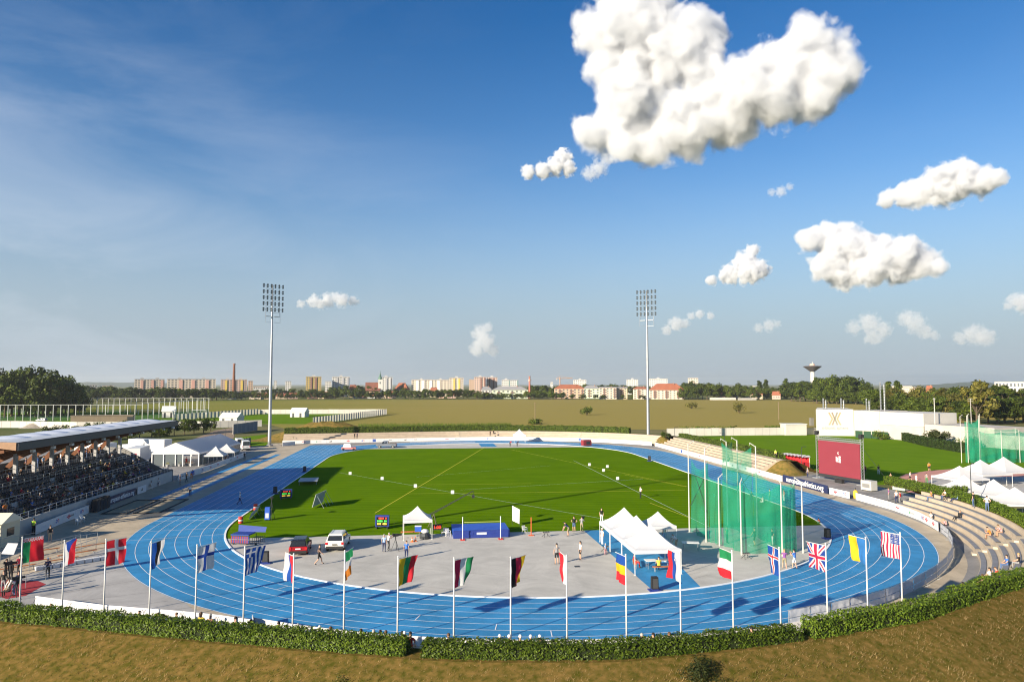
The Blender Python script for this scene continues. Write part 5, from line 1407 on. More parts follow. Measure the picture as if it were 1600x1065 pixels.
def truck(label, loc, rz, w, l, h, stripe=None):
    t = T('broadcast_truck', label, 'truck', loc, rz)
    MB().box((0, 0, .7), (w, l, h)).build('box_body', VANW, t); MB().box((0, l / 2 + 1.0, .5), (w * .95, 1.9, 2.2), 0, 0, .9).build('cab', VANW, t)
    for y in (-l * .35, -l * .15, l / 2 + .9):
        for s in (-1, 1): MB().bar((s * (w / 2 - .25), y, .45), (s * (w / 2 + .01), y, .45), .45, 12).build('wheel', TYRE, t)
    MB().box((-w / 2 - .01, l * .1, 1.5), (.03, .9, 1.3)).build('side_door', M('door_grey', (.35, .36, .38), .5), t)
    if stripe: MB().box((0, -l / 2 - .01, 1.5), (w * .5, .03, 1.1)).build('red_panel', BRED, t)
    return t
truck('white broadcast truck with rounded roof behind the far end of the stand', (-74.5, 66, 0), R(8), 2.6, 8, 3.0, True)
truck('white broadcast truck beside the stand end, nearer the concourse', (-79.5, 58, 0), R(14), 2.6, 8.5, 2.9)
truck('white container truck behind the marquee on the left', (-79, 84, 0), R(70), 2.6, 10, 3.3)
truck('long white truck parked left of the marquee roof', (-88, 78, 0), R(60), 2.6, 9, 3.1)
t = T('satellite_dish', 'white satellite dish pointing up behind the marquee', 'satellite dish', (-84, 80, 4.0))
b = MB(); b.bar((0, 0, -4), (0, 0, .8), .14, 8); b.build('stand', STEEL, t)
b = MB(); q = V((.25, -.75, .6)).to_track_quat('Z', 'Y').to_matrix(); b.grid(lambda u, v: V((0, 0, 1.7)) + q @ V((1.35 * v * math.cos(2 * PI * u), 1.35 * v * math.sin(2 * PI * u), .45 * v * v)), 18, 5); b.build('dish', M('dish_white', (.75, .72, .70), .5), t, smooth=True)
MB().bar(V((0, 0, 1.7)), V((0, 0, 1.7)) + q @ V((0, 0, 1.0)), .04, 5).build('feed_horn', DARKM, t)

# ------------------------------------------------------------------ equipment on the field
BLUEV = M('mat_blue', (.03, .10, .48), .55, .08, 2.0); BLUED = M('mat_blue_dark', (.02, .04, .22), .55)
def hj():
    t = T('high_jump_mat', 'large blue high jump landing mat on the edge of the grass', 'landing mat', (-6.7, -11.9, 0), R(2))
    b = MB(); b.box((0, .2, .02), (6.2, 3.9, .78)); b.build('cushion', BLUEV, t)
    b = MB(); b.box((0, -1.88, .03), (6.25, .25, .80)); b.build('front_skirt', BLUED, t)
    for x in (-1.2, 1.2): MB().box((x, -2.02, .35), (.5, .02, .3)).build('side_panel', BLUED, t)
    b = MB(); logo(b, 'words', 0, .5, .26, IK); o = b.build('logo', [INK['white']] * len(IK), t); o.location = (0, -2.012, 0)
    MB().face([(-.55, 0, .38), (.55, 0, .38), (.55, 0, .62), (-.55, 0, .62)]).build('name_patch', INK['pale'], t).location = (0, -2.008, 0)
hj()
for x, lab in ((-8.75, 'white high jump upright on a red foot, left of the mat'), (-4.6, 'white high jump upright on a red foot, right of the mat')):
    t = T('high_jump_upright', lab, 'upright', (x, -14.55, 0)); MB().bar((0, 0, .05), (0, 0, 2.45), .045, 8).build('post', WHITEP, t); b = MB(); b.box((0, -.1, 0), (.5, .7, .06)); b.build('foot', M('foot_red', (.5, .04, .03), .5), t); MB().box((0, .06, 1.8), (.08, .1, .05)).build('bar_holder', DARKM, t)
tag(MB().bar((-8.72, -14.47, 1.87), (-4.63, -14.47, 1.86), .02, 6).build('crossbar', M('bar_yellow_green', (.65, .7, .2), .5)), 'thin pale crossbar lying across the high jump uprights', 'crossbar')
def scoreboard(label, loc, rz, w=1.7, h=1.1, rows=3):
    t = T('results_board', label, 'scoreboard', loc, rz)
    b = MB(); b.box((0, 0, .25), (w, .4, h)); b.build('case', BLUED, t)
    b = MB(); b.box((0, -.21, .33), (w * .8, .02, h * .8)); b.build('screen', M('screen_black', (.008, .008, .01), .3), t)
    b = MB(); cols = ['red', 'green', 'yellow']
    for k in range(rows):
        for j in range(7):
            if (j + k) % 5: b.face([(-w * .34 + j * w * .1, -.225, .25 + h * (.68 - .25 * k)), (-w * .34 + j * w * .1 + w * .07, -.225, .25 + h * (.68 - .25 * k)), (-w * .34 + j * w * .1 + w * .07, -.225, .25 + h * (.82 - .25 * k)), (-w * .34 + j * w * .1, -.225, .25 + h * (.82 - .25 * k))], k)
    ems = []
    for n_, c_ in (('red', (1, .06, .03)), ('green', (.1, 1, .12)), ('yellow', (1, .65, .08))):
        m = M('led_' + n_, c_, .5); m.node_tree.nodes['Principled BSDF'].inputs['Emission Color'].default_value = (*c_, 1); m.node_tree.nodes['Principled BSDF'].inputs['Emission Strength'].default_value = .45; ems.append(m)
    b.build('digits', ems, t)
    for s in (-1, 1): b = MB(); b.box((s * w * .4, 0, 0), (.1, .7, .25)); b.build('foot', DARKM, t)
    return t
scoreboard('blue results board with coloured digits on the grass left of the small tent', G(597, 826) + V((0, .3, 0)), R(-8), 1.6, 1.3)
scoreboard('blue results board with green digits by the home straight kerb', G(446, 780) + V((0, .3, 0)), R(18), 1.7, 1.2)
def clock(label, loc, rz, digits, m='led_red'):
    t = T('digital_clock', label, 'clock', loc, rz); MB().box((0, 0, .75), (1.0, .14, .6)).build('case', M('case_black', (.02, .02, .02), .5), t)
    vs, fs = text_mesh(digits, .5, .01); b = MB(); b.raw(vs, fs); b.build('digits', M(m, (1, .06, .03)), t).location = (0, -.08, 1.05)
    for s in (-1, 1): b = MB(); b.bar((s * .4, 0, .75), (s * .5, -.3, 0), .025, 5); b.bar((s * .4, 0, .75), (s * .5, .3, 0), .025, 5); b.build('leg', DARKM, t)
clock('black timing clock with red digits beside the small tent', G(683, 838), R(0), '1:00')
# hurdle trolley near the kerb
def trolley():
    p = G(385, 851); t = T('hurdle_trolley', 'blue hurdle trolley with red and white hurdle boards by the left kerb', 'trolley', (p.x, p.y + .8, 0), R(-14))
    b = MB(); b.box((-.6, 0, .95), (2.0, 1.5, .12)); b.face([(-1.6, .78, 1.05), (1.5, .78, 1.05), (1.6, .85, 1.6), (-1.6, .85, 1.75)]); b.build('cover', M('cover_blue', (.015, .045, .24), .55), t)
    for z in (.18, .58):
        b = MB()
        for k in range(8): b.box((-1.5 + k * .25, -.72, z), (.125, .1, .30), 0); 
        for k in range(8): b.box((-1.375 + k * .25, -.72, z), (.125, .1, .30), 1)
        b.build('hurdle_boards', [M('hurdle_red', (.26, .03, .03), .6), BLUED], t)
    b = MB()
    for x in (-1.6, .5):
        for y in (-.7, .7): b.bar((x, y, 0.05), (x, y, 1.0), .03, 5)
    b.bar((-1.6, -.7, .12), (.5, -.7, .12), .03, 5); b.bar((-1.6, .7, .12), (.5, .7, .12), .03, 5); b.build('frame', DARKM, t)
    b = MB()
    for k in range(5): b.bar((.7 + k * .22, -.5, .1), (.7 + k * .22, -.5, .75), .025, 5); b.bar((.7 + k * .22, -.5, .7), (.7 + k * .22, .5, .7), .03, 5); b.bar((.7 + k * .22, .5, .1), (.7 + k * .22, .5, .75), .025, 5)
    b.build('stacked_hurdles', DARKM, t)
    for x in (-1.3, .2, 1.2): b = MB(); b.bar((x, -.75, .12), (x, -.68, .12), .12, 10); b.build('wheel', TYRE, t)
trolley()
# finish timing gear by the kerb
def striped_drum(label, px, py, m='foot_red'):
    p = G(px, py); t = T('marker_drum', label, 'marker', p); b = MB(); b.lathe([(.28, 0), (.28, .25), (.26, .25), (.26, .5), (.28, .5), (.28, .8)], 12); b.build('drum', M(m, (.5, .04, .03), .5), t); MB().lathe([(.29, .3), (.29, .45)], 12).build('band', WHITEP, t)
striped_drum('red drum with white band at the end of the kerb board', 399, 796); striped_drum('red drum with white band at the start of the bend kerb', 376, 817)
p, q = G(384, 812), G(398, 798); t = T('kerb_board', 'white sloping board along the kerb between two red drums', 'board', ((p.x + q.x) / 2 + .4, (p.y + q.y) / 2, 0), math.atan2(q.y - p.y, q.x - p.x)); L = (q - p).length
MB().raw([(-L / 2, 0, .05), (L / 2, 0, .05), (L / 2, -.25, .75), (-L / 2, -.25, .75), (-L / 2, .04, .05), (L / 2, .04, .05), (L / 2, -.2, .77), (-L / 2, -.2, .77)], [(0, 1, 2, 3), (7, 6, 5, 4), (3, 2, 6, 7)]).build('panel', BW, t)
b = MB(); [b.bar((x, -.25, .7), (x, -.7, .02), .02, 4) for x in (-L * .4, 0, L * .4)]; b.build('brace', STEEL, t)
def tripod_cam(label, loc, rz, h=1.5, umbrella=None):
    t = T('tv_camera', label, 'camera', loc, rz)
    for k in range(3): a = k * 2.094 + .5; MB().bar((0, 0, h - .25), (.5 * math.cos(a), .5 * math.sin(a), 0), .028, 5).build('tripod_leg', DARKM, t)
    b = MB(); b.bar((0, 0, h - .3), (0, 0, h), .05, 6); b.box((0, 0, h), (.22, .55, .26)); b.build('camera_body', BLACKP, t)
    b = MB(); b.bar((0, .27, h + .13), (0, .62, h + .13), .10, 10); b.build('lens', BLACKP, t); MB().box((.05, -.3, h + .12), (.2, .12, .2)).build('viewfinder', BLACKP, t)
    MB().bar((0, -.1, h), (-.1, -.6, h - .2), .018, 4).build('pan_bar', DARKM, t)
    return t
p = G(618, 860); tripod_cam('black television camera on tripod on the near grey zone', p, R(-70), 1.45)
p = G(424, 812); t_ = tripod_cam('television camera on a tall tripod on the grass by the kerb', p, R(20), 2.6)
def crane():
    p = G(678, 823); t = T('camera_crane', 'long black camera crane reaching over the grass behind the high jump mat', 'camera crane', p)
    b = MB()
    for k in range(3): a = k * 2.094 + 1; b.bar((0, 0, 1.5), (.7 * math.cos(a), .7 * math.sin(a), 0), .05, 5)
    b.build('tripod', M('tripod_olive', (.10, .10, .05), .6), t)
    d = V((4.6, -.9, 2.6)); k = V((0, 0, 1.7))
    b = MB(); 
    for o_ in (V((0, 0, .1)), V((0, 0, -.1))): b.bar(k - d * .28 + o_, k + d + o_ * .3, .05, 5, 0, .025)
    for j in range(10): f0 = -.25 + j * .125; b.bar(k + d * f0 + V((0, 0, .1 - .07 * max(0, f0))), k + d * (f0 + .12) - V((0, 0, .1 - .07 * max(0, f0))), .018, 4)
    b.build('boom', BLACKP, t)
    b = MB(); b.box((k - d * .28) - V((0, 0, .35)), (.5, .4, .7)); b.build('counterweight', M('weight_brown', (.2, .17, .12), .7), t)
    e = k + d; b = MB(); b.bar(e, e - V((0, 0, .5)), .03, 5); b.box(e - V((0, 0, .8)), (.3, .5, .3)); b.bar(e - V((0, -.2, .65)), e - V((0, -.6, .65)), .09, 8); b.build('camera_head', BLACKP, t)
crane()
def speaker(label, px, py, rz=0):
    p = G(px, py); t = T('loudspeaker', label, 'loudspeaker', p, rz); MB().box((0, 0, .16), (.55, .5, .95), 0, 0, .92).build('cabinet', M('speaker_black', (.015, .015, .016), .6), t); MB().box((0, -.245, .24), (.42, .02, .78)).build('grille', M('grille_black', (.05, .05, .05), .8), t); b = MB(); b.box((0, 0, 0), (1.0, .8, .08)); b.box((0, 0, .08), (.5, .5, .08)); b.build('ground_stand', BLUED, t)
speaker('black loudspeaker standing inside the kerb below the hurdle trolley', 415, 879.5); speaker('black loudspeaker at the kerb end of the blue runway', 1023, 922); speaker('black loudspeaker inside the right kerb behind the cage', 1293, 841); speaker('black loudspeaker by the home straight kerb near the results board', 430, 771); speaker('black loudspeaker by the kerb farther up the home straight', 476, 737)
speaker('small black loudspeaker beside the back straight kerb', 1015, 720)
# distance markers
MK = [(547, 740), (597, 748), (649, 760), (707, 770), (949, 729), (965, 748), (943, 735), (921, 726)]
for k, (px, py) in enumerate(MK):
    t = T('distance_marker', 'small white distance marker on the throwing line, %s line' % ('left' if k < 4 else 'right'), 'marker', G(px, py + 2), R(0), 'distance markers on the left line' if k < 4 else 'distance markers on the right line')
    MB().box((0, 0, .10), (.5, .08, .52)).build('plate', BW, t); b = MB(); b.bar((0, .05, .6), (0, .4, 0), .02, 4); b.build('stay', DARKM, t)
p = G(806, 820); t = T('feather_sign', 'white upright fabric sign standing on the grass right of the high jump mat', 'sign', p, R(-30)); MB().raw([(-.45, 0, .5), (.45, 0, .2), (.5, 0, 1.9), (-.5, 0, 2.3)], [(0, 1, 2, 3)]).build('panel', fabric('sign_white', (.75, .75, .72), .2), t); b = MB(); b.bar((-.47, 0, 0), (-.5, 0, 2.35), .025, 5); b.bar((.47, .02, 0), (.5, .02, 1.9), .025, 5); b.build('pole', DARKM, t)
# landing board and sloping board lying on the grass
p = G(479, 757); t = T('stage_deck', 'grey low stage deck on the grass by the home straight', 'platform', (p.x, p.y + 2, 0), R(6)); MB().box((0, 0, .55), (3.1, 4.6, .10)).build('deck', M('deck_grey', (.30, .32, .37), .5, .08, 2), t)
for x in (-1.4, 1.4):
    for y in (-2.1, 2.1): MB().bar((x, y, 0), (x, y, .56), .04, 5).build('leg', STEEL, t)
p, q = G(489, 793), G(502, 787); t = T('display_board', 'tall grey board on slanting struts standing on the grass', 'board', ((p.x + q.x) / 2, (p.y + q.y) / 2, 0), R(80)); MB().raw([(-2.1, 0, .15), (2.1, 0, .15), (2.1, -.5, 1.9), (-2.1, -.5, 1.9), (-2.1, -.06, .15), (2.1, -.06, .15), (2.1, -.56, 1.9), (-2.1, -.56, 1.9)], [(0, 1, 2, 3), (7, 6, 5, 4), (3, 2, 6, 7), (0, 3, 7, 4), (1, 5, 6, 2)]).build('panel', M('board_grey', (.42, .43, .44), .6), t)
for x in (-1.9, -.6, .6, 1.9): MB().bar((x, -.56, 1.8), (x, -1.6, 0), .03, 5).build('strut', STEEL, t)
p = G(418, 812); t = T('portable_cooler', 'blue upright cabinet on the grass by the tall camera', 'cabinet', p); MB().box((0, 0, .1), (.6, .6, 1.5), 0, 0, .95).build('body', BLUEV, t); MB().box((0, -.31, .3), (.4, .02, .6)).build('door_panel', INK['pale'], t)
for x in (-.2, .2): MB().bar((x, -.25, .08), (x, .25, .08), .08, 8).build('wheel', TYRE, t)
# tables, benches, chairs, cones
def table(label, loc, rz, w=1.8, d=.75, m=None, legs='fold', h=.74, group=None, name='table', cat='table'):
    t = T(name, label, cat, loc, rz, group); MB().box((0, 0, h - .04), (w, d, .04)).build('top', m or WHITEP, t)
    for s in (-1, 1): b = MB(); b.bar((s * w * .42, -d * .4, h - .04), (s * w * .42, -d * .4, 0), .02, 4); b.bar((s * w * .42, d * .4, h - .04), (s * w * .42, d * .4, 0), .02, 4); b.bar((s * w * .42, -d * .4, .25), (s * w * .42, d * .4, .25), .018, 4); b.build('leg', STEEL, t)
    return t
BENO = M('bench_orange', (.48, .15, .035), .6, .12, 2)
def bench(label, loc, rz, w=2.2, group=None): return table(label, loc, rz, w, .28, BENO, h=.46, group=group, name='bench', cat='bench')
bench('orange bench under the nearest canopy tent, facing the kerb', (9.1, -29.6, 0), 0, 2.6); bench('orange bench along the left side of the nearest canopy tent', (6.7, -27.6, 0), R(78), 2.2)
table('white table under the nearest canopy tent', (8.7, -28.3, 0), 0, 2.4, .8)
table('white table with implements beside the cage and canopy tents', (14.2, -21.9, 0), R(-15), 1.7, .9, h=.8)
table('orange topped table under the small tent by the high jump mat', (-14.4, -13.2, 0), R(3), 2.2, .6, BENO)
t = T('cooler_box', 'blue cool box standing on the orange table under the small tent', 'cool box', (-13.6, -13.2, .74)); MB().box((0, 0, 0), (.7, .5, .55)).build('box', BLUEV, t); MB().box((0, 0, .55), (.72, .52, .08)).build('lid', WHITEP, t)
def chair(label, loc, rz, m=WHITEP, group=None):
    t = T('plastic_chair', label, 'chair', loc, rz, group); MB().box((0, 0, .42), (.44, .42, .04)).build('seat', m, t); MB().raw([(-.21, .2, .46), (.21, .2, .46), (.21, .28, .86), (-.21, .28, .86), (-.21, .23, .46), (.21, .23, .46), (.21, .31, .86), (-.21, .31, .86)], [(0, 1, 2, 3), (7, 6, 5, 4), (3, 2, 6, 7), (0, 3, 7, 4), (1, 5, 6, 2)]).build('backrest', m, t)
    for s in (-1, 1):
        b = MB(); b.tube([(s * .22, -.2, .42), (s * .22, -.2, .64), (s * .22, .22, .66)], .02, 4); b.build('armrest', m, t)
        for y in (-.19, .19): MB().bar((s * .20, y, .42), (s * .23, y * 1.2, 0), .02, 4).build('leg', m, t)
    return t
chair('white plastic chair right of the high jump mat', G(820, 833), R(30)); chair('white plastic chair by the white stand boards, nearer one', G(122, 819), R(60)); chair('white plastic chair by the white stand boards, farther one', G(128, 816), R(50))
chair('white plastic chair between the timing clock and the mat', G(694, 837), R(-20)); chair('white plastic chair behind the timing clock', G(700, 838), R(25))
def cone(label, px, py):
    t = T('traffic_cone', label, 'cone', G(px, py)); b = MB(); b.box((0, 0, 0), (.34, .34, .04)); b.lathe([(.13, .04), (.03, .5)], 10); b.build('cone', M('cone_orange', (.75, .16, .03), .6), t); MB().lathe([(.098, .22), (.075, .33)], 10).build('band', WHITEP, t)
cone('small orange cone left of the small tent on the grey zone', 644, 846); cone('orange cone beside the timing clock on the grey zone', 649, 845)
def stand_post(label, px, py, m, h=1.6):
    t = T('signal_post', label, 'post', G(px, py)); MB().bar((0, 0, 0), (0, 0, h), .05, 6).build('post', m, t); b = MB(); b.box((0, 0, 0), (.6, .5, .05)); b.build('foot', m, t)
stand_post('thin orange post with flat foot right of the white plastic chair', 830, 836, M('post_orange', (.6, .13, .04), .6), 2.0)
def rack(label, px, py, rz=0):
    t = T('implement_rack', label, 'rack', G(px, py), rz); b = MB(); b.box((0, 0, .42), (.9, .35, .06)); b.build('tray', M('tray_grey', (.3, .28, .26), .6), t); b = MB()
    for s in (-1, 1): b.bar((s * .35, -.3, 0), (s * .1, .1, .42), .022, 4); b.bar((s * .35, .3, 0), (s * .1, -.1, .42), .022, 4)
    b.build('leg', DARKM, t)
    b = MB(); [b.blob((-.3 + .2 * k, 0, .53), .07, 0, 8, 5) for k in range(4)]; b.build('implement', DARKM, t)
rack('low dark implement rack on the grey zone right of the orange post', 853, 838, .3); rack('small rack with red feet at the runway edge before the canopy tents', 946, 861, .5); rack('low rack with throwing implements in front of the cage', 1166, 872, .2)
t = T('mesh_bin', 'low black frame with a white ball beside the timing clock', 'equipment frame', G(664, 841)); b = MB(); b.lathe([(.55, 0), (.6, .35), (.5, .6)], 12); b.build('drum', DARKM, t); b = MB(); b.blob((0, 0, .8), .42, 0, 12, 7, (1, 1, .6)); b.build('cover', BW, t, smooth=True)
tag(MB().box((1.4, -27.0, 0), (0.5, .5, .02)).build('drain_cover', DARKM), 'dark drain cover set in the near grey zone', 'drain cover')

# ------------------------------------------------------------------ people on and around the field
PP(498, 882, 'person in black sportswear with red stripe walking beside the red car', 5, 'walk', shirt='black', legs='black', shorts=True, scale=1.08)
PP(374, 788, 'person in white shirt, white cap and navy trousers walking on the home straight', 10, 'walk', shirt='white', legs='navy', style='cap')
PP(600, 862, 'person in blue vest over white shirt standing left of the tripod camera', 75, 'stand', shirt='lightblue', legs='navy', hair='grey')
PP(607, 859, 'camera operator in white shirt and black trousers behind the tripod camera', 20, 'camera', shirt='white', legs='black', hair='grey')
PP(635, 873, 'person in blue bib over navy jacket behind the yellow, green and red flag', 80, 'stand', shirt='blue', legs='navy', hair='brown')
PP(870, 881, 'person in grey shirt, black shorts standing on the grey zone with back turned', 95, 'stand', shirt='grey', legs='black', shorts=True, scale=1.1)
PP(907, 874, 'person in white top, black shorts and dark ponytail standing on the grey zone', 190, 'stand', shirt='white', legs='black', shorts=True, style='long')
PP(888, 837, 'crouching camera assistant in navy shirt beside the grass edge', 150, 'bend', shirt='navy', legs='khaki', shorts=True)
PP(897, 830, 'person in black shirt and denim shorts on the grass between camera crew', 100, 'hips', shirt='black', legs='denim', shorts=True)
PP(909, 830.5, 'camera operator in dark grey clothes with shoulder camera on the grass edge', 60, 'camera', shirt='grey', legs='khaki')
p = G(909, 830.5); t = T('shoulder_camera', 'black shoulder camera held up by the operator on the grass edge', 'camera', (p.x + .2, p.y + .36, 1.42), R(-30)); MB().box((0, 0, 0), (.2, .6, .24)).build('body', BLACKP, t); MB().bar((0, .3, .12), (0, .55, .12), .08, 8).build('lens', BLACKP, t)
PP(940, 816, 'person in black shirt standing on grass just behind the row of canopy tents', -80, 'stand', shirt='black', legs='white')
PP(941, 851, 'official in white shirt and white cap at the edge of the blue runway', 200, 'stand', shirt='white', legs='white', style='cap')
PP(946, 866, 'small person in white hat beside the rack at the runway edge', -60, 'stand', shirt='lightblue', legs='pink', style='cap', scale=.62)
PP(1001, 778, 'person in white shirt and black trousers alone on the grass near the right sector line', 190, 'hips', shirt='white', legs='black')
person('person in red jacket seated on the side bench under the nearest canopy tent', (6.6, -28.0, .46), R(-20), 'sit', 'red', 'red', 'dark', sit_drop=.44)
person('person in yellow top seated on the bench under the nearest canopy tent', (8.4, -29.55, .46), R(90), 'sit', 'yellow', 'black', 'brown', sit_drop=.44)
person('person in crimson top seated at the right end of the bench under the nearest canopy', (9.9, -29.3, .46), R(150), 'sit', 'crimson', 'black', 'dark', sit_drop=.44)
PP(1057, 856, 'person in white shirt bending behind the canopy tents', 190, 'bend', shirt='white', legs='beige', hair='grey')
PP(1038, 846, 'person in white shirt and dark hair standing right of the small canopy tent', 120, 'stand', shirt='white', legs='lightblue')
PP(1136, 848, 'person in dark green top standing inside the throwing cage at the left', 10, 'stand', shirt='green', legs='black')
PP(1180, 852, 'thrower in dark kit turning in the throwing circle inside the cage', 150, 'throw', shirt='black', legs='black', shorts=True, scale=1.08)
PP(1207, 852, 'person in navy top and white trousers standing behind the circle in the cage', 170, 'hips', shirt='navy', legs='white')
PP(1226, 888, 'photographer in blue and red vest with khaki shorts left of the kerb', 60, 'camera', shirt='purple', legs='khaki', shorts=True, hair='blond')
PP(1242, 888, 'photographer in blue vest and white shorts right of the first photographer', 120, 'camera', shirt='blue', legs='white', shorts=True)
PP(1281, 820, 'small person in red and green clothes kneeling near the right kerb', 200, 'sitlean', shirt='red', legs='green', scale=.7, z=-.25)
p = G(1190, 790)
for k, (px, py, s_, l_, ps, lab) in enumerate(((1174, 785, 'black', 'black', 'bend', 'person in black bending over bags on the lawn seen through the cage'), (1192, 789, 'white', 'white', 'sit', 'person in white seated on the lawn seen through the cage'), (1203, 783, 'black', 'navy', 'stand', 'person in navy standing by the kerb seen through the cage'), (1225, 783, 'pink', 'white', 'stand', 'person in pink top standing on the track edge seen through the cage'))):
    PP(px, py, lab, 60 + 40 * k, ps, z=(0 if ps != 'sit' else -.38), shirt=s_, legs=l_)
# along the home straight and by the stand
hs = [(255, 746, 'navy', 'white', 'stand'), (262, 745, 'blue', 'navy', 'stand'), (281, 757, 'navy', 'navy', 'stand'), (291, 753, 'black', 'black', 'walk'), (299, 748, 'blue', 'orange', 'bend'), (297, 775, 'white', 'navy', 'bend'), (228, 765, 'black', 'black', 'sit'), (236, 764, 'white', 'beige', 'sit'), (240, 760, 'purple', 'orange', 'sit'), (247, 759, 'white', 'navy', 'sit'), (253, 752, 'blue', 'navy', 'stand'), (218, 764, 'red', 'white', 'stand'), (352, 724, 'black', 'black', 'walk'), (356, 722, 'navy', 'black', 'stand'), (382, 718, 'black', 'black', 'stand')]
for k, (px, py, s_, l_, ps) in enumerate(hs):
    lab = ['official in navy with white shorts at the end of the stand boards', 'official in blue shirt beside the stand boards end', 'official in navy standing before the white boards by the runway', 'person in black walking before the white boards', 'person in blue with orange bag bending by the boards', 'official in white cap bending at the runway pit end', 'person in black seated by the stand boards, nearest of the seated row', 'person in white seated in the row before the stand wall', 'person in purple with orange trousers seated before the stand wall', 'person in white and navy seated at the end of the row by the stand', 'person in blue standing behind the seated row by the stand', 'person in red top standing at the stand wall', 'person in black walking past the marquee boards', 'person in navy beside the corner tent boards', 'person in black standing at the far runway end'][k]
    p = G(px, py)
    person(lab, (p.x, p.y, -.0), R((-60 + 37 * k) % 360), ps, s_, l_, ('dark', 'brown', 'grey')[k % 3], 'cap' if k in (5, 0) else 'short', shorts=k in (0,))
    if ps == 'sit':
        chair('white plastic chair before the stand wall under a seated official', (p.x - .02, p.y, 0), R((-60 + 37 * k) % 360) - PI / 2 + PI, group='chairs in the row before the stand wall')
PP(468, 690, 'official in orange top standing at the far left track corner', 200, 'stand', shirt='orange', legs='black')
PP(458, 692, 'person in green top beside the orange official at the far left corner', 20, 'stand', shirt='green', legs='khaki')
PP(52, 835, 'steward in lime yellow vest and black trousers by the near stand boards', 80, 'stand', shirt='lime', legs='black', scale=1.05)
PP(78, 846, 'person in black shirt and beige shorts standing by the stand boards', 100, 'stand', shirt='black', legs='beige', shorts=True)
PP(74, 903, 'person in white cap and black clothes looking at a phone on the grey plaza', -60, 'phone', shirt='navy', legs='black', style='cap', arms=False)
PP(291, 727, 'person in red top at the marquee door', -80, 'stand', shirt='red', legs='red')

# ------------------------------------------------------------------ throwing cages
def netmat(name, c, dens):
    m = bpy.data.materials.new(name); m.use_nodes = True
    t = m.node_tree; t.nodes.clear(); o = t.nodes.new('ShaderNodeOutputMaterial')
    d = t.nodes.new('ShaderNodeBsdfDiffuse'); d.inputs['Color'].default_value = (*c, 1); tl = t.nodes.new('ShaderNodeBsdfTranslucent'); tl.inputs['Color'].default_value = (*c, 1)
    a = t.nodes.new('ShaderNodeMixShader'); a.inputs[0].default_value = .45; tr = t.nodes.new('ShaderNodeBsdfTransparent'); mx = t.nodes.new('ShaderNodeMixShader')
    tc_ = t.nodes.new('ShaderNodeTexCoord'); nz = t.nodes.new('ShaderNodeTexNoise'); nz.inputs['Scale'].default_value = .5; nz.inputs['Detail'].default_value = 5
    mr = t.nodes.new('ShaderNodeMapRange'); mr.inputs['From Min'].default_value = .3; mr.inputs['From Max'].default_value = .7; mr.inputs['To Min'].default_value = dens - .12; mr.inputs['To Max'].default_value = dens + .12
    L = t.links.new; L(tc_.outputs['Object'], nz.inputs['Vector']); L(nz.outputs['Fac'], mr.inputs['Value']); L(mr.outputs[0], mx.inputs[0])
    L(d.outputs[0], a.inputs[1]); L(tl.outputs[0], a.inputs[2]); L(tr.outputs[0], mx.inputs[1]); L(a.outputs[0], mx.inputs[2]); L(mx.outputs[0], o.inputs['Surface'])
    return m
NET = netmat('green_netting', (.03, .38, .22), .50)
def net(t, p, q, h0, h1, z0=.05, sag=.9, name='net', foot=.35):
    p = V(p); q = V(q); d = (q - p); nx = V((d.y, -d.x, 0)).normalized(); sd = random.random() * 9
    b = MB()
    def fn(u, v):
        top = h0 + (h1 - h0) * u - sag * 4 * u * (1 - u)
        z = z0 + (top - z0) * v; w = .22 * math.sin(u * 14 + sd) * (1 - v) ** 2 + .28 * noise.noise((u * 3, v * 3, sd)) * math.sin(PI * u) + .5 * math.sin(PI * u) * (v - v * v)
        return (p.x + d.x * u + nx.x * w, p.y + d.y * u + nx.y * w, z)
    b.grid(fn, 20, 18)
    return b.build(name, NET, t, smooth=True)
CREAM = M('post_cream', (.50, .49, .45), .5, .04, 2)
def cage_post(t, x, y, h, out=(0, 0), parent_arm=True):
    b = MB(); b.bar((x, y, 0), (x, y, h), .075, 8, 0, .06); o = b.build('post', CREAM, t)
    if out != (0, 0):
        b = MB(); e = V((x + out[0], y + out[1], h + .35)); b.bar((x, y, h - .08), e, .045, 6); b.bar(e, e - V((0, 0, .25)), .02, 4); b.build('bracket_arm', CREAM, o)
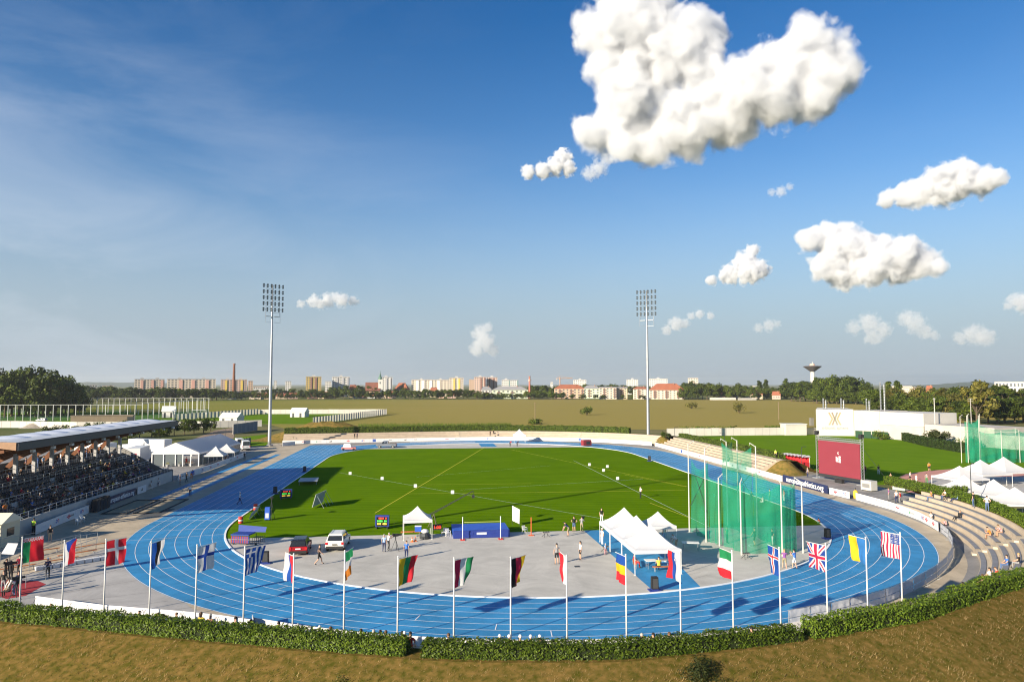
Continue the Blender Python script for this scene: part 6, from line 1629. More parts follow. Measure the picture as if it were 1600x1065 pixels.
def cage():
    t = T('throwing_cage', 'tall green netted throwing cage with cream posts on the near zone', 'throwing cage', (21, -18, 0))
    O = V((21, -18, 0)); q = lambda x, y: (x - 21, y + 18)
    A, B_, C, D, E, F, P7, P8, P9 = q(17.3, -13.2), q(17.2, -18.5), q(17.9, -20.4), q(18.5, -24.4), q(22.3, -25.3), q(25.0, -24.3), q(23.8, -16.7), q(23.2, -10.1), q(25.3, -8.4)
    for (x, y), h, o in ((A, 10.0, (.7, .1)), (B_, 10.0, (.7, .2)), (C, 7.1, (.6, .3)), (D, 7.1, (.4, .5)), (E, 7.1, (.1, .6)), (F, 7.1, (-.5, .5)), (P7, 10.0, (-.6, .2)), (P8, 10.0, (-.7, 0)), (P9, 10.0, (-.7, 0))): cage_post(t, x, y, h, o)
    z = lambda a, dx=0, dy=0: (a[0] + dx, a[1] + dy, 0)
    net(t, z(A, .35), z(B_, .35), 8.2, 8.6, sag=1.0); net(t, z(B_, .35), z(C, .35, .1), 7.0, 6.9, sag=.35)
    net(t, z(C, .45, .2), z(D, .4, .4), 6.9, 6.9, sag=.45); net(t, z(D, .4, .5), z(E, .1, .55), 6.9, 6.9, sag=.9); net(t, z(E, .1, .55), z(F, -.4, .5), 6.9, 6.9, sag=.7)
    net(t, z(F, -.5, .5), z(P7, -.4, 0), 6.8, 7.4, sag=.7); net(t, z(P7, -.5), z(P8, -.6), 9.9, 9.9, sag=.9); net(t, z(P8, -.5), z(P9, -.6), 9.9, 9.9, z0=7.5, sag=.5)
    for a, b in ((A, B_), (P7, P8)):
        g = MB(); g.bar((a[0] + .2, a[1], 6.6), (b[0] + .2, b[1], 6.6), .035, 5); g.bar((a[0] + .2, a[1], 3.0), (a[0] + .2, a[1] + (b[1] - a[1]) * .8, 6.6), .03, 5); g.bar((b[0] + .2, b[1], 3.0), (a[0] + .2, a[1] + (b[1] - a[1]) * .3, 6.6), .03, 5); g.build('gate_brace', DARKM, t)
cage()
p = G(1188, 853); rg = MB(); rg.strip([(p.x + 1.07 * math.cos(2 * PI * k / 40), p.y + 1.07 * math.sin(2 * PI * k / 40), .012) for k in range(41)], [(p.x + 1.22 * math.cos(2 * PI * k / 40), p.y + 1.22 * math.sin(2 * PI * k / 40), .012) for k in range(41)]); tag(rg.build('throwing_circle_line', LINEW), kind='structure')
def cage2():
    t = T('throwing_cage', 'second green netted throwing cage beyond the white tents at the right edge', 'throwing cage', (106, 50, 0))
    pts = [(-4.6, -.4, 10), (-3.2, -.6, 10.2), (-.7, -.9, 10.2), (2.0, 5.5, 10), (6.5, 7.5, 10.2), (3.2, -2.4, 7), (8.2, -1.5, 7), (13.2, -.5, 7), (14.0, 6, 7)]
    for k, (x, y, h) in enumerate(pts): cage_post(t, x, y, h, (.7, .2) if k in (0, 1) else (0, 0))
    Q = [V((x, y, 0)) for x, y, _ in pts]
    net(t, Q[0] + V((1.2, .3, 0)), Q[2], 9.0, 9.5, sag=.8); net(t, Q[2], Q[3], 9.6, 8.8, sag=1.2); net(t, Q[3], Q[4], 9.4, 9.6, sag=1.2); net(t, Q[2], Q[5], 6.8, 6.8, sag=.5); net(t, Q[5], Q[6], 6.8, 6.8, sag=.7); net(t, Q[6], Q[7], 6.8, 6.8, sag=.7); net(t, Q[7], Q[8], 6.8, 6.8, sag=.6); net(t, Q[4], Q[8], 7.5, 6.8, sag=.6)
    b = MB(); b.bar((-4, -.2, 6.6), (8.2, -1.4, 6.6), .04, 5); b.bar((8.2, -1.4, 6.6), (13.2, -.5, 6.6), .04, 5); b.build('top_rail', CREAM, t)
cage2()

# ------------------------------------------------------------------ big screen
def truss(b, a, c, w=.45, step=.5):
    a = V(a); c = V(c); d = (c - a); n = max(1, int(d.length / step)); u = d.normalized(); s1 = u.orthogonal().normalized(); s2 = u.cross(s1)
    cs = [s1 * w / 2 + s2 * w / 2, -s1 * w / 2 + s2 * w / 2, -s1 * w / 2 - s2 * w / 2, s1 * w / 2 - s2 * w / 2]
    for k in cs: b.bar(a + k, c + k, .035, 5)
    for i in range(n):
        p, q = a + d * (i / n), a + d * ((i + 1) / n)
        for k in range(4): b.bar(p + cs[k], q + cs[(k + 1) % 4], .018, 4)
def bigscreen():
    p, q = V((57.3, 29.6, 0)), V((59.5, 19.6, 0)); c = (p + q) / 2; L = (q - p).length
    t = T('video_screen', 'big red video screen with a white emblem between two truss towers', 'video screen', c, math.atan2(q.y - p.y, q.x - p.x))
    AL = M('truss_aluminium', (.50, .51, .52), .4, metal=.6)
    for s in (-1, 1): b = MB(); truss(b, (s * L / 2, 0, 0), (s * L / 2, 0, 8.0)); b.box((s * L / 2, 0, 0), (1.2, 1.6, .12)); b.build('truss_tower', AL, t)
    b = MB(); truss(b, (-L / 2, 0, 7.2), (L / 2, 0, 7.2)); b.build('truss_beam', AL, t)
    m = M('screen_red', (.185, .03, .043), .5, .04, .5); bs = m.node_tree.nodes['Principled BSDF']; bs.inputs['Emission Color'].default_value = (.62, .10, .13, 1); bs.inputs['Emission Strength'].default_value = .05
    MB().box((0, -.05, .95), (L - .7, .25, 5.9)).build('panel', m, t)
    MB().box((0, .0, .45), (L - .6, .5, .48)).build('base', DARKM, t)
    b = MB()
    def rc(x0, x1, z0, z1): b.face([(x0, 0, z0), (x1, 0, z0), (x1, 0, z1), (x0, 0, z1)])
    for k in range(4): rc(-.95, .0 - .1 * (k % 2), 2.9 + .34 * k, 3.1 + .34 * k)
    for k in range(3): rc(-.9 + .22 * k, -.78 + .22 * k, 3.0, 4.35 - .12 * k)
    for k in range(5): rc(.12, .85 - .08 * (k % 2), 2.75 + .36 * k, 3.0 + .36 * k)
    rc(.2, .34, 2.8, 4.6); rc(.6, .74, 2.8, 4.6)
    A = [(.1 + .34 * math.cos(R(a)), 0, 5.35 + .34 * math.sin(R(a))) for a in range(90, 291, 20)]; B = [(.16 + .22 * math.cos(R(a)), 0, 5.35 + .24 * math.sin(R(a))) for a in range(90, 291, 20)]; b.strip(A, B)
    o = b.build('emblem', INK['white'], t); o.location = (0, -.18, 1.6); o.scale = (.62, 1, .62)
    for s in (-1, 1): MB().box((s * L / 2, -.1, 7.75), (.6, .6, .75)).build('line_speaker', BLACKP, t)
    for s in (-1, 1): MB().bar((s * L * .42, .3, 6.8), (s * L * .42 + s * 1.2, 5.5, 0), .03, 4).build('guy_strut', DARKM, t)
    MB().box((1.2, -1.2, 0), (1.6, .6, .6)).build('stage_monitor', BLACKP, t)
bigscreen()
def crate(label, px, py, w, d, h, m, rz=0, name='generator', cat='generator'):
    t = T(name, label, cat, G(px, py), rz); MB().box((0, 0, .1), (w, d, h)).build('body', m, t); MB().box((0, -d / 2 - .01, h * .35), (w * .7, .03, h * .4)).build('vent_panel', M('vent_grey', (.2, .2, .2), .7), t)
    for s in (-1, 1): MB().box((s * w * .35, 0, 0), (.15, d, .1)).build('skid', DARKM, t)
GENW = M('generator_grey', (.48, .47, .43), .6, .06, 1)
crate('grey generator right of the big screen, nearer the truss tower', 1358, 766, 2.0, 1.3, 1.5, GENW, R(-75)); crate('grey green generator on the paving before the crimson track', 1407, 766, 1.9, 1.2, 1.3, M('generator_green', (.35, .40, .36), .6), R(-60))
t = T('warning_bollard', 'yellow padded post where the white boards begin, right of the screen', 'bollard', G(1337, 778)); MB().lathe([(.3, 0), (.34, .5), (.32, 1.0), (.12, 1.2)], 12).build('pad', M('pad_yellow', (.72, .46, .04), .7), t, smooth=True); MB().bar((0, 0, 1.1), (0, 0, 1.6), .05, 6).build('post', DARKM, t)
def lamp_post(label, p, h, face):
    t = T('lamp_post', label, 'lamp post', p, face); MB().bar((0, 0, 0), (0, 0, h), .07, 8, 0, .05).build('post', DARKM, t); b = MB(); b.bar((0, 0, h - .05), (0, .95, h + .12), .04, 6); b.build('arm', DARKM, t); MB().box((0, .85, h + .02), (.22, .6, .09)).build('lamp_head', DARKM, t)
lamp_post('black lamp post between the brown mound and the screen', G(1253, 735), 4.6, R(-75)); lamp_post('black lamp post among the bushes behind the near terrace', V((58.0, -6.4, 0)), 6.4, R(-60)); lamp_post('slim black lamp post behind the back straight terrace, nearer the cage', V((61, 80, 0)), 4.6, R(60)); lamp_post('slim black lamp post behind the end of the far hedge', V((56, 103, 0)), 4.8, R(-80)); lamp_post('slim dark lamp post beside the orange mound left of the left mast', V((-68, 106, 0)), 5, R(60))
# red stall with white scalloped awning
p = (G(1231, 728) + G(1254, 735)) / 2; t = T('drinks_stall', 'red stall with white scalloped awning on the slope beside the mound', 'stall', (60.3, 44, 0), R(-75))
MB().box((0, 0, 0), (6.5, 1.8, 1.5)).build('counter', BRED, t); b = MB()
for k in range(7): b.grid(lambda u, v: (-3.4 + k * .97 + .97 * u, -1.1 + 2.2 * v, 2.55 + .28 * math.sin(PI * u)), 6, 2)
b.build('awning', TENTW, t, smooth=True)
for x in (-3.2, 3.2):
    for y in (-1, 1): MB().bar((x, y, 0), (x, y, 2.6), .04, 5).build('post', WHITEP, t)
MB().box((0, .8, 1.4), (6.3, .08, 1.1)).build('back_panel', BRED, t)

# ------------------------------------------------------------------ white sports building and walls on the right
def bionic():
    t = T('sports_hall', 'white flat roofed sports hall with dotted cross emblem at the right', 'building', (120, 125, 0))
    O = V((120, 125, 0)); rel = lambda P: [(x - 120, y - 125) for x, y in P]
    WW = M('hall_white', (.58, .555, .51), .7, .05, .25); CC = M('hall_concrete', (.45, .42, .375), .85, .10, .3)
    f0, f1, r1 = (113.6, 129.6), (125.4, 127.4), (132.2, 101.0)
    MB().prism(rel([f0, f1, (131, 140), (124, 147)]), 0, 8.7).build('front_block', WW, t)
    MB().prism(rel([(125.45, 127.3), (128.0, 117.5), (140, 121), (137, 133)]), 0, 8.45).build('middle_block', M('hall_cream', (.49, .455, .40), .7, .05, .25), t)
    MB().prism(rel([(128.05, 117.4), (131.8, 102.5), (146, 107), (141, 121)]), 4.4, 8.3).build('upper_wall', WW, t)
    MB().prism(rel([(127.9, 117.4), (131.6, 102.3), (146, 107), (141, 121)]), 0, 4.35).build('lower_wall', CC, t)
    MB().prism(rel([(131.9, 102.2), (137, 82), (150, 86), (146, 106)]), 0, 5.2).build('side_wing', CC, t)
    MB().prism(rel([(136.9, 81.9), (139.5, 72), (147, 74), (146, 84)]), 0, 3.6).build('end_wing', WW, t)
    d = V((f1[0] - f0[0], f1[1] - f0[1], 0)); rz = math.atan2(d.y, d.x); L = d.length
    b = MB()
    for k in range(13):
        z = -1.9 + k * .32; u = abs(z) / 1.9
        for s, w_, mi in ((-1, 1.75, 0), (-1, .72, 1), (1, .72, 2), (1, 1.75, 0)):
            x = s * (w_ * (.45 + .55 * u) if w_ > 1 else w_ * u + .05); b.face([(x - .27, 0, z - .11), (x + .27, 0, z - .11), (x + .27, 0, z + .11), (x - .27, 0, z + .11)], mi)
    e = b.build('emblem', [M('dot_orange', (.50, .20, .06), .6), M('dot_brown', (.17, .09, .04), .6), M('dot_grey', (.13, .12, .09), .6)], t); mid_ = V(((f0[0] + f1[0]) / 2 - 120, (f0[1] + f1[1]) / 2 - 125, 0)); nrm = V((d.y, -d.x, 0)).normalized()
    e.rotation_euler = (0, 0, rz); e.location = mid_ + nrm * .02 + V((0, 0, 5.6))
    vs, fs = text_mesh('x-bionic sphere', 1.35, .03); b = MB(); b.raw(vs, fs); o = b.build('lettering', INK['grey'], t); o.rotation_euler = (0, 0, rz); o.location = mid_ + nrm * .02 + V((0, 0, 2.6))
    for (x, y), h, w_ in (((117.5, 131), 3.7, .9), ((123.5, 130.5), 3.7, .9), ((129, 125), 3.7, .9), ((131.5, 121), 9.0, 1.3)):
        b = MB(); 
        for sx in (-1, 1): b.bar((x - 120 + sx * w_ / 2, y - 125, 8.3), (x - 120 + sx * w_ / 2, y - 125, 8.6 + h - (.6 if sx > 0 else 0)), .22, 10, 0)
        for k in range(int(h / .9)): b.box((x - 120, y - 125 - .3, 8.8 + k * .9), (w_ + .5, .06, .06), 1)
        for sx in (-1, 1): b.bar((x - 120 + sx * (w_ / 2 + .3), y - 125 - .3, 8.3), (x - 120 + sx * (w_ / 2 + .3), y - 125 - .3, 8.5 + h), .04, 4, 1)
        b.build('flue_stack', [STEEL, DARKM], t)
    MB().box((-7.0, 6.5, 3.2), (.9, 1.4, 2.6)).build('side_box', M('hall_box_dark', (.16, .15, .13), .7), t)
bionic()
PANEL = M('wall_panel_white', (.50, .48, .44), .8, .10, .2)
def panel_wall(label, pts, h=2.2, gap=.05, pw=2.4, m=PANEL, group=None, thick=.14, name='fence'):
    """fence of upright slabs between posts; each stretch its slabs and posts"""
    o0 = V((pts[0][0], pts[0][1], 0)); t = T(name, label, 'fence', o0, 0, group); b = MB(); posts_ = []
    for a, c in zip(pts[:-1], pts[1:]):
        a = V((a[0], a[1], 0)); c = V((c[0], c[1], 0)); d = c - a; L = d.length; n = max(1, int(L / pw)); rz = math.atan2(d.y, d.x)
        for k in range(n):
            q = a + d * ((k + .5) / n) - o0; b.box((q.x, q.y, 0), (L / n - gap, thick, h * random.uniform(.985, 1.015)), 0, rz); q = a + d * (k / n) - o0; posts_.append((q, rz))
    o = b.build('slab_panels', m, t); pm = None
    for q, rz in posts_:
        if pm is None: pm = MB().box((0, 0, 0), (.16, .2, h + .03)).build('post', M('wall_post_grey', (.40, .385, .36), .85), t); c = pm
        else: c = pm.copy(); COL.objects.link(c); c.parent = t
        c.location = q; c.rotation_euler = (0, 0, rz)
    return t
panel_wall('long white slab fence behind the side pitch, left of the white kiosk', [(64, 133.5), (104.5, 134)], 2.5)
t = T('kiosk', 'low white flat roofed kiosk in the slab fence left of the sports hall', 'kiosk', (108.2, 134.5, 0)); MB().box((0, 0, 0), (7.2, 4, 3.6)).build('wall', PANEL, t); MB().box((0, 0, 3.6), (7.6, 4.4, .2)).build('roof', M('kiosk_roof', (.55, .57, .58), .6), t)
panel_wall('short white slab fence between the kiosk and the sports hall', [(112, 134), (119, 137)], 2.2)
hedge('tall dark clipped hedge along the far edge of the side pitch', resample([V((134, 112, 0)) * .965, V((121.5, 86, 0)), V((118.6, 70, 0))], 1.0), 1.3, 2.3, 0, .22, 26, leafmat('yew_leaf', (.02, .045, .010), (.055, .085, .016), .2), seed=51)
t = T('hedge_screen', 'green mesh fence panels before the hall at the end of the hedge', 'fence', (126, 116, 0)); b = MB()
for k in range(4): b.box((-3.4 + k * 1.5, 4.2 - k * 2.0, 0), (.06, 2.3, 2.2), 0, R(36))
b.build('mesh_panels', M('mesh_green_dark', (.02, .06, .03), .8), t)
def bush(label, p, r, h, seed, m=LEAFF, n=700, leaf=.2, name='bush'): return shrub(name, label, p, r, h, m, n, leaf, seed, name)
bush('dark round bush before the low concrete wing right of the hall', V((128.5, 92, 0)), 2.6, 5.0, 61, DKL, 1500, .28); bush('low sprawling bush at the foot of the wing, right of the round bush', V((130, 82, 0)), 3.2, 2.6, 62, LEAFF, 900, .25); bush('weedy bush on the rubble before the middle of the hall', V((124.5, 112, 0)), 2.2, 2.4, 63, LEAFF, 500, .25)
def util_pole(label, p, h, arms=1, m=None):
    t = T('utility_pole', label, 'pole', p); MB().bar((0, 0, 0), (0, 0, h), .14, 8, 0, .10).build('post', m or M('pole_concrete', (.42, .40, .38), .8), t)
    for k in range(arms): MB().box((0, 0, h - .4 - k * .8), (2.4 if arms > 1 else .8, .12, .12)).build('cross_arm', m or M('pole_concrete', (.42, .40, .38), .8), t)
util_pole('tall grey pole in front of the concrete wing right of the hall', G(1462, 690), 13.0, 1, CREAM); util_pole('shorter grey pole right of the tall pole by the hall wing', G(1471, 691), 5.0, 0, CREAM); util_pole('power pole with cross arms before the far right trees', G(1518, 668), 11.5, 2); util_pole('slim pole on the field edge right of the hall flues', G(1385, 640), 9, 1)

# ------------------------------------------------------------------ people on the right
RP = [(1392, 755, 'stand', 'bare', 'beige', 'bare chested person in beige shorts on the crimson track edge'), (1373, 741, 'stand', 'black', 'white', 'person in black top and white trousers right of the screen'), (1352, 741, 'stand', 'crimson', 'black', 'person in dark red standing close to the screen tower'), (1422, 752, 'walk', 'white', 'black', 'person in white top and black shorts walking on the crimson track'), (1420, 764, 'stand', 'black', 'black', 'person in black standing before the crimson track'), (1432, 757, 'stand', 'white', 'white', 'person in all white on the crimson track'), (1448, 755, 'stand', 'grey', 'green', 'person in grey and green right of the person in white'), (1452, 736, 'walk', 'orange', 'black', 'runner in orange vest on the bend of the crimson track'), (1401, 785, 'stand', 'white', 'navy', 'person in white shirt behind the white boards at right'), (1407, 787, 'stand', 'red', 'grey', 'person in red behind the white boards at right'), (1389, 781, 'stand', 'purple', 'grey', 'person in purple grey behind the word board'), (1262, 745, 'stand', 'grey', 'navy', 'person in grey standing beside the red stall'), (1212, 716, 'stand', 'lime', 'black', 'steward in yellow vest on top of the back straight terrace')]
for k, (px, py, ps, s_, l_, lab) in enumerate(RP):
    z = 2.42 if k == 12 else 0
    PP(px, py, lab, 200 + 31 * k, ps, z=z, shirt=s_, legs=l_, shorts=l_ in ('beige',) or k in (3, 7), hair=('dark', 'brown', 'blond')[k % 3])
def on_terrace(label, px, py, ps='sit', headz=.72, turn=0, **k):
    """seat someone on the near terrace where their head shows"""
    best = None
    for i in range(6):
        z = .40 * (i + 1) + .07; hz_ = z + (headz if ps.startswith('sit') else 1.62); p = G(px, py, hz_); r = math.hypot(p.x, p.y); e = abs(r - (49.6 + .87 * i + .28))
        if best is None or e < best[0]: best = (e, i, z, math.atan2(p.y, p.x), r)
    _, i, z, a, r = best
    rr = 49.6 + .87 * i + .30; a = min(a, R(-3.5))
    inward = a + PI + R(turn)
    if ps.startswith('sit'): person(label, (rr * math.cos(a), rr * math.sin(a), z), inward, ps, sit_drop=.45, **k)
    else: person(label, (rr * math.cos(a), rr * math.sin(a), z), inward, ps, **k)
TP = [(1444, 768, 'sit', 'orange', 'denim', 'person in orange top seated at the end of the near terrace'), (1477, 768, 'sitback', 'black', 'black', 'person in black leaning back on the upper terrace row near the round bush'), (1483, 766, 'sit', 'beige', 'black', 'person in beige top in the group near the round bush'), (1490, 766, 'sit', 'white', 'denim', 'person in white top in the group near the round bush'), (1496, 771, 'sitback', 'lightblue', 'navy', 'person in light blue lying back at the right of the group near the round bush'), (1461, 801, 'sit', 'white', 'grey', 'person in white shirt seated low on the terrace behind the boards'), (1485, 798, 'sitback', 'black', 'black', 'person in black seated halfway up the terrace, left of the aisle'), (1481, 811, 'sitlean', 'pink', 'black', 'person in pale pink top on the lowest terrace rows'), (1553, 825, 'sitlean', 'orange', 'bare', 'person in orange top seated at the aisle steps'), (1559, 820, 'sitlean', 'pink', 'bare', 'person in pink top seated beside the orange one at the aisle'), (1574, 869, 'sit', 'blue', 'denim', 'person in blue shirt seated above the hedge at right'), (1591, 866, 'sit', 'black', 'grey', 'person in black top at the right edge of the terrace'), (1542, 888, 'sit', 'white', 'navy', 'person in white shirt with back turned just over the right hedge'), (1560, 887, 'sitlean', 'red', 'navy', 'person in red top bending forward just over the right hedge')]
for k, (px, py, ps, s_, l_, lab) in enumerate(TP): on_terrace(lab, px, py, ps, turn=(-20, 10, 25, 0)[k % 4], shirt=s_, legs=l_, hair=('dark', 'brown', 'dark', 'blond')[k % 4], style='long' if k % 5 == 2 else 'short')
person('person in blue dungarees standing on top of the terrace by the lamp post', (51.6, -14.6, 2.42), R(120), 'stand', 'black', 'denim'); person('person in white shirt and jeans standing on top of the terrace before the hedge', (51.0, -17.4, 2.42), R(60), 'hips', 'white', 'denim')
HD = [(1392, 943, 'white', 's'), (1411, 938, 'white', 'c'), (1432, 934, 'pink', 's'), (1444, 930, 'beige', 'l'), (1460, 925, 'white', 's'), (1476, 923, 'white', 'l'), (1482, 919, 'blue', 'c'), (1491, 917, 'navy', 's'), (1507, 913, 'black', 's'), (1535, 900, 'bare', 'l'), (1547, 897, 'black', 'l'), (1289, 956, 'pink', 'l'), (1162, 976, 'grey', 's'), (1040, 986, 'green', 's'), (1018, 990, 'black', 's'), (1000, 990, 'black', 's'), (843, 993, 'white', 'c'), (829, 992, 'black', 'c'), (813, 991, 'navy', 'c'), (796, 993, 'black', 'c'), (781, 994, 'blue', 'c'), (702, 991, 'black', 's'), (643, 989, 'red', 's'), (635, 987, 'beige', 'c'), (629, 990, 'navy', 's'), (605, 987, 'black', 'l'), (595, 988, 'black', 's'), (584, 988, 'pink', 'l'), (567, 984, 'navy', 's'), (525, 977, 'pink', 's'), (512, 973, 'black', 'c'), (483, 968, 'grey', 's'), (438, 974, 'black', 's'), (392, 972, 'beige', 'l'), (380, 962, 'black', 's'), (330, 962, 'bare', 'l'), (326, 966, 'black', 's'), (315, 960, 'yellow', 'l')]
for k, (px, py, s_, st) in enumerate(HD):
    where = 'right of the second hedge gap' if px > 1275 else ('between the hedge gaps' if px > 655 else 'left of the first hedge gap')
    near_ = min(FLAGS, key=lambda f: abs(f[0] - px)); nm = near_[8].split(' flag')[0].split(' on ')[0]
    on_terrace('seated person%s in %s behind the hedge by the %s flag' % ({'c': ' with white cap', 'l': ' with long hair', 's': ''}[st], s_, ' '.join(nm.split()[:3]).rstrip(',')), px, py - 1, 'sit', turn=(k * 17) % 40 - 20, shirt=s_, legs=('navy', 'beige', 'denim')[k % 3], style={'c': 'cap', 'l': 'long', 's': 'short'}[st], hair=('dark', 'brown', 'dark', 'grey')[k % 4], group='people seated behind the near hedge')
for k, (px, py, s_) in enumerate(((285, 965, 'black'), (276, 960, 'lightblue'), (255, 962, 'black'), (247, 960, 'pink'), (218, 957, 'navy'), (80, 946, 'white'))):
    p = G(px, py, 1.62); person('standing person in %s, head above the left hedge before the grey plaza, %s' % (s_, ('nearest the blue cross flag', 'second from the blue cross flag', 'mid hedge', 'left of mid hedge', 'by the striped dark flag', 'by the wedge flag')[k]), p, R(100 + 40 * k), 'stand', s_, 'navy', ('dark', 'brown')[k % 2]) if False else person('standing person in %s with head showing over the left hedge, %s' % (s_, ('rightmost one', 'second one', 'third one', 'fourth one', 'fifth one', 'far left one')[k]), (p.x, p.y, 0), R(100 + 40 * k), 'stand', s_, 'navy', ('dark', 'brown')[k % 2])
# far terrace watchers
for k, (px, py, s_) in enumerate(((554, 685, 'black'), (558, 685, 'navy'), (766, 681, 'black'), (771, 680, 'black'), (930, 681, 'black'), (934, 679, 'grey'))):
    person('tiny dark clad person on the far bend terrace, %s' % ('first at left', 'second at left', 'left of the white tent', 'by the red banner end', 'right half lower', 'right half upper')[k], G(px, py, 1.2), R(-90), 'stand', s_, 'black')
for k, (px, py) in enumerate(((797, 697), (808, 697))): PP(px, py, ('person in red crouching by the far runway end', 'person in navy crouching by the far runway end')[k], 40, 'bend', shirt=('red', 'navy')[k], legs='black')
t = T('track_cart', 'low white and red equipment cart on the far left of the grass end', 'cart', G(545, 703)); MB().box((0, 0, .3), (3.6, 1.6, .5)).build('bed', M('cart_red', (.5, .2, .18), .6), t); MB().box((-.4, 0, .8), (2.2, 1.4, .9), 0, 0, .7).build('cover', BW, t)
for x in (-1.3, 1.3): MB().bar((x, -.85, .3), (x, -.72, .3), .3, 10).build('wheel', TYRE, t)
t = T('equipment_box', 'dark red equipment box on the far right inside kerb', 'box', G(916, 696.5), R(20)); MB().box((0, 0, .2), (2.6, 1.4, 1.5)).build('body', M('box_dark_red', (.22, .03, .04), .6), t); MB().box((.2, -.71, .5), (1.2, .03, .8)).build('door', DARKM, t)

# ------------------------------------------------------------------ call area and television crew at the lower left
RC = sheet('red_carpet', [G(-20, 925), G(0, 905), G(60, 907), G(72, 912), G(40, 930), G(10, 935)], M('carpet_red', (.32, .03, .04), .95, .1, 2), -0.002)
def rail(label, p, q, h=1.05):
    p = G(*p); q = G(*q); t = T('metal_rail', label, 'railing', (p + q) / 2, math.atan2(q.y - p.y, q.x - p.x), 'rails in the call area at the lower left'); L = (q - p).length; b = MB(); n = max(2, int(L / 2)); b.bar((-L / 2, 0, h), (L / 2, 0, h), .03, 5); b.bar((-L / 2, 0, h * .5), (L / 2, 0, h * .5), .022, 5); b.build('rail', STEEL, t)
    for k in range(n + 1): x = -L / 2 + L * k / n; MB().bar((x, 0, 0), (x, 0, h), .028, 5).build('post', STEEL, t)
for k, (p, q) in enumerate((((0, 880), (125, 850)), ((14, 905), (150, 857)), ((0, 858), (62, 846)), ((40, 918), (100, 893)), ((118, 854), (152, 847)))): rail('steel rail in the call area, %s' % ('behind the orange benches', 'before the orange benches', 'beside the cream hut', 'nearest the hedge', 'at its far right end')[k], p, q)
for k, (px, py, rz, w_) in enumerate(((24, 893, 20, 3.2), (48, 884, 20, 3.2), (66, 866, 20, 3.0), (121, 870, 22, 3.4), (141, 858, 22, 3.2), (98, 880, 22, 2.6))): bench('orange bench in the call area, %s' % ('leftmost by the camera crew', 'second from the left', 'farthest back by the boards', 'front row near the wedge flag', 'at the right end', 'partly behind the wedge flag')[k], G(px, py), R(rz + 20), w_)
tb = T('bag_row', 'row of white baskets along the front of the call area', 'baskets', G(112, 882), R(40))
for k in range(9): MB().box((-2.6 + k * .66, 0, 0), (.55, .45, .35), 0, 0, 1.08).build('basket', BW, tb)
for k, (px, py, ps, s_, l_, lab) in enumerate(((8, 905, 'camera', 'black', 'black', 'camera operator in black at the left edge of the call area'), (16, 908, 'stand', 'black', 'black', 'crew member in black with white headset in the call area'), (30, 898, 'stand', 'crimson', 'black', 'crew member in dark red by the left flag pole'), (14, 932, 'sit', 'khaki', 'black', 'crew member in camouflage shirt crouching before the hedge'), (22, 930, 'bend', 'white', 'denim', 'crew member in white shirt bending over equipment'), (5, 925, 'stand', 'black', 'grey', 'crew member in black at the far left below the rails'), (28, 926, 'stand', 'navy', 'black', 'crew member in navy beside the leftmost flag pole'))):
    PP(px, py, lab, 30 + 50 * k, ps, shirt=s_, legs=l_, arms=False)
tripod_cam('television camera on tripod in the call area by the red carpet', G(12, 912), R(-60), 1.6); tripod_cam('second television camera in the call area close to the hedge', G(24, 936), R(-40), 1.5)
t = T('camera_umbrella', 'white box shaped shade over the camera in the call area', 'sunshade', G(14, 905) ); MB().bar((0, 0, 0), (0, 0, 2.6), .03, 5).build('post', DARKM, t); MB().raw([(-.5, -.4, 2.3), (.5, -.4, 2.2), (.42, .35, 3.0), (-.42, .35, 3.05), (-.5, -.34, 2.3), (.5, -.34, 2.2), (.42, .41, 3.0), (-.42, .41, 3.05)], [(0, 1, 2, 3), (7, 6, 5, 4), (0, 4, 5, 1), (2, 6, 7, 3)]).build('cloth', TENTW, t)
# cream hut at the near end of the stand
t = T('ticket_hut', 'small cream hut with sloping roof at the near end of the stand', 'hut', (-58.6, -11.8, 0), R(-2)); MB().box((0, 0, 0), (4.6, 3.2, 2.5)).build('wall', M('hut_cream', (.62, .56, .40), .8, .05, 1), t); b = MB(); b.extrude([(-1.85, 2.45), (1.85, 2.45), (0, 3.35)], (-2.5, 0, 0), (2.5, 0, 0)); b.build('roof', M('hut_roof', (.70, .66, .52), .7), t); MB().box((.9, -1.61, 0), (.8, .04, 2.0)).build('door', M('hut_door', (.10, .10, .11), .6), t); MB().box((2.31, 0, 1.0), (.04, 1.2, .8)).build('window', CGLASS, t)
person('person in orange vest standing on the end of the stand above the cream hut', (-60.5, -5.5, 1.7), R(-30), 'stand', 'orange', 'navy', 'dark')
for k, y in enumerate((7.6, 8.6, 9.6, 10.6)): t = T('speaker_stack', 'dark cloth covered speaker stack between the stand boards', 'speaker stack', (-56.6, y, 0), 0, 'speaker stacks between the stand boards'); MB().box((0, 0, .05), (.8, .8, 1.35)).build('cabinet', M('stack_cloth', (.03, .035, .045), .9), t); MB().box((0, 0, 1.4), (.7, .7, .25)).build('horn', BLACKP, t)

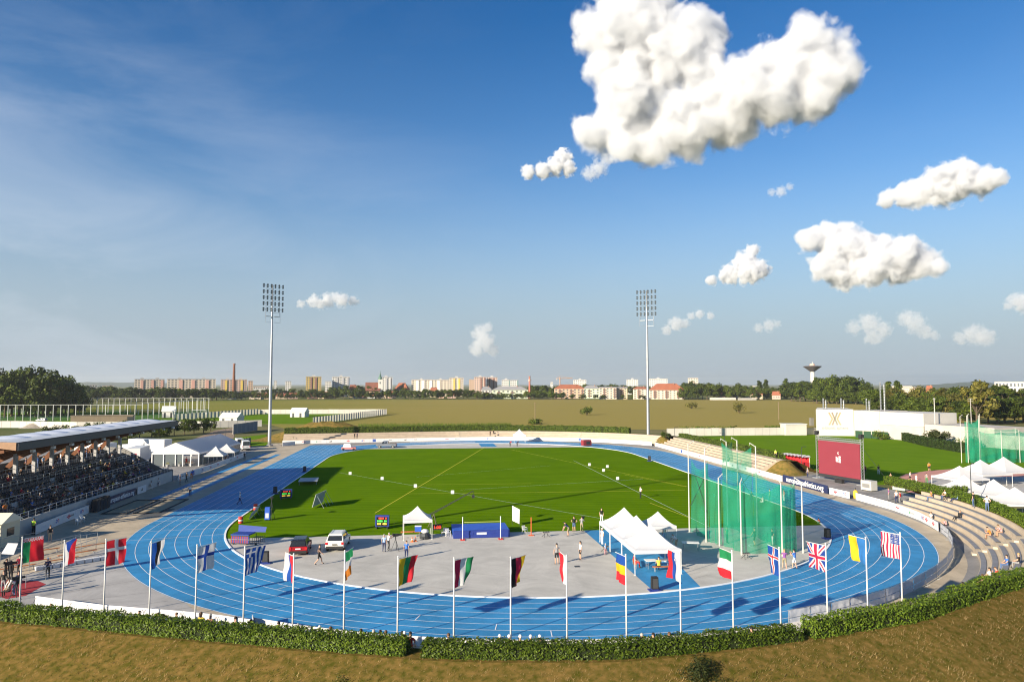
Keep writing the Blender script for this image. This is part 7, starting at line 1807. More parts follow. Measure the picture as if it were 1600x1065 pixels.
# ------------------------------------------------------------------ trees
TL = [leafmat('tree_leaf_dark', (.016, .032, .004), (.072, .098, .010), .2), leafmat('tree_leaf_mid', (.024, .046, .005), (.105, .135, .014), .22), leafmat('tree_leaf_olive', (.05, .062, .010), (.175, .150, .028), .25), leafmat('tree_leaf_fresh', (.032, .058, .006), (.125, .165, .016), .25)]
BARK = M('bark_brown', (.10, .075, .05), .9, .3, 5)
def tree_proto(kind, m, seed, n=2400):
    """unit-height tree: tapered trunk with limbs, crown of many leaf clumps"""
    rnd = random.Random(seed); b = MB(); s = MB(); lobes = []
    if kind == 'round':
        for _ in range(15):
            a = rnd.random() * 6.3; z = rnd.uniform(.30, .86); rr = .34 * math.sqrt(max(.05, 1 - ((z - .52) / .46) ** 2)); d = rr * rnd.uniform(.3, .95)
            lobes.append((V((d * math.cos(a), d * math.sin(a), z)), rnd.uniform(.09, .17)))
    elif kind == 'wide':
        for _ in range(18):
            a = rnd.random() * 6.3; z = rnd.uniform(.25, .84); d = .46 * rnd.random() ** .6 * (1.1 - z * .6)
            lobes.append((V((d * math.cos(a), d * math.sin(a), z)), rnd.uniform(.10, .17)))
    elif kind == 'poplar':
        for k in range(13): z = .12 + k * .066; lobes.append((V((rnd.gauss(0, .025), rnd.gauss(0, .025), z)), .085 * math.sin(PI * min(.93, .16 + z * .80)) + .03))
    elif kind == 'loose':
        for _ in range(16):
            a = rnd.random() * 6.3; z = rnd.uniform(.28, .92); d = rnd.uniform(.08, .36) * (1.15 - .6 * z)
            lobes.append((V((d * math.cos(a), d * math.sin(a), z)), rnd.uniform(.06, .12)))
    for k in range(n):
        c, r = rnd.choice(lobes); d = V((rnd.gauss(0, 1), rnd.gauss(0, 1), rnd.gauss(0, 1))).normalized(); q = c + d * r * rnd.uniform(.5, 1.12)
        dn = (d + V((rnd.gauss(0, .6), rnd.gauss(0, .6), rnd.gauss(.3, .5)))).normalized(); a = dn.orthogonal().normalized(); a = Matrix.Rotation(rnd.random() * 6.3, 3, dn) @ a; e = dn.cross(a); l = rnd.uniform(.020, .046) * (1.15 if n < 900 else 1)
        b.face((q - a * l, q + e * l * .6, q + a * l, q - e * l * .6))
    hub = V((0, 0, .22)); s.bar((0, 0, -.01), hub, .026, 7, 0, .018); s.bar(hub, (0.01, .01, .6), .018, 6, 0, .008)
    for c, r in lobes[:9]: s.bar(hub + V((0, 0, rnd.random() * .25)), c, .010, 4, 0, .004)
    t = T('tree', '', 'tree'); b.build('crown', m, t); s.build('trunk', BARK, t)
    return t
PROTO = {}
def tree(kind, mi, v, label, p, h, group, wide=1.0, name='tree', n=2400):
    key = (kind, mi, v)
    if key not in PROTO: PROTO[key] = (tree_proto(kind, TL[mi], 100 + v * 7 + mi * 31 + len(kind), n), [])
    pr, used = PROTO[key]
    o = pr if not used else copy_tree(pr); used.append(1)
    o.location = p; o.rotation_euler = (0, 0, RV.random() * 6.3); o.scale = (h * wide, h * wide, h)
    o['label'] = label; o['group'] = group; o.name = name
    return o
RT = random.Random(17)
def top_h(D, ytop): return CZ + (600.8 - ytop) / 1100.8 * D
def belt(x0, x1, step, D, ytop, label, group, kinds=('round', 'wide'), mats=(0, 1), jit=2.0, dj=30, hj=.12, wide=(1.0, 1.35)):
    x = x0
    while x <= x1:
        yt = ytop(x) if callable(ytop) else ytop
        d = D + RT.uniform(0, dj); q = AT(x, 600, d); h = max(3, top_h(d, yt) * RT.uniform(1 - hj, 1 + hj * .4))
        tree(RT.choice(kinds), RT.choice(mats), RT.randrange(3), label, (q.x, q.y, -.1), h, group, RT.uniform(*wide))
        x += step * RT.uniform(.7, 1.3)
def lerp_list(pts): 
    def f(x):
        for (a, ya), (b, yb) in zip(pts[:-1], pts[1:]):
            if a <= x <= b: return ya + (yb - ya) * (x - a) / (b - a)
        return pts[0][1] if x < pts[0][0] else pts[-1][1]
    return f
belt(-30, 122, 9, 440, lerp_list([(-30, 574), (55, 575), (75, 582), (100, 589), (122, 600)]), 'tall dark tree in the group at the left edge beyond the training pitch', 'tall trees at the left edge', mats=(0, 0, 1), wide=(.75, 1.0))
belt(-30, 125, 12, 470, 598, 'tall dark tree in the group at the left edge beyond the training pitch', 'tall trees at the left edge', mats=(0,), wide=(.9, 1.2))
belt(122, 345, 8.5, 800, lerp_list([(122, 601), (205, 602), (240, 604), (345, 604)]), 'dark tree in front of the long apartment blocks, left of the brick chimney', 'trees before the long blocks', mats=(0, 0, 1), wide=(1.1, 1.5))
belt(330, 500, 8.5, 840, lerp_list([(330, 604), (355, 608), (420, 612), (500, 609)]), 'tree among the red roofs between the chimney and the yellow tower block', 'trees between chimney and yellow tower', mats=(0, 1, 1), wide=(1.0, 1.5))
belt(400, 500, 12, 960, 606, 'tree among the red roofs between the chimney and the yellow tower block', 'trees between chimney and yellow tower', mats=(0, 1))
belt(500, 640, 7.5, 850, lerp_list([(500, 608), (545, 606), (580, 610), (640, 608)]), 'tree among houses around the church with the green spire', 'trees around the church', mats=(0, 1, 1), wide=(1.0, 1.4))
belt(520, 640, 11, 960, lerp_list([(520, 602), (560, 599), (600, 606), (640, 604)]), 'tree among houses around the church with the green spire', 'trees around the church', mats=(0, 1))
belt(640, 760, 7, 830, lerp_list([(640, 607), (690, 607), (730, 606), (760, 611)]), 'tree in front of the long cream block right of the church', 'trees before the long cream block', mats=(0, 1, 1), wide=(1.1, 1.5))
belt(745, 880, 7, 815, lerp_list([(745, 613), (820, 614), (830, 607), (880, 612)]), 'low leafy tree along the field edge around the thin red chimney', 'low trees around the red chimney', mats=(1, 1, 3), wide=(1.2, 1.6))
belt(826, 872, 7, 900, 601, 'taller dark tree right of the thin red chimney', 'taller trees by the red chimney', mats=(0, 1), wide=(.8, 1.1))
belt(880, 1010, 16, 815, 615, 'small bushy tree before the modern flats with balconies', 'small trees before the flats', mats=(0, 1), wide=(1.2, 1.7))
belt(905, 1015, 9, 1050, lerp_list([(905, 600), (960, 599), (1015, 602)]), 'dark tree in the belt behind the modern flats', 'trees behind the flats', mats=(0, 0, 1))
belt(1068, 1190, 7, 820, lerp_list([(1068, 600), (1085, 597), (1110, 597), (1140, 601), (1190, 606)]), 'dark dense tree right of the large red hipped roof', 'dense trees right of the hipped roof', mats=(0, 1, 1), wide=(.9, 1.25))
belt(1040, 1080, 9, 900, 595, 'dark dense tree right of the large red hipped roof', 'dense trees right of the hipped roof', mats=(0, 0), wide=(.9, 1.2))
belt(1150, 1262, 7, 880, lerp_list([(1150, 598), (1180, 601), (1225, 604), (1240, 593), (1262, 596)]), 'tree between the red roofed houses and the water tower', 'trees left of the water tower', mats=(1, 3, 0), wide=(1.0, 1.35))
for px, yt in ((1186, 594), (1197, 592), (1228, 591), (1274, 589)): q = AT(px, 600, 900); tree('poplar', 0, px % 3, 'slender dark poplar rising among the trees left of the water tower', (q.x, q.y, 0), top_h(900, yt), 'poplars left of the water tower', 1.3, 'poplar_tree', 900)
belt(1236, 1262, 8, 760, 594, 'tree between the red roofed houses and the water tower', 'trees left of the water tower', mats=(1, 0))
belt(1270, 1362, 7.5, 690, lerp_list([(1270, 604), (1288, 590), (1305, 585), (1330, 589), (1345, 590), (1362, 604)]), 'big dark tree of the clump just right of the water tower', 'clump right of the water tower', mats=(1, 0, 1), wide=(.9, 1.2))
belt(1275, 1362, 10, 670, 606, 'big dark tree of the clump just right of the water tower', 'clump right of the water tower', mats=(1, 1, 3), wide=(1.2, 1.6))
for px, yt in ((1385, 595), (1401, 594)): q = AT(px, 600, 520); tree('poplar', 1, px % 3, 'slender poplar behind the flues of the white hall', (q.x, q.y, 0), top_h(520, yt), 'poplars behind the hall', 1.3, 'poplar_tree', 900)
belt(1362, 1500, 9, 470, lerp_list([(1362, 606), (1420, 606), (1440, 601), (1500, 605)]), 'olive green tree in the wood behind the white hall', 'wood behind the hall', ('round', 'wide', 'loose'), (2, 1, 3, 2), wide=(.9, 1.3))
belt(1370, 1500, 12, 400, lerp_list([(1370, 618), (1430, 614), (1500, 612)]), 'olive green tree in the wood behind the white hall', 'wood behind the hall', ('wide', 'round'), (1, 3, 2), wide=(1.1, 1.5))
belt(1500, 1640, 10, 430, lerp_list([(1500, 603), (1545, 600), (1580, 602), (1640, 600)]), 'olive tree of the wood behind the green cage at the right edge', 'wood at the right edge', ('round', 'wide', 'loose'), (2, 2, 1, 0), wide=(.9, 1.3))
belt(1500, 1640, 13, 360, lerp_list([(1500, 616), (1560, 612), (1640, 614)]), 'olive tree of the wood behind the green cage at the right edge', 'wood at the right edge', ('wide', 'round'), (1, 3, 0), wide=(1.1, 1.5))
q = AT(1524, 600, 350); tree('loose', 2, 7, 'tall loose tree standing out above the wood behind the green cage', (q.x, q.y, 0), top_h(350, 589), 'lone tall tree', .95)
# trees behind the stand
for k, (px, py, h) in enumerate(((90, 690, 5), (112, 690, 5.2), (135, 688, 5.5), (158, 687, 5.5), (178, 686, 5.6), (198, 684, 5.8), (218, 683, 5.6), (237, 682, 5.8), (255, 681, 5.5), (272, 680, 5.4), (288, 678, 5.6), (303, 677, 5.2), (318, 676, 5.4), (329, 674, 4.8), (150, 695, 5), (205, 690, 5), (250, 687, 4.8), (68, 692, 5))):
    p = G(px, py); tree('wide', (0, 3, 1)[k % 3], 10 + k % 3, 'small round tree in the row between the stand and the long white wall', p, h * 1.05, 'row of small trees behind the stand', 1.15, n=1800)
# shrubs in the crop
for px, py, r, h, lab in ((917, 648, 3.2, 4.6, 'lone dark bush in the middle of the crop field'), (1080, 638, 4.0, 5, 'wide low bush in the crop right of the right mast'), (1155, 645, 4.0, 7, 'loose small tree shaped bush farther right in the crop'), (836, 662, 3, 1.4, 'low weeds at the foot of the field pole')):
    shrub('field_bush', lab, G(px, py), r, h, TL[2] if px > 1000 else TL[1], 500, .42, px, 'bush')
for px, yb, yt, lab in ((836, 661, 628, 'thin brown pole with white lamp in the crop behind the far hedge'), (1217, 656, 626, 'thin pale pole in the crop at the right')):
    p = G(px, yb); D = math.hypot(p.x - CX, p.y - CY); util_pole(lab, p, top_h(D, yt), 1, M('pole_wood', (.22, .16, .11), .9))
vt = T('weed_strip', 'tall green weeds along the white slab fence behind the pitch', 'weeds', (66, 136, 0)); b = MB(); rr = random.Random(3)
for _ in range(900):
    f = rr.random(); x = rr.choice((0, 1)); q = V((4 + f * 20 if x else 34 + f * 8, 1 + rr.random() * 2, rr.random() * 2.9)); s = rr.uniform(.15, .4); b.face((q + V((-s, 0, 0)), q + V((0, 0, s * .5)), q + V((s, 0, .1)), q - V((0, 0, s * .5))))
b.build('foliage', LEAFF, vt); vt['kind'] = 'stuff'
ws = MB()
for k in range(1600):
    f = rr.random(); p = G(560 + f * 240, 667.5 - 3 * f).lerp(G(560 + f * 240, 664), rr.random()); s = rr.uniform(.15, .35); h = rr.uniform(.6, 1.6); ws.face((p + V((-s * .3, 0, 0)), p + V((s * .3, 0, 0)), p + V((rr.gauss(0, .2), 0, h))))
tag(ws.build('tall_grass', LEAFF), 'tall grass behind the far hedge', 'grass', kind='stuff')

# ------------------------------------------------------------------ left fields: fences, huts, goals
panel_wall('long whitish slab wall behind the stand trees, from the left edge to the orange mound', [G(-40, 668), G(30, 668), G(120, 669.5), G(225, 668.5), G(330, 668), G(409, 666)], 2.6, .04, 3)
panel_wall('row of separate white slabs slanting from the training pitch to the long white fence', [G(270, 657), G(404, 646.5)], 3.0, 1.5, 3.2)
panel_wall('long white slab fence standing along the crop beyond the white huts', [G(404, 646.5), G(604, 646)], 2.6, .05, 3)
panel_wall('row of separate white slabs slanting back towards the far bend mound', [G(604, 647), G(488, 663)], 3.0, 1.5, 3.2)
panel_wall('grey concrete wall at the foot of the orange mound', [G(364, 678), G(402, 672)], 3.4, .02, 3, M('wall_grey_slab', (.20, .215, .24), .85, .1, .5), None)
panel_wall('green grey mesh fence behind the marquee', [G(338, 701), G(392, 692)], 1.6, .3, 1.6, M('fence_green_grey', (.16, .20, .18), .8))
sheet('dirt_yard', [G(336, 672), G(366, 667), G(366, 684), G(300, 700), G(290, 690)], M('dirt_brown', (.26, .19, .13), .95, .15, .3), -0.012)
sheet('grass_verge', [G(366, 684), G(416, 678), G(420, 696), G(350, 698)], PITCH, -0.011)
def hut(label, px, py, w, d, h, rz):
    t = T('storage_hut', label, 'hut', G(px, py), rz); WH = M('hut_white', (.58, .57, .55), .7, .04, .5)
    MB().box((0, 0, 0), (w, d, h)).build('wall', WH, t); b = MB(); b.extrude([(-d / 2 - .3, h - .05), (d / 2 + .3, h - .05), (0, h * 1.85)], (-w / 2 - .3, 0, 0), (w / 2 + .3, 0, 0)); b.build('roof', M('hut_roof_white', (.60, .60, .59), .6), t)
    for x in (-w * .28, w * .22): MB().box((x, -d / 2 - .02, 0), (w * .14, .06, h * .8)).build('door', DARKM, t)
hut('white gabled hut with two dark doors left of the left mast', 362, 660.5, 8.2, 6, 2.5, R(-14)); hut('white gabled hut with two dark doors farther off, right of the left mast', 468, 651, 7.8, 6, 2.6, R(-12))
hut('tiny white hut at the edge of the training pitch', 264, 652, 6, 4, 3.2, R(10))
t = T('container_shed', 'long brown container shed before the training pitch', 'shed', G(161, 661), R(12)); MB().box((0, 0, 0), (24, 4, 3.4)).build('body', M('shed_brown', (.22, .17, .12), .85, .15, .4), t); MB().box((11.0, -2.02, .3), (2.5, .06, 2.5)).build('dark_end_door', DARKM, t); MB().box((0, 0, 3.4), (24.4, 4.4, .15)).build('roof', M('shed_roof', (.3, .24, .18), .8), t)
def ballstop(label, pts, n, h, group=None):
    a, c = pts; t = T('ball_stop_fence', label, 'fence', a); d = c - a
    for k in range(n + 1): q = d * (k / n); MB().bar((q.x, q.y, 0), (q.x, q.y, h), .16, 5).build('post', POLE, t)
    b = MB(); b.bar((0, 0, h), (d.x, d.y, h), .09, 4); b.build('top_rail', POLE, t)
    b = MB(); b.face([(0, 0, .1), (d.x, d.y, .1), (d.x, d.y, 2.2), (0, 0, 2.2)]); b.build('mesh', netmat('mesh_dark_green', (.03, .09, .07), .5), t)
ballstop('tall ball stop fence of white posts along the back of the training pitch', (G(-12, 645.5), G(326, 644)), 38, 8.6); ballstop('ball stop fence of white posts along the front of the training pitch', (G(-12, 657.5), G(222, 656.5)), 20, 7.4); ballstop('short ball stop fence at the right end of the training pitch', (G(222, 655.5), G(326, 645)), 14, 8.0)
def goal(label, px, py, w=7.3):
    t = T('football_goal', label, 'goal', G(px, py), R(10)); b = MB(); b.bar((-w / 2, 0, 0), (-w / 2, 0, 2.5), .12, 6); b.bar((w / 2, 0, 0), (w / 2, 0, 2.5), .12, 6); b.bar((-w / 2, 0, 2.5), (w / 2, 0, 2.5), .12, 6); b.build('goal_frame', POLE, t); b = MB(); b.bar((-w / 2, 0, 2.5), (-w / 2, 1.8, 0), .05, 4); b.bar((w / 2, 0, 2.5), (w / 2, 1.8, 0), .05, 4); b.build('stay', POLE, t)
goal('white football goal on the training pitch at far left', 45, 646.5); goal('white football goal near the middle of the training pitch', 227, 648); goal('white football goal at the right end of the training pitch', 311, 647.5)

# ------------------------------------------------------------------ the town
FAC = {k: M('facade_' + k, c, .85, .04, .05) for k, c in dict(cream=(.56, .48, .39), white=(.56, .545, .51), pink=(.50, .36, .30), yellow=(.44, .32, .11), grey=(.42, .42, .42), green=(.55, .60, .44), ochre=(.54, .44, .31), brown=(.30, .17, .13), teal=(.14, .22, .22), orange=(.50, .35, .25)).items()}
WIN = M('window_dark', (.10, .115, .13), .2, spec=.6); ROOFR = M('roof_tile_red', (.29, .10, .055), .85, .15, .15); ROOFG = M('roof_grey', (.25, .25, .26), .8); LOG = {k: M('loggia_' + k, c, .85) for k, c in dict(pink=(.58, .33, .27), yellow=(.62, .45, .10), grey=(.38, .38, .40), brown=(.22, .12, .10), white=(.74, .72, .68)).items()}
def span(x0, x1, D):
    p, q = AT(x0, 600, D), AT(x1, 600, D); p.z = q.z = 0; c = (p + q) / 2; return c, (q - p).length, math.atan2(q.y - p.y, q.x - p.x)
def block(label, x0, x1, ytop, D, fac='cream', cols=(), floors=8, bays=10, depth=12, loggia='pink', roofm=None, rot=0, penthouse=True, cat='apartment block', sidem=None):
    """slab block: walls, parapet roof, a window for every bay and floor, stacks of loggias"""
    c, L, rz = span(x0, x1, D); h = top_h(D, ytop); t = T('apartment_block', label, cat, c, rz + rot)
    MB().box((0, depth / 2, 0), (L, depth, h)).build('wall', FAC[fac], t); MB().box((0, depth / 2, h), (L + .4, depth + .4, .5)).build('roof', roofm or ROOFG, t)
    if sidem: MB().box((L * .42, -.05, 0), (L * .16, .2, h - .2)).build('side_panel', sidem, t)
    if penthouse:
        for f in (-.25, .25) if L > 30 else (0,): MB().box((f * L, depth / 2, h + .5), (4, 4, 2.0)).build('lift_house', FAC['grey'], t)
    vis0 = max(0, int(floors * .25)); fl = h / floors; w = None
    for i in range(vis0, floors):
        for j in range(bays):
            if w is None: w = MB().box((0, 0, 0), (L / bays * .52, .12, fl * .48)).build('window', WIN, t); o = w
            else: o = w.copy(); COL.objects.link(o); o.parent = t
            o.location = (-L / 2 + (j + .5) * L / bays, -.05, i * fl + fl * .3)
    for f in cols: MB().box(((f - .5) * L, -.35, 2), (L * .05 + 1.2, .8, h - 3)).build('loggia_stack', LOG[loggia], t)
    return t
block('long cream slab block, leftmost in the town skyline', 210, 257, 593.6, 1050, 'cream', (.25, .6, .92), 8, 10)
block('longest cream slab block with pink loggia stacks, left of the brick chimney', 261, 337, 593.2, 1050, 'cream', (.28, .53, .82), 8, 14)
block('pinkish slab block behind the brick chimney', 345, 386, 593.6, 1080, 'pink', (.2, .5, .8), 8, 9, loggia='yellow')
block('narrow grey ended block right of the brick chimney', 388, 395, 595.5, 1080, 'orange', (), 7, 2, penthouse=False)
block('low white block with dark red roof between chimney and left mast', 396, 420, 604, 1000, 'white', (), 4, 7, roofm=ROOFR, penthouse=False)
block('small pale block beside the left mast pole', 428, 432.5, 595, 1200, 'white', (), 8, 2, penthouse=False)
block('white cube shaped block right of the left mast', 446, 455, 596, 1100, 'white', (), 7, 3, penthouse=False)
block('yellow tower block with balconies and roof antennas', 478, 502, 589, 1000, 'yellow', (.35, .65), 9, 6, loggia='brown', depth=14)
block('low white block between the yellow tower and the white tower', 508, 518, 596, 1120, 'white', (), 6, 4, penthouse=False)
block('white tower block with grey stair stripes left of the church', 519, 546, 589, 1020, 'white', (.3, .62, .9), 9, 7, loggia='grey', depth=14)
block('white tower block just right of the church spire', 593, 613, 589.5, 1030, 'white', (.55, .85), 9, 5, loggia='grey', depth=14)
block('long cream slab block right of the church', 643, 703, 593.5, 1050, 'cream', (.15, .3, .5, .7), 8, 12, loggia='white')
block('pale yellow tower at the right end of the long cream block', 702, 724, 590.5, 1020, 'cream', (.35, .7), 9, 5, loggia='yellow')
block('orange flank of a block left of the brown striped towers', 733, 742, 593, 1100, 'orange', (), 8, 3, penthouse=False)
block('brown striped tower block with pale sides, left one of two', 741, 759, 589, 1010, 'pink', (.6, .9), 9, 5, loggia='brown', depth=14)
block('brown striped tower block, right one of two', 760, 777, 589.5, 1030, 'pink', (.3, .65), 9, 5, loggia='brown', depth=14)
block('white block with grey side panel left of the thin red chimney', 784, 797, 593.5, 1080, 'white', (), 8, 4, sidem=FAC['teal'])
block('dark glass sided white block left of the thin red chimney', 797, 810, 594, 1080, 'white', (), 8, 4, sidem=FAC['teal'], penthouse=False)
block('white panel block behind the crane and modern flats', 896, 916, 593.5, 1200, 'white', (), 8, 6)
block('white block behind the right mast', 979, 997, 593, 1250, 'white', (), 8, 5)
block('long pale block behind the large red hipped roof', 1014, 1043, 592, 1150, 'white', (), 8, 8)
block('square cream block above the dark trees right of the hipped roof', 1075, 1091, 591, 1150, 'cream', (), 8, 4, penthouse=False)
block('cream block between the poplars behind the hall', 1388, 1402, 603, 900, 'cream', (), 5, 4, penthouse=False)
block('pinkish low block right of the poplars behind the hall', 1409, 1425, 603, 850, 'cream', (), 5, 5, penthouse=False)
block('long flat white works hall on the right horizon', 1554, 1600, 597.5, 900, 'white', (), 3, 8, penthouse=False, cat='works hall')
block('small white building at the foot of the water tower', 1263, 1269, 599, 930, 'white', (), 4, 2, penthouse=False)
# modern flats with red roofs at the field edge
def flats(label, x0, x1, ytop, yroof, D, fac, hip=True, floors=4, bays=6, roof=ROOFR, bal=LOG['brown']):
    c, L, rz = span(x0, x1, D); h = top_h(D, ytop); hr = top_h(D, yroof); dp = 13; t = T('apartment_house', label, 'apartment house', c, rz)
    MB().box((0, dp / 2, 0), (L, dp, h)).build('wall', FAC[fac], t); b = MB(); k = .22 if hip else .02; o = .6
    rf = b.raw([(-L / 2 - o, -o, h), (L / 2 + o, -o, h), (L / 2 + o, dp + o, h), (-L / 2 - o, dp + o, h), (-L / 2 + L * k, dp / 2, hr), (L / 2 - L * k, dp / 2, hr)], [(0, 1, 5, 4), (1, 2, 5), (2, 3, 4, 5), (3, 0, 4), (3, 2, 1, 0)]).build('roof', roof, t)
    MB().box((L * .2, dp * .4, hr - 1.2), (.9, .9, 2.0)).build('chimney', FAC['brown'], rf)
    fl = h / floors; w = None
    for i in range(floors):
        for j in range(bays):
            if w is None: w = MB().box((0, 0, 0), (L / bays * .45, .12, fl * .5)).build('window', WIN, t); o_ = w
            else: o_ = w.copy(); COL.objects.link(o_); o_.parent = t
            o_.location = (-L / 2 + (j + .5) * L / bays, -.05, i * fl + fl * .25)
    for j in range(1, bays, 3):
        for i in range(1, floors): MB().box((-L / 2 + (j + .5) * L / bays, -.7, i * fl), (L / bays * .9, 1.3, 1.0)).build('balcony', bal, t)
flats('orange and cream flats with long red roof, leftmost of the modern flats', 866, 913, 607, 600.5, 860, 'orange', True, 4, 8)
flats('pale flats with grey brown roof in the middle of the modern flats', 911, 937, 607, 602, 860, 'green', True, 4, 4, ROOFG)
flats('white flats with dark balconies and flat top before the right mast', 936, 963, 605.5, 604, 830, 'cream', False, 5, 5, ROOFG)
flats('cream flats with flat top left of the right mast', 962, 980, 606, 604, 840, 'ochre', False, 5, 3, ROOFG)
flats('flats with red brown roof just left of the right mast pole', 989, 1013, 607.5, 604, 830, 'cream', True, 5, 4)
flats('large cream flats with tall red hipped roof right of the right mast', 1014, 1069, 609, 599, 830, 'cream', True, 5, 9)
flats('low pale green house row left of the thin red chimney', 769, 825, 609, 603, 850, 'green', True, 3, 8, ROOFG)
flats('white gabled house below the brown striped towers', 752, 768, 609, 603.5, 850, 'white', True, 3, 3, ROOFG)
# red roofed houses
def house(label, x0, x1, ytop, D, fac='cream', gable=.02, group=None, rot=0.0):
    c, L, rz = span(x0, x1, D); hr = top_h(D, ytop); h = hr * .52; dp = L * .7; t = T('house', label, 'house', c, rz + rot, group)
    MB().box((0, dp / 2, 0), (L, dp, h)).build('wall', FAC[fac], t); b = MB(); o = .6; k = gable
    rf = b.raw([(-L / 2 - o, -o, h - .1), (L / 2 + o, -o, h - .1), (L / 2 + o, dp + o, h - .1), (-L / 2 - o, dp + o, h - .1), (-L / 2 + L * k, dp / 2, hr), (L / 2 - L * k, dp / 2, hr)], [(0, 1, 5, 4), (1, 2, 5), (2, 3, 4, 5), (3, 0, 4), (3, 2, 1, 0)]).build('roof', ROOFR, t)
    MB().box((L * .2, dp * .45, hr - 1.2), (.8, .8, 2.0)).build('chimney', FAC['brown'], rf)
    for x in (-.28, .05, .3): MB().box((x * L, -.05, h * .35), (L * .10, .1, h * .35)).build('window', WIN, t)
RH = [(390, 408, 613, 'cream'), (409, 420, 613, 'ochre'), (430, 449, 613.5, 'ochre'), (451, 466, 613, 'pink'), (482, 499, 614, 'brown'), (497, 516, 611.5, 'ochre'), (515, 526, 614, 'cream'), (552, 562, 614, 'white'), (562, 574, 616, 'pink'), (574, 586, 614, 'grey'), (588, 603, 613, 'ochre'), (606, 618, 611, 'pink'), (547, 558, 601, 'orange'), (616, 637, 598, 'ochre'), (672, 683, 605, 'ochre'), (684, 694, 611, 'orange'), (700, 712, 612, 'pink')]
for k, (a, b_, y, f) in enumerate(RH):
    between = 'between chimney and left mast' if a < 425 else ('between left mast and yellow tower' if a < 478 else ('below the white tower left of the church' if a < 548 else ('near the church' if a < 640 else 'before the long cream block')))
    house('red roofed %s walled house %s, %s' % (f, between, ['first', 'second', 'third', 'fourth', 'fifth', 'sixth', 'seventh'][sum(1 for r in RH[:k] if abs(r[0] - a) < 75 and r[0] < a) % 7]), a, b_, y, 880 if y > 605 else 980, f, .05 + .2 * (k % 3 == 1), rot=R((k * 37) % 30 - 15))
for a, b_, y, f, lab in ((1119, 1133, 609, 'brown', 'steep red roofed house right of the dense dark trees'), (1138, 1153, 610, 'orange', 'orange walled house with slanting red roof'), (1160, 1191, 609, 'ochre', 'long red roofed bungalow at the right field edge'), (1206, 1219, 610.5, 'pink', 'pink red roofed cottage left of the poplars'), (1447, 1457, 602, 'orange', 'house roof showing above the wood behind the hall')): house(lab, a, b_, y, 870, f, .06)
panel_wall('long pale wall at the field edge before the red roofed bungalow', [AT(1109, 600, 812) * V((1, 1, 0)) if False else G(1109, 624.6), G(1150, 624.6)], 2.6, .1, 6); panel_wall('short pale wall at the field edge, right of the long pale wall', [G(1153, 625), G(1182, 624.8)], 2.4, .1, 6)
# chimneys, church, water tower, crane
def stack(label, px, ytop, D, r0, r1, m, cap=None):
    c, _, _ = span(px - 1, px + 1, D); h = top_h(D, ytop); t = T('factory_chimney', label, 'chimney', c); b = MB(); b.lathe([(r0, 0), (r1, h)], 14); b.build('shaft', m, t); MB().lathe([(r1 + .3, h), (r1 + .35, h + 1.2), (r1, h + 1.3)], 14).build('cap_ring', FAC['brown'], t)
    if cap: MB().lathe([(r1 + 1.0, h - 5), (r1 + 1.2, h - 3), (r1 + .3, h - 2.8)], 14).build('gallery', FAC['pink'], t)
BRICK = M('chimney_brick', (.19, .085, .055), .9, .15, .3)
stack('tall brown brick chimney left of the left floodlight mast', 365.3, 571.5, 880, 2.2, 1.15, BRICK); stack('thin red chimney with a gallery near its top, middle of the town', 827.5, 589, 900, 1.5, 1.0, M('chimney_red', (.42, .15, .11), .85), True)
t = T('boiler_house', 'small white boiler house at the foot of the brown chimney', 'building', span(358, 369, 870)[0]); MB().box((0, 0, 0), (9, 6, 5)).build('wall', FAC['white'], t); MB().box((2.5, 0, 5), (3, 3, 3.5)).build('tower', FAC['white'], t)
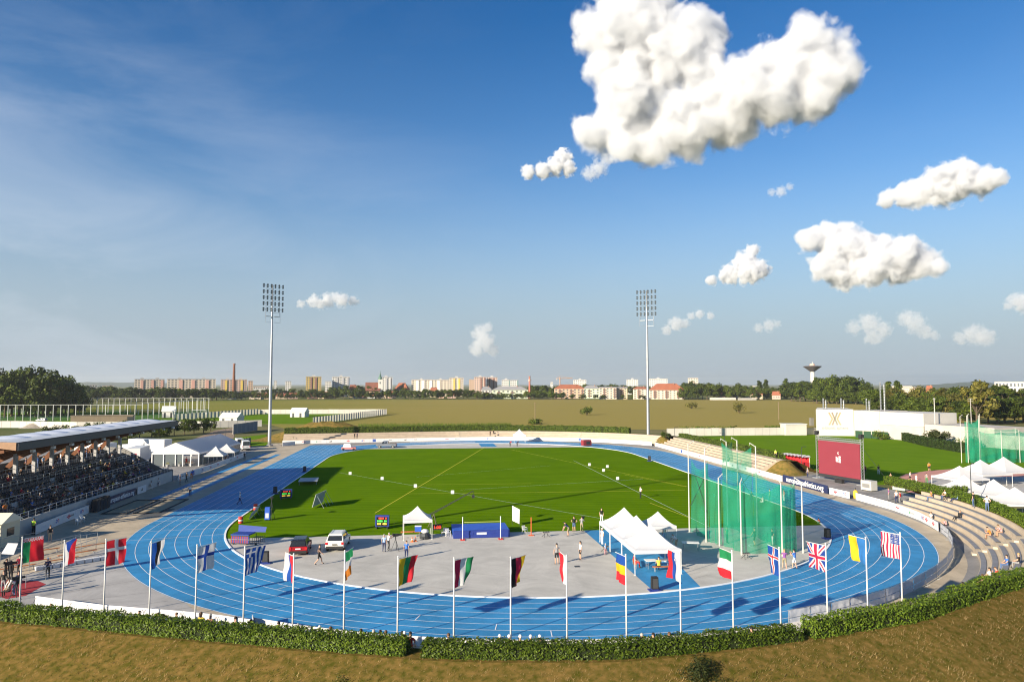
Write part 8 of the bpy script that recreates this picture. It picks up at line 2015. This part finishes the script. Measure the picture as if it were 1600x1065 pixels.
def church():
    c, L, rz = span(571, 599, 960); t = T('church', 'church with steep brown red roof, white tower and green spire', 'church', c, rz)
    MB().box((-2, 8, 0), (L * .8, 14, 9)).build('nave', FAC['orange'], t); b = MB(); b.extrude([(-9, 8.9), (9, 8.9), (0, 20)], (-2 - L * .42, 8, 0), (-2 + L * .42, 8, 0)); b.build('roof', M('roof_church', (.20, .08, .055), .85, .15, .15), t)
    tx = L * .32; MB().box((tx, 4, 0), (5, 5, 24)).build('tower', FAC['white'], t); b = MB(); b.lathe([(3.2, 24), (2.6, 26.5), (1.2, 28), (1.4, 29.5), (.5, 31.5), (.08, 36)], 8, (tx, 4, 0)); b.build('spire', M('copper_green', (.09, .17, .13), .6), t); MB().box((tx, 1.45, 18), (1.4, .1, 2.6)).build('belfry_window', WIN, t)
church()
c, _, _ = span(1267, 1273, 1000); t = T('water_tower', 'white water tower with dark saucer shaped head above the right trees', 'water tower', c); MB().lathe([(3.1, 0), (2.4, 34)], 18).build('shaft', FAC['white'], t, smooth=True); MB().lathe([(2.5, 33.5), (4.2, 35), (11.2, 40.2), (11.2, 40.9), (4.0, 41.6)], 28).build('tank', M('tank_dark', (.085, .075, .075), .7), t); MB().lathe([(3.6, 41.6), (3.0, 43.6), (2.2, 44.2)], 14).build('lantern', FAC['pink'], t); MB().bar((0, 0, 44), (.5, 0, 47), .5, 6, 0, .15).build('antenna', FAC['white'], t)
c, _, _ = span(874, 876, 950); t = T('tower_crane', 'thin orange tower crane rising behind the leftmost modern flats', 'tower crane', c); YC = M('crane_orange', (.55, .28, .10), .6); b = MB(); b.bar((0, 0, 0), (0, 0, 27), .5, 4); b.build('mast', YC, t); b = MB(); b.bar((-5, 0, 25), (17, 0, 25.5), .35, 4); b.bar((0, 0, 28.5), (14, 0, 25.6), .12, 4); b.bar((0, 0, 28.5), (-5, 0, 25.2), .12, 4); b.build('jib', YC, t); MB().box((-4.5, 0, 23.5), (1.6, 1, 1.6)).build('counterweight', FAC['grey'], t)
# hazy far town strip beyond
for k, (a, b_, y, f) in enumerate(((140, 152, 601, 'white'), (160, 178, 602, 'cream'), (1420, 1440, 604, 'orange'), (860, 864, 597, 'white'), (1175, 1184, 603, 'white'))): block('far low %s building on the horizon, %s' % (f, ('left of the blocks, first', 'left of the blocks, second', 'right of the hall', 'right of the red chimney', 'behind the poplars')[k]), a, b_, y, 1250, f, (), 4, 3, penthouse=False, cat='building')
